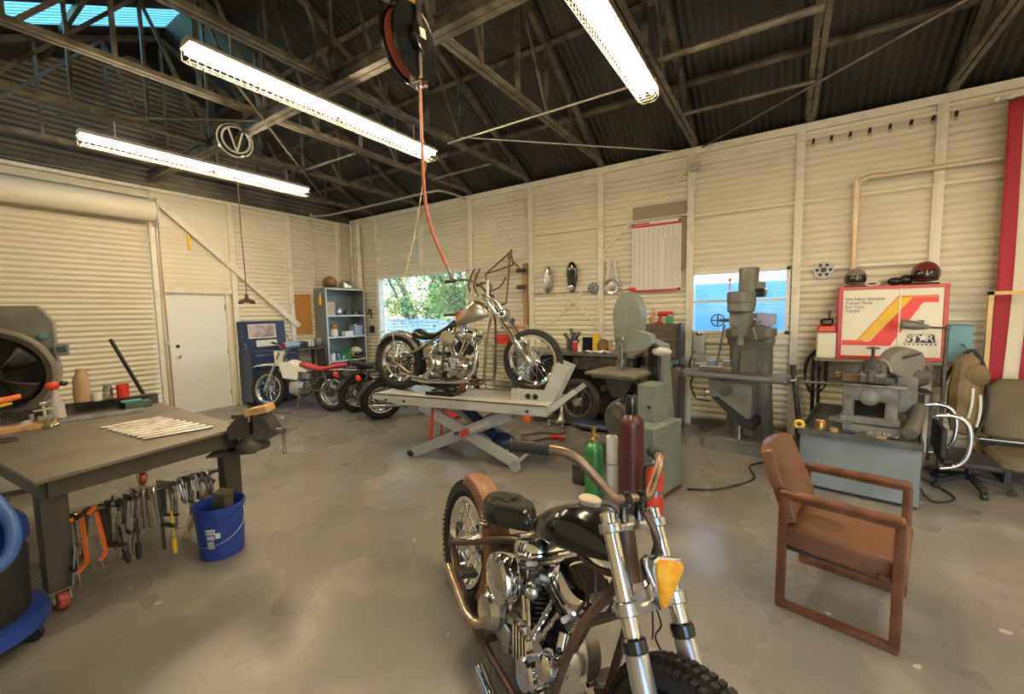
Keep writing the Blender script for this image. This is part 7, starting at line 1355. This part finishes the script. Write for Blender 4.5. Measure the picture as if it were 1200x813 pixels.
t = thing('tool_cup', 'copper coloured cup of thin tools at the left end of the brown tool chest', 'cup', (6.86,-0.33,1.411)); mb = MB(); mb.lathe([(0.034,0),(0.038,0.09),(0.034,0.09),(0.03,0.006),(0.001,0.005)], n=18); mb.build('cup', m_copper, t)
for k in range(3): mb = MB(); mb.cyl((0.005*k,0,0.01),(0.03*(k-1)+0.02,0.01,0.24-0.03*k),0.005,n=6); mb.build('tool', m_copper if k == 0 else m_red, t)
t = thing('spray_gun', 'grey tool on the ledge of the brown tool chest', 'tool', (7.10,-0.50,0.846)); mb = MB(); mb.box((0,0,0.035), (0.18,0.08,0.07), bev=0.02, seg=2); mb.build('body', m_tblue, t); mb = MB(); mb.cyl((-0.09,0,0.04),(-0.15,0,0.04),0.012); mb.build('nose', m_steel, t)

# ---------------------------------------------------------------- red framed sign cabinet on the wall shelf
t = thing('wall_shelf', 'brown wall shelf under the red framed sign', 'shelf', (9.32,-0.24,1.0)); mb = MB(); mb.box((0,-0.01,0.012), (1.25,0.42,0.03)); mb.build('board', mat('brown board shelf', (0.22,0.17,0.12), 0.6), t)
for x in (-0.5,0.0,0.5): mb = MB(); mb.bar((x,0.17,-0.25),(x,-0.15,0.0),0.025,0.025); mb.bar((x,0.185,-0.28),(x,0.185,0.0),0.025,0.02); mb.build('bracket', m_dsteel, t)
m_cream = mat('cream sign face', (0.80,0.76,0.62), 0.45)
sg = thing('sign_cabinet', 'red framed cream sign cabinet with diagonal yellow orange red stripes', 'sign', (9.325,-0.385,1.028), R(1)); SW, SH = 0.87, 0.78
mb = MB(); mb.box((0,0.12,SH/2), (SW-0.01,0.24,SH-0.01)); mb.build('case', m_red, sg)
mb = MB(); b_ = 0.036
for (c, d) in (((0,0,b_/2),(SW,0.03,b_)),((0,0,SH-b_/2),(SW,0.03,b_)),((-SW/2+b_/2,0,SH/2),(b_,0.03,SH-b_*2)),((SW/2-b_/2,0,SH/2),(b_,0.03,SH-b_*2))): mb.box(c, d, bev=0.003)
mb.build('frame', m_red, sg)
mb = MB(); mb.box((-0.165,-0.002,SH/2), (0.462,0.006,SH-0.07)); mb.box((0.235,-0.002,SH/2), (0.325,0.006,SH-0.07)); mb.build('sign_face', m_cream, sg)
mb = MB(); mb.box((0.069,-0.012,SH/2), (0.012,0.02,SH-0.07)); mb.build('centre_bar', m_cream, sg)
def band(p, mt, nm, y=-0.0065):
    mb = MB(); mb.prism(p, (0,y,0), (1,0,0), (0,0,1), (0,-0.002,0)); mb.build(nm, mt, sg)
m_sy = mat('sign yellow', (0.82,0.50,0.01), 0.45); m_so = mat('sign orange', (0.72,0.20,0.03), 0.45); m_sr = mat('sign red', (0.75,0.045,0.03), 0.45)
band([(-0.39,0.178),(-0.22,0.178),(0.135,0.648),(0.36,0.648),(0.36,0.672),(0.055,0.672),(-0.265,0.205),(-0.39,0.205)], m_so, 'orange_stripe', -0.0062)
band([(-0.255,0.205),(-0.155,0.205),(0.17,0.650),(0.055,0.650)], m_sy, 'yellow_stripe', -0.0070)
band([(-0.39,0.145),(0.05,0.145),(0.24,0.395),(0.36,0.60),(0.36,0.648),(0.155,0.648),(-0.15,0.195),(-0.39,0.185)] if False else [(-0.39,0.148),(0.01,0.148),(0.245,0.598),(0.36,0.598),(0.36,0.648),(0.165,0.648),(-0.155,0.190),(-0.39,0.190)], m_sr, 'red_stripe', -0.0074)
m_inkb = mat('black sign ink', (0.03,0.03,0.03), 0.5)
for k, s in enumerate(('We Have Genuine','Toyota Parts','For Your','Toyota')): text(s, 'lettering', m_inkb, sg, (-0.375,-0.0075,0.632-0.042*k), (PI/2,0,0), 0.044, sx=0.98)
m_wht = mat('sign white ink', (0.85,0.83,0.74), 0.45)
for ch, x in (('S',0.150),('T',0.205),('R',0.315)):
    text(ch, 'lettering', m_inkb, sg, (x+0.006,-0.0062,0.196), (PI/2,0,0), 0.105, 'CENTER', sx=1.15, off=0.006); text(ch, 'lettering', m_wht, sg, (x-0.004,-0.0085,0.200), (PI/2,0,0), 0.098, 'CENTER', sx=1.1)
def star(cx, cz, r): return [(cx+(r if k % 2 == 0 else r*0.42)*math.sin(k*PI/5), cz+(r if k % 2 == 0 else r*0.42)*math.cos(k*PI/5)) for k in range(10)]
band([(0.215,0.192),(0.355,0.192),(0.345,0.255),(0.225,0.262)], m_inkb, 'logo_shadow', -0.0060); band(star(0.262,0.237,0.058), m_inkb, 'star_outline', -0.0075); band(star(0.262,0.238,0.047), m_wht, 'star', -0.0090)
band([(0.11,0.186),(0.37,0.186),(0.37,0.190),(0.11,0.190)], m_inkb, 'underline')
mb = MB()
for k in range(8): mb.box((0.125+0.033*k,-0.0075,0.168), (0.012,0.002,0.016))
mb.build('small_lettering', m_inkb, sg)
ST = 1.028+SH
helmet((9.04,-0.26,ST+0.002), R(-98), mat('grey brown helmet', (0.24,0.20,0.17), 0.35), 'grey brown helmet with black visor on the left end of the sign cabinet', True, 0.80)
helmet((9.60,-0.26,ST+0.002), R(-106), mat('dark red helmet', (0.16,0.025,0.03), 0.3), 'dark red helmet with black visor on the right end of the sign cabinet', True, 0.92)
t = thing('goggles', 'white framed goggles lying between the helmets on the sign cabinet', 'goggles', (9.18,-0.28,ST)); mb = MB(); mb.tube([(-0.06,0,0.03),(-0.03,0,0.045),(0.03,0,0.045),(0.06,0,0.03),(0.03,0,0.012),(-0.03,0,0.012)], 0.012, 8, sm=4, closed=True); mb.build('frame', m_white, t); mb = MB(); mb.sph((0,0,0.03), (0.05,0.012,0.016), 12, 8); mb.build('lens', m_iron, t)
mb = MB(); mb.sph((9.37,-0.27,ST+0.045), (0.07,0.06,0.045), 14, 8); mb.sph((9.45,-0.27,ST+0.055), (0.06,0.06,0.055), 14, 8); tag(mb.build('glove', m_leather), 'dark leather glove lump beside the dark red helmet', 'glove')
sbox((8.80,-0.30,1.028), (0.17,0.20,0.27), m_cream, 'cream box left of the red framed sign', lid=m_grey)
t = thing('tool_case', 'small red tool case on the cream box left of the sign', 'case', (8.80,-0.30,1.316)); mb = MB(); mb.box((0,0,0.035), (0.17,0.18,0.07), bev=0.01); mb.build('body', m_redb, t); mb = MB(); mb.box((0.0,0,0.11), (0.12,0.10,0.08), bev=0.02); mb.build('dark_insert', m_black, t); mb = MB(); mb.cyl((0.02,0,0.14),(0.025,0,0.24),0.01); mb.build('tool', m_iron, t)
sbox((9.84,-0.30,1.028), (0.18,0.26,0.36), m_tblue, 'dusty blue metal box right of the red framed sign')
t = thing('work_lamp', 'grey bullet shaped lamp on a dark post in front of the sign', 'lamp', (9.69,-0.68,0)); mb = MB(); mb.lathe([(0.10,0),(0.10,0.02),(0.03,0.04)], n=22); mb.build('base', m_iron, t); mb = MB(); mb.cyl((0,0,0.03),(0,0,1.40),0.016); mb.build('post', m_iron, t)
mb = MB(); mb.cyl((0,0,1.375),(-0.16,-0.02,1.385),0.011); mb.sph((0,0,1.38),0.024,10,8); mb.build('arm', m_iron, t); mb = MB(); mb.lathe([(0.018,0),(0.032,0.05),(0.042,0.10),(0.048,0.20),(0.036,0.205)], (-0.13,-0.02,1.385), (-1,0,0.16), 22); mb.box((-0.19,-0.02,1.44), (0.05,0.03,0.03), bev=0.006); mb.build('lamp_head', m_mill, t)
t = thing('green_tin', 'bright green tin on a bracket shelf under the sign cabinet', 'tin', (9.50,-0.24,0.70)); mb = MB(); mb.lathe([(0.055,0),(0.06,0.006),(0.06,0.12),(0.05,0.13)], n=20); mb.build('body', mat('bright green', (0.02,0.32,0.16), 0.4), t); mb = MB(); mb.lathe([(0.03,0.13),(0.03,0.145)], n=14); mb.build('cap', m_white, t)
t = thing('steel_shelf', 'small steel shelf below the sign cabinet carrying the green tin', 'shelf', (9.45,-0.22,0)); mb = MB(); mb.box((0,0,0.69), (0.50,0.34,0.018)); mb.build('board', m_dsteel, t)
for x in (-0.23,0.23):
    for y in (-0.15,0.15): mb = MB(); mb.box((x,y,0.34), (0.025,0.025,0.68)); mb.build('leg', m_dsteel, t)
can((9.37,-0.24,0.70), 0.04, 0.10, m_red, 'dark red can beside the green tin under the sign')
# hoses and welding torch hanging left of the sign
t = thing('welding_torch', 'black hanging torch with yellow top and looped cables left of the sign', 'torch', (8.73,-0.16,0)); mb = MB(); mb.box((0.0,0.02,1.12), (0.06,0.05,0.07), bev=0.01); mb.build('yellow_body', m_yel, t)
mb = MB(); mb.tube([(-0.02,0,1.10),(-0.03,0,0.9),(-0.025,0,0.22)], 0.020, 8, sm=3); mb.tube([(0.03,0,1.05),(0.03,0,0.8),(0.025,0,0.22)], 0.018, 8, sm=3); mb.build('legs', m_black, t)
mb = MB()
for k in range(4): mb.tube([(0.0,-0.01*k,1.12),(-0.08-0.01*k,-0.01*k,0.95),(-0.10,-0.01*k,0.70),(-0.02,-0.01*k,0.56+0.03*k),(0.08,-0.01*k,0.66),(0.10,-0.01*k,0.9),(0.04,-0.01*k,1.10)], 0.008, 6, sm=5)
mb.build('cables', m_blackm, t); mb = MB(); mb.cyl((0.0,-0.02,0.86),(0.0,-0.02,1.04),0.03); mb.build('torch_head', m_dsteel, t); mb = MB(); mb.bar((0.0,0.10,1.17),(0.0,0.0,1.17),0.02); mb.build('hook', m_steel, t)
mb = MB(); mb.cyl((8.50,-0.14,0.90),(8.60,-0.30,0.02),0.030,n=12); tag(mb.build('dark_tube', m_iron), 'dark tube leaning on the wall between milling machine and low cabinet', 'tube')
# tan bag, yellow frame, flag, bench seat, chrome chair
t = thing('canvas_bag', 'tan canvas bag with white straps hanging right of the blue box', 'bag', (9.86,-0.60,0.36)); t.scale = (0.78,0.9,1.0); mb = MB(); rs = []
for z, a, b in ((0.0,0.05,0.05),(0.03,0.10,0.09),(0.2,0.14,0.12),(0.42,0.145,0.11),(0.60,0.12,0.10),(0.72,0.10,0.09),(0.77,0.05,0.05)): rs.append([(a*math.cos(2*PI*k/20)*(1+0.08*math.sin(3*k)), b*math.sin(2*PI*k/20), z) for k in range(20)])
mb.rings(rs); mb.build('body', m_tan2, t); mb = MB(); mb.sph((0.06,-0.04,0.58), (0.13,0.10,0.11), 16, 10, rot=(0,0.5,0)); mb.build('flap', m_tan2, t)
mb = MB(); mb.tube([(0.03,-0.11,0.46),(0.02,-0.135,0.32),(0.0,-0.125,0.18)], 0.014, 8, sm=4); mb.tube([(0.10,-0.09,0.40),(0.10,-0.115,0.25),(0.08,-0.11,0.10)], 0.014, 8, sm=4); mb.build('straps', m_paper, t)
mb = MB(); mb.tube([(-0.06,0.02,0.74),(0.05,0.0,0.80),(0.15,-0.03,0.60),(0.17,-0.06,0.25),(0.08,-0.08,0.02)], 0.018, 8, sm=5); mb.build('dark_strap', m_blackm, t); mb = MB(); mb.tube([(0,0.02,0.77),(0.0,0.10,0.84),(0,0.36,0.84)],0.010,6,sm=3); mb.build('hook', m_steel, t)
t = thing('timber_stand', 'tall narrow yellow wooden frame standing beside the hanging flag', 'frame', (10.06,-0.31,0)); mb = MB()
mb.box((0.0,0,0.95), (0.035,0.035,1.54)); mb.box((0.60,0,0.95), (0.035,0.035,1.54)); mb.box((0.30,0,1.70), (0.635,0.035,0.035)); mb.box((0.30,0,0.21), (0.57,0.035,0.04))
for x in (0,0.6): mb.box((x,0,0.10), (0.04,0.05,0.20))
mb.build('frame', mat('yellow pine', (0.62,0.45,0.18), 0.5), t)
fl = thing('flag', 'large red and white striped flag hanging vertically from the eave at the right edge', 'flag', (10.12,-0.175,0))
def stripe(k):
    x0, x1 = k*0.115, (k+1)*0.115
    def fn(u, v):
        x = lerp(x0,x1,u); z = lerp(3.52,0.74,v); return V((x*(0.82+0.18*min(1,v*1.3))-0.04*max(0,v-0.6), -0.022*math.sin(9*x+2.5*v)*(0.4+v)-0.02*math.sin(3*v+x*5), z))
    mb = MB(); mb.sheet(fn, 4, 24); mb.build('red_stripe' if k % 2 == 0 else 'white_stripe', mat('flag red', (0.36,0.022,0.045), 0.75) if k == 0 else (bpy.data.materials['flag red'] if k % 2 == 0 else m_fw), fl, th=0.003)
m_fw = mat('flag white', (0.72,0.68,0.56), 0.75)
for k in range(9): stripe(k)
mb = MB(); mb.cyl((-0.05,0,3.55),(1.0,0,3.55),0.012); mb.build('pole', m_post, fl)
for x in (-0.08,0.02): mb = MB(); mb.sph((x,0,3.55), 0.028, 10, 8); mb.build('pole_clamp', m_white, fl)
t = thing('vehicle_bench', 'olive brown upholstered vehicle bench seat under the flag at the right edge', 'seat', (10.53,-0.48,0), R(-3))
mb = MB(); rs = []
def rr(z, y, hw, hd): return [(hw*math.copysign(abs(math.cos(2*PI*k/28))**0.35, math.cos(2*PI*k/28)), y+hd*math.copysign(abs(math.sin(2*PI*k/28))**0.6, math.sin(2*PI*k/28)), z) for k in range(28)]
mb.rings([rr(0.32,0.0,0.44,0.05),rr(0.36,0.0,0.50,0.075),rr(0.60,0.03,0.52,0.08),rr(0.80,0.06,0.49,0.075),rr(0.87,0.07,0.42,0.05),rr(0.885,0.07,0.36,0.03)]); mb.build('backrest', m_olive, t)
mb = MB(); mb.rings([rr(0.13,-0.25,0.50,0.20),rr(0.16,-0.25,0.53,0.24),rr(0.24,-0.25,0.53,0.24),rr(0.27,-0.25,0.50,0.21)]); mb.build('cushion', m_olive, t)
mb = MB(); mb.box((0,-0.02,0.295), (1.06,0.10,0.04)); mb.build('rail', m_black, t); mb = MB(); mb.box((0,-0.075,0.318), (1.06,0.012,0.010)); mb.build('piping', m_white, t)
for x in (-0.42,0.42): mb = MB(); mb.bar((x,0.06,0.0),(x,0.04,0.34),0.04,0.03); mb.bar((x,-0.42,0.015),(x,0.08,0.015),0.04,0.03); mb.bar((x,-0.40,0.0),(x,-0.40,0.14),0.04,0.03); mb.build('leg', m_blackm, t)
t = thing('swivel_chair', 'black swivel chair with chrome loop arms right of the low cabinet', 'chair', (9.78,-1.13,0), R(-4))
for k in range(5):
    a = 2*PI*k/5-0.12; mb = MB(); mb.bar((0.03*math.cos(a),0.03*math.sin(a),0.12),(0.25*math.cos(a),0.25*math.sin(a),0.065),0.05,0.04,bev=0.008); lg = mb.build('base_leg', m_blackm, t); mb = MB(); mb.lathe([(0.008,-0.018),(0.026,-0.018),(0.026,0.018),(0.008,0.018)], (0.25*math.cos(a),0.25*math.sin(a),0.027), (-math.sin(a),math.cos(a),0), 14); mb.build('caster', m_blackm, lg)
mb = MB(); mb.cyl((0,0,0.08),(0,0,0.22),0.026); mb.build('gas_post', m_black, t); mb = MB(); mb.box((-0.02,0,0.25), (0.36,0.40,0.05), bev=0.022, seg=3); mb.build('seat', m_blackm, t)
for s in (-1, 1):
    y = s*0.25; mb = MB(); mb.tube([(-0.26,y,0.665),(-0.18,y,0.675),(-0.11,y,0.655),(-0.065,y,0.59),(-0.05,y,0.47),(-0.07,y,0.33),(-0.13,y,0.25),(-0.22,y,0.215)], 0.018, 12, sm=6); mb.cyl((-0.13,y,0.25),(-0.13,s*0.18,0.25),0.012); mb.build('chrome_arm', m_chrome, t)
mb = MB(); mb.box((-0.20,0,0.42), (0.04,0.44,0.26), bev=0.018, seg=3); mb.build('backrest', m_blackm, t)
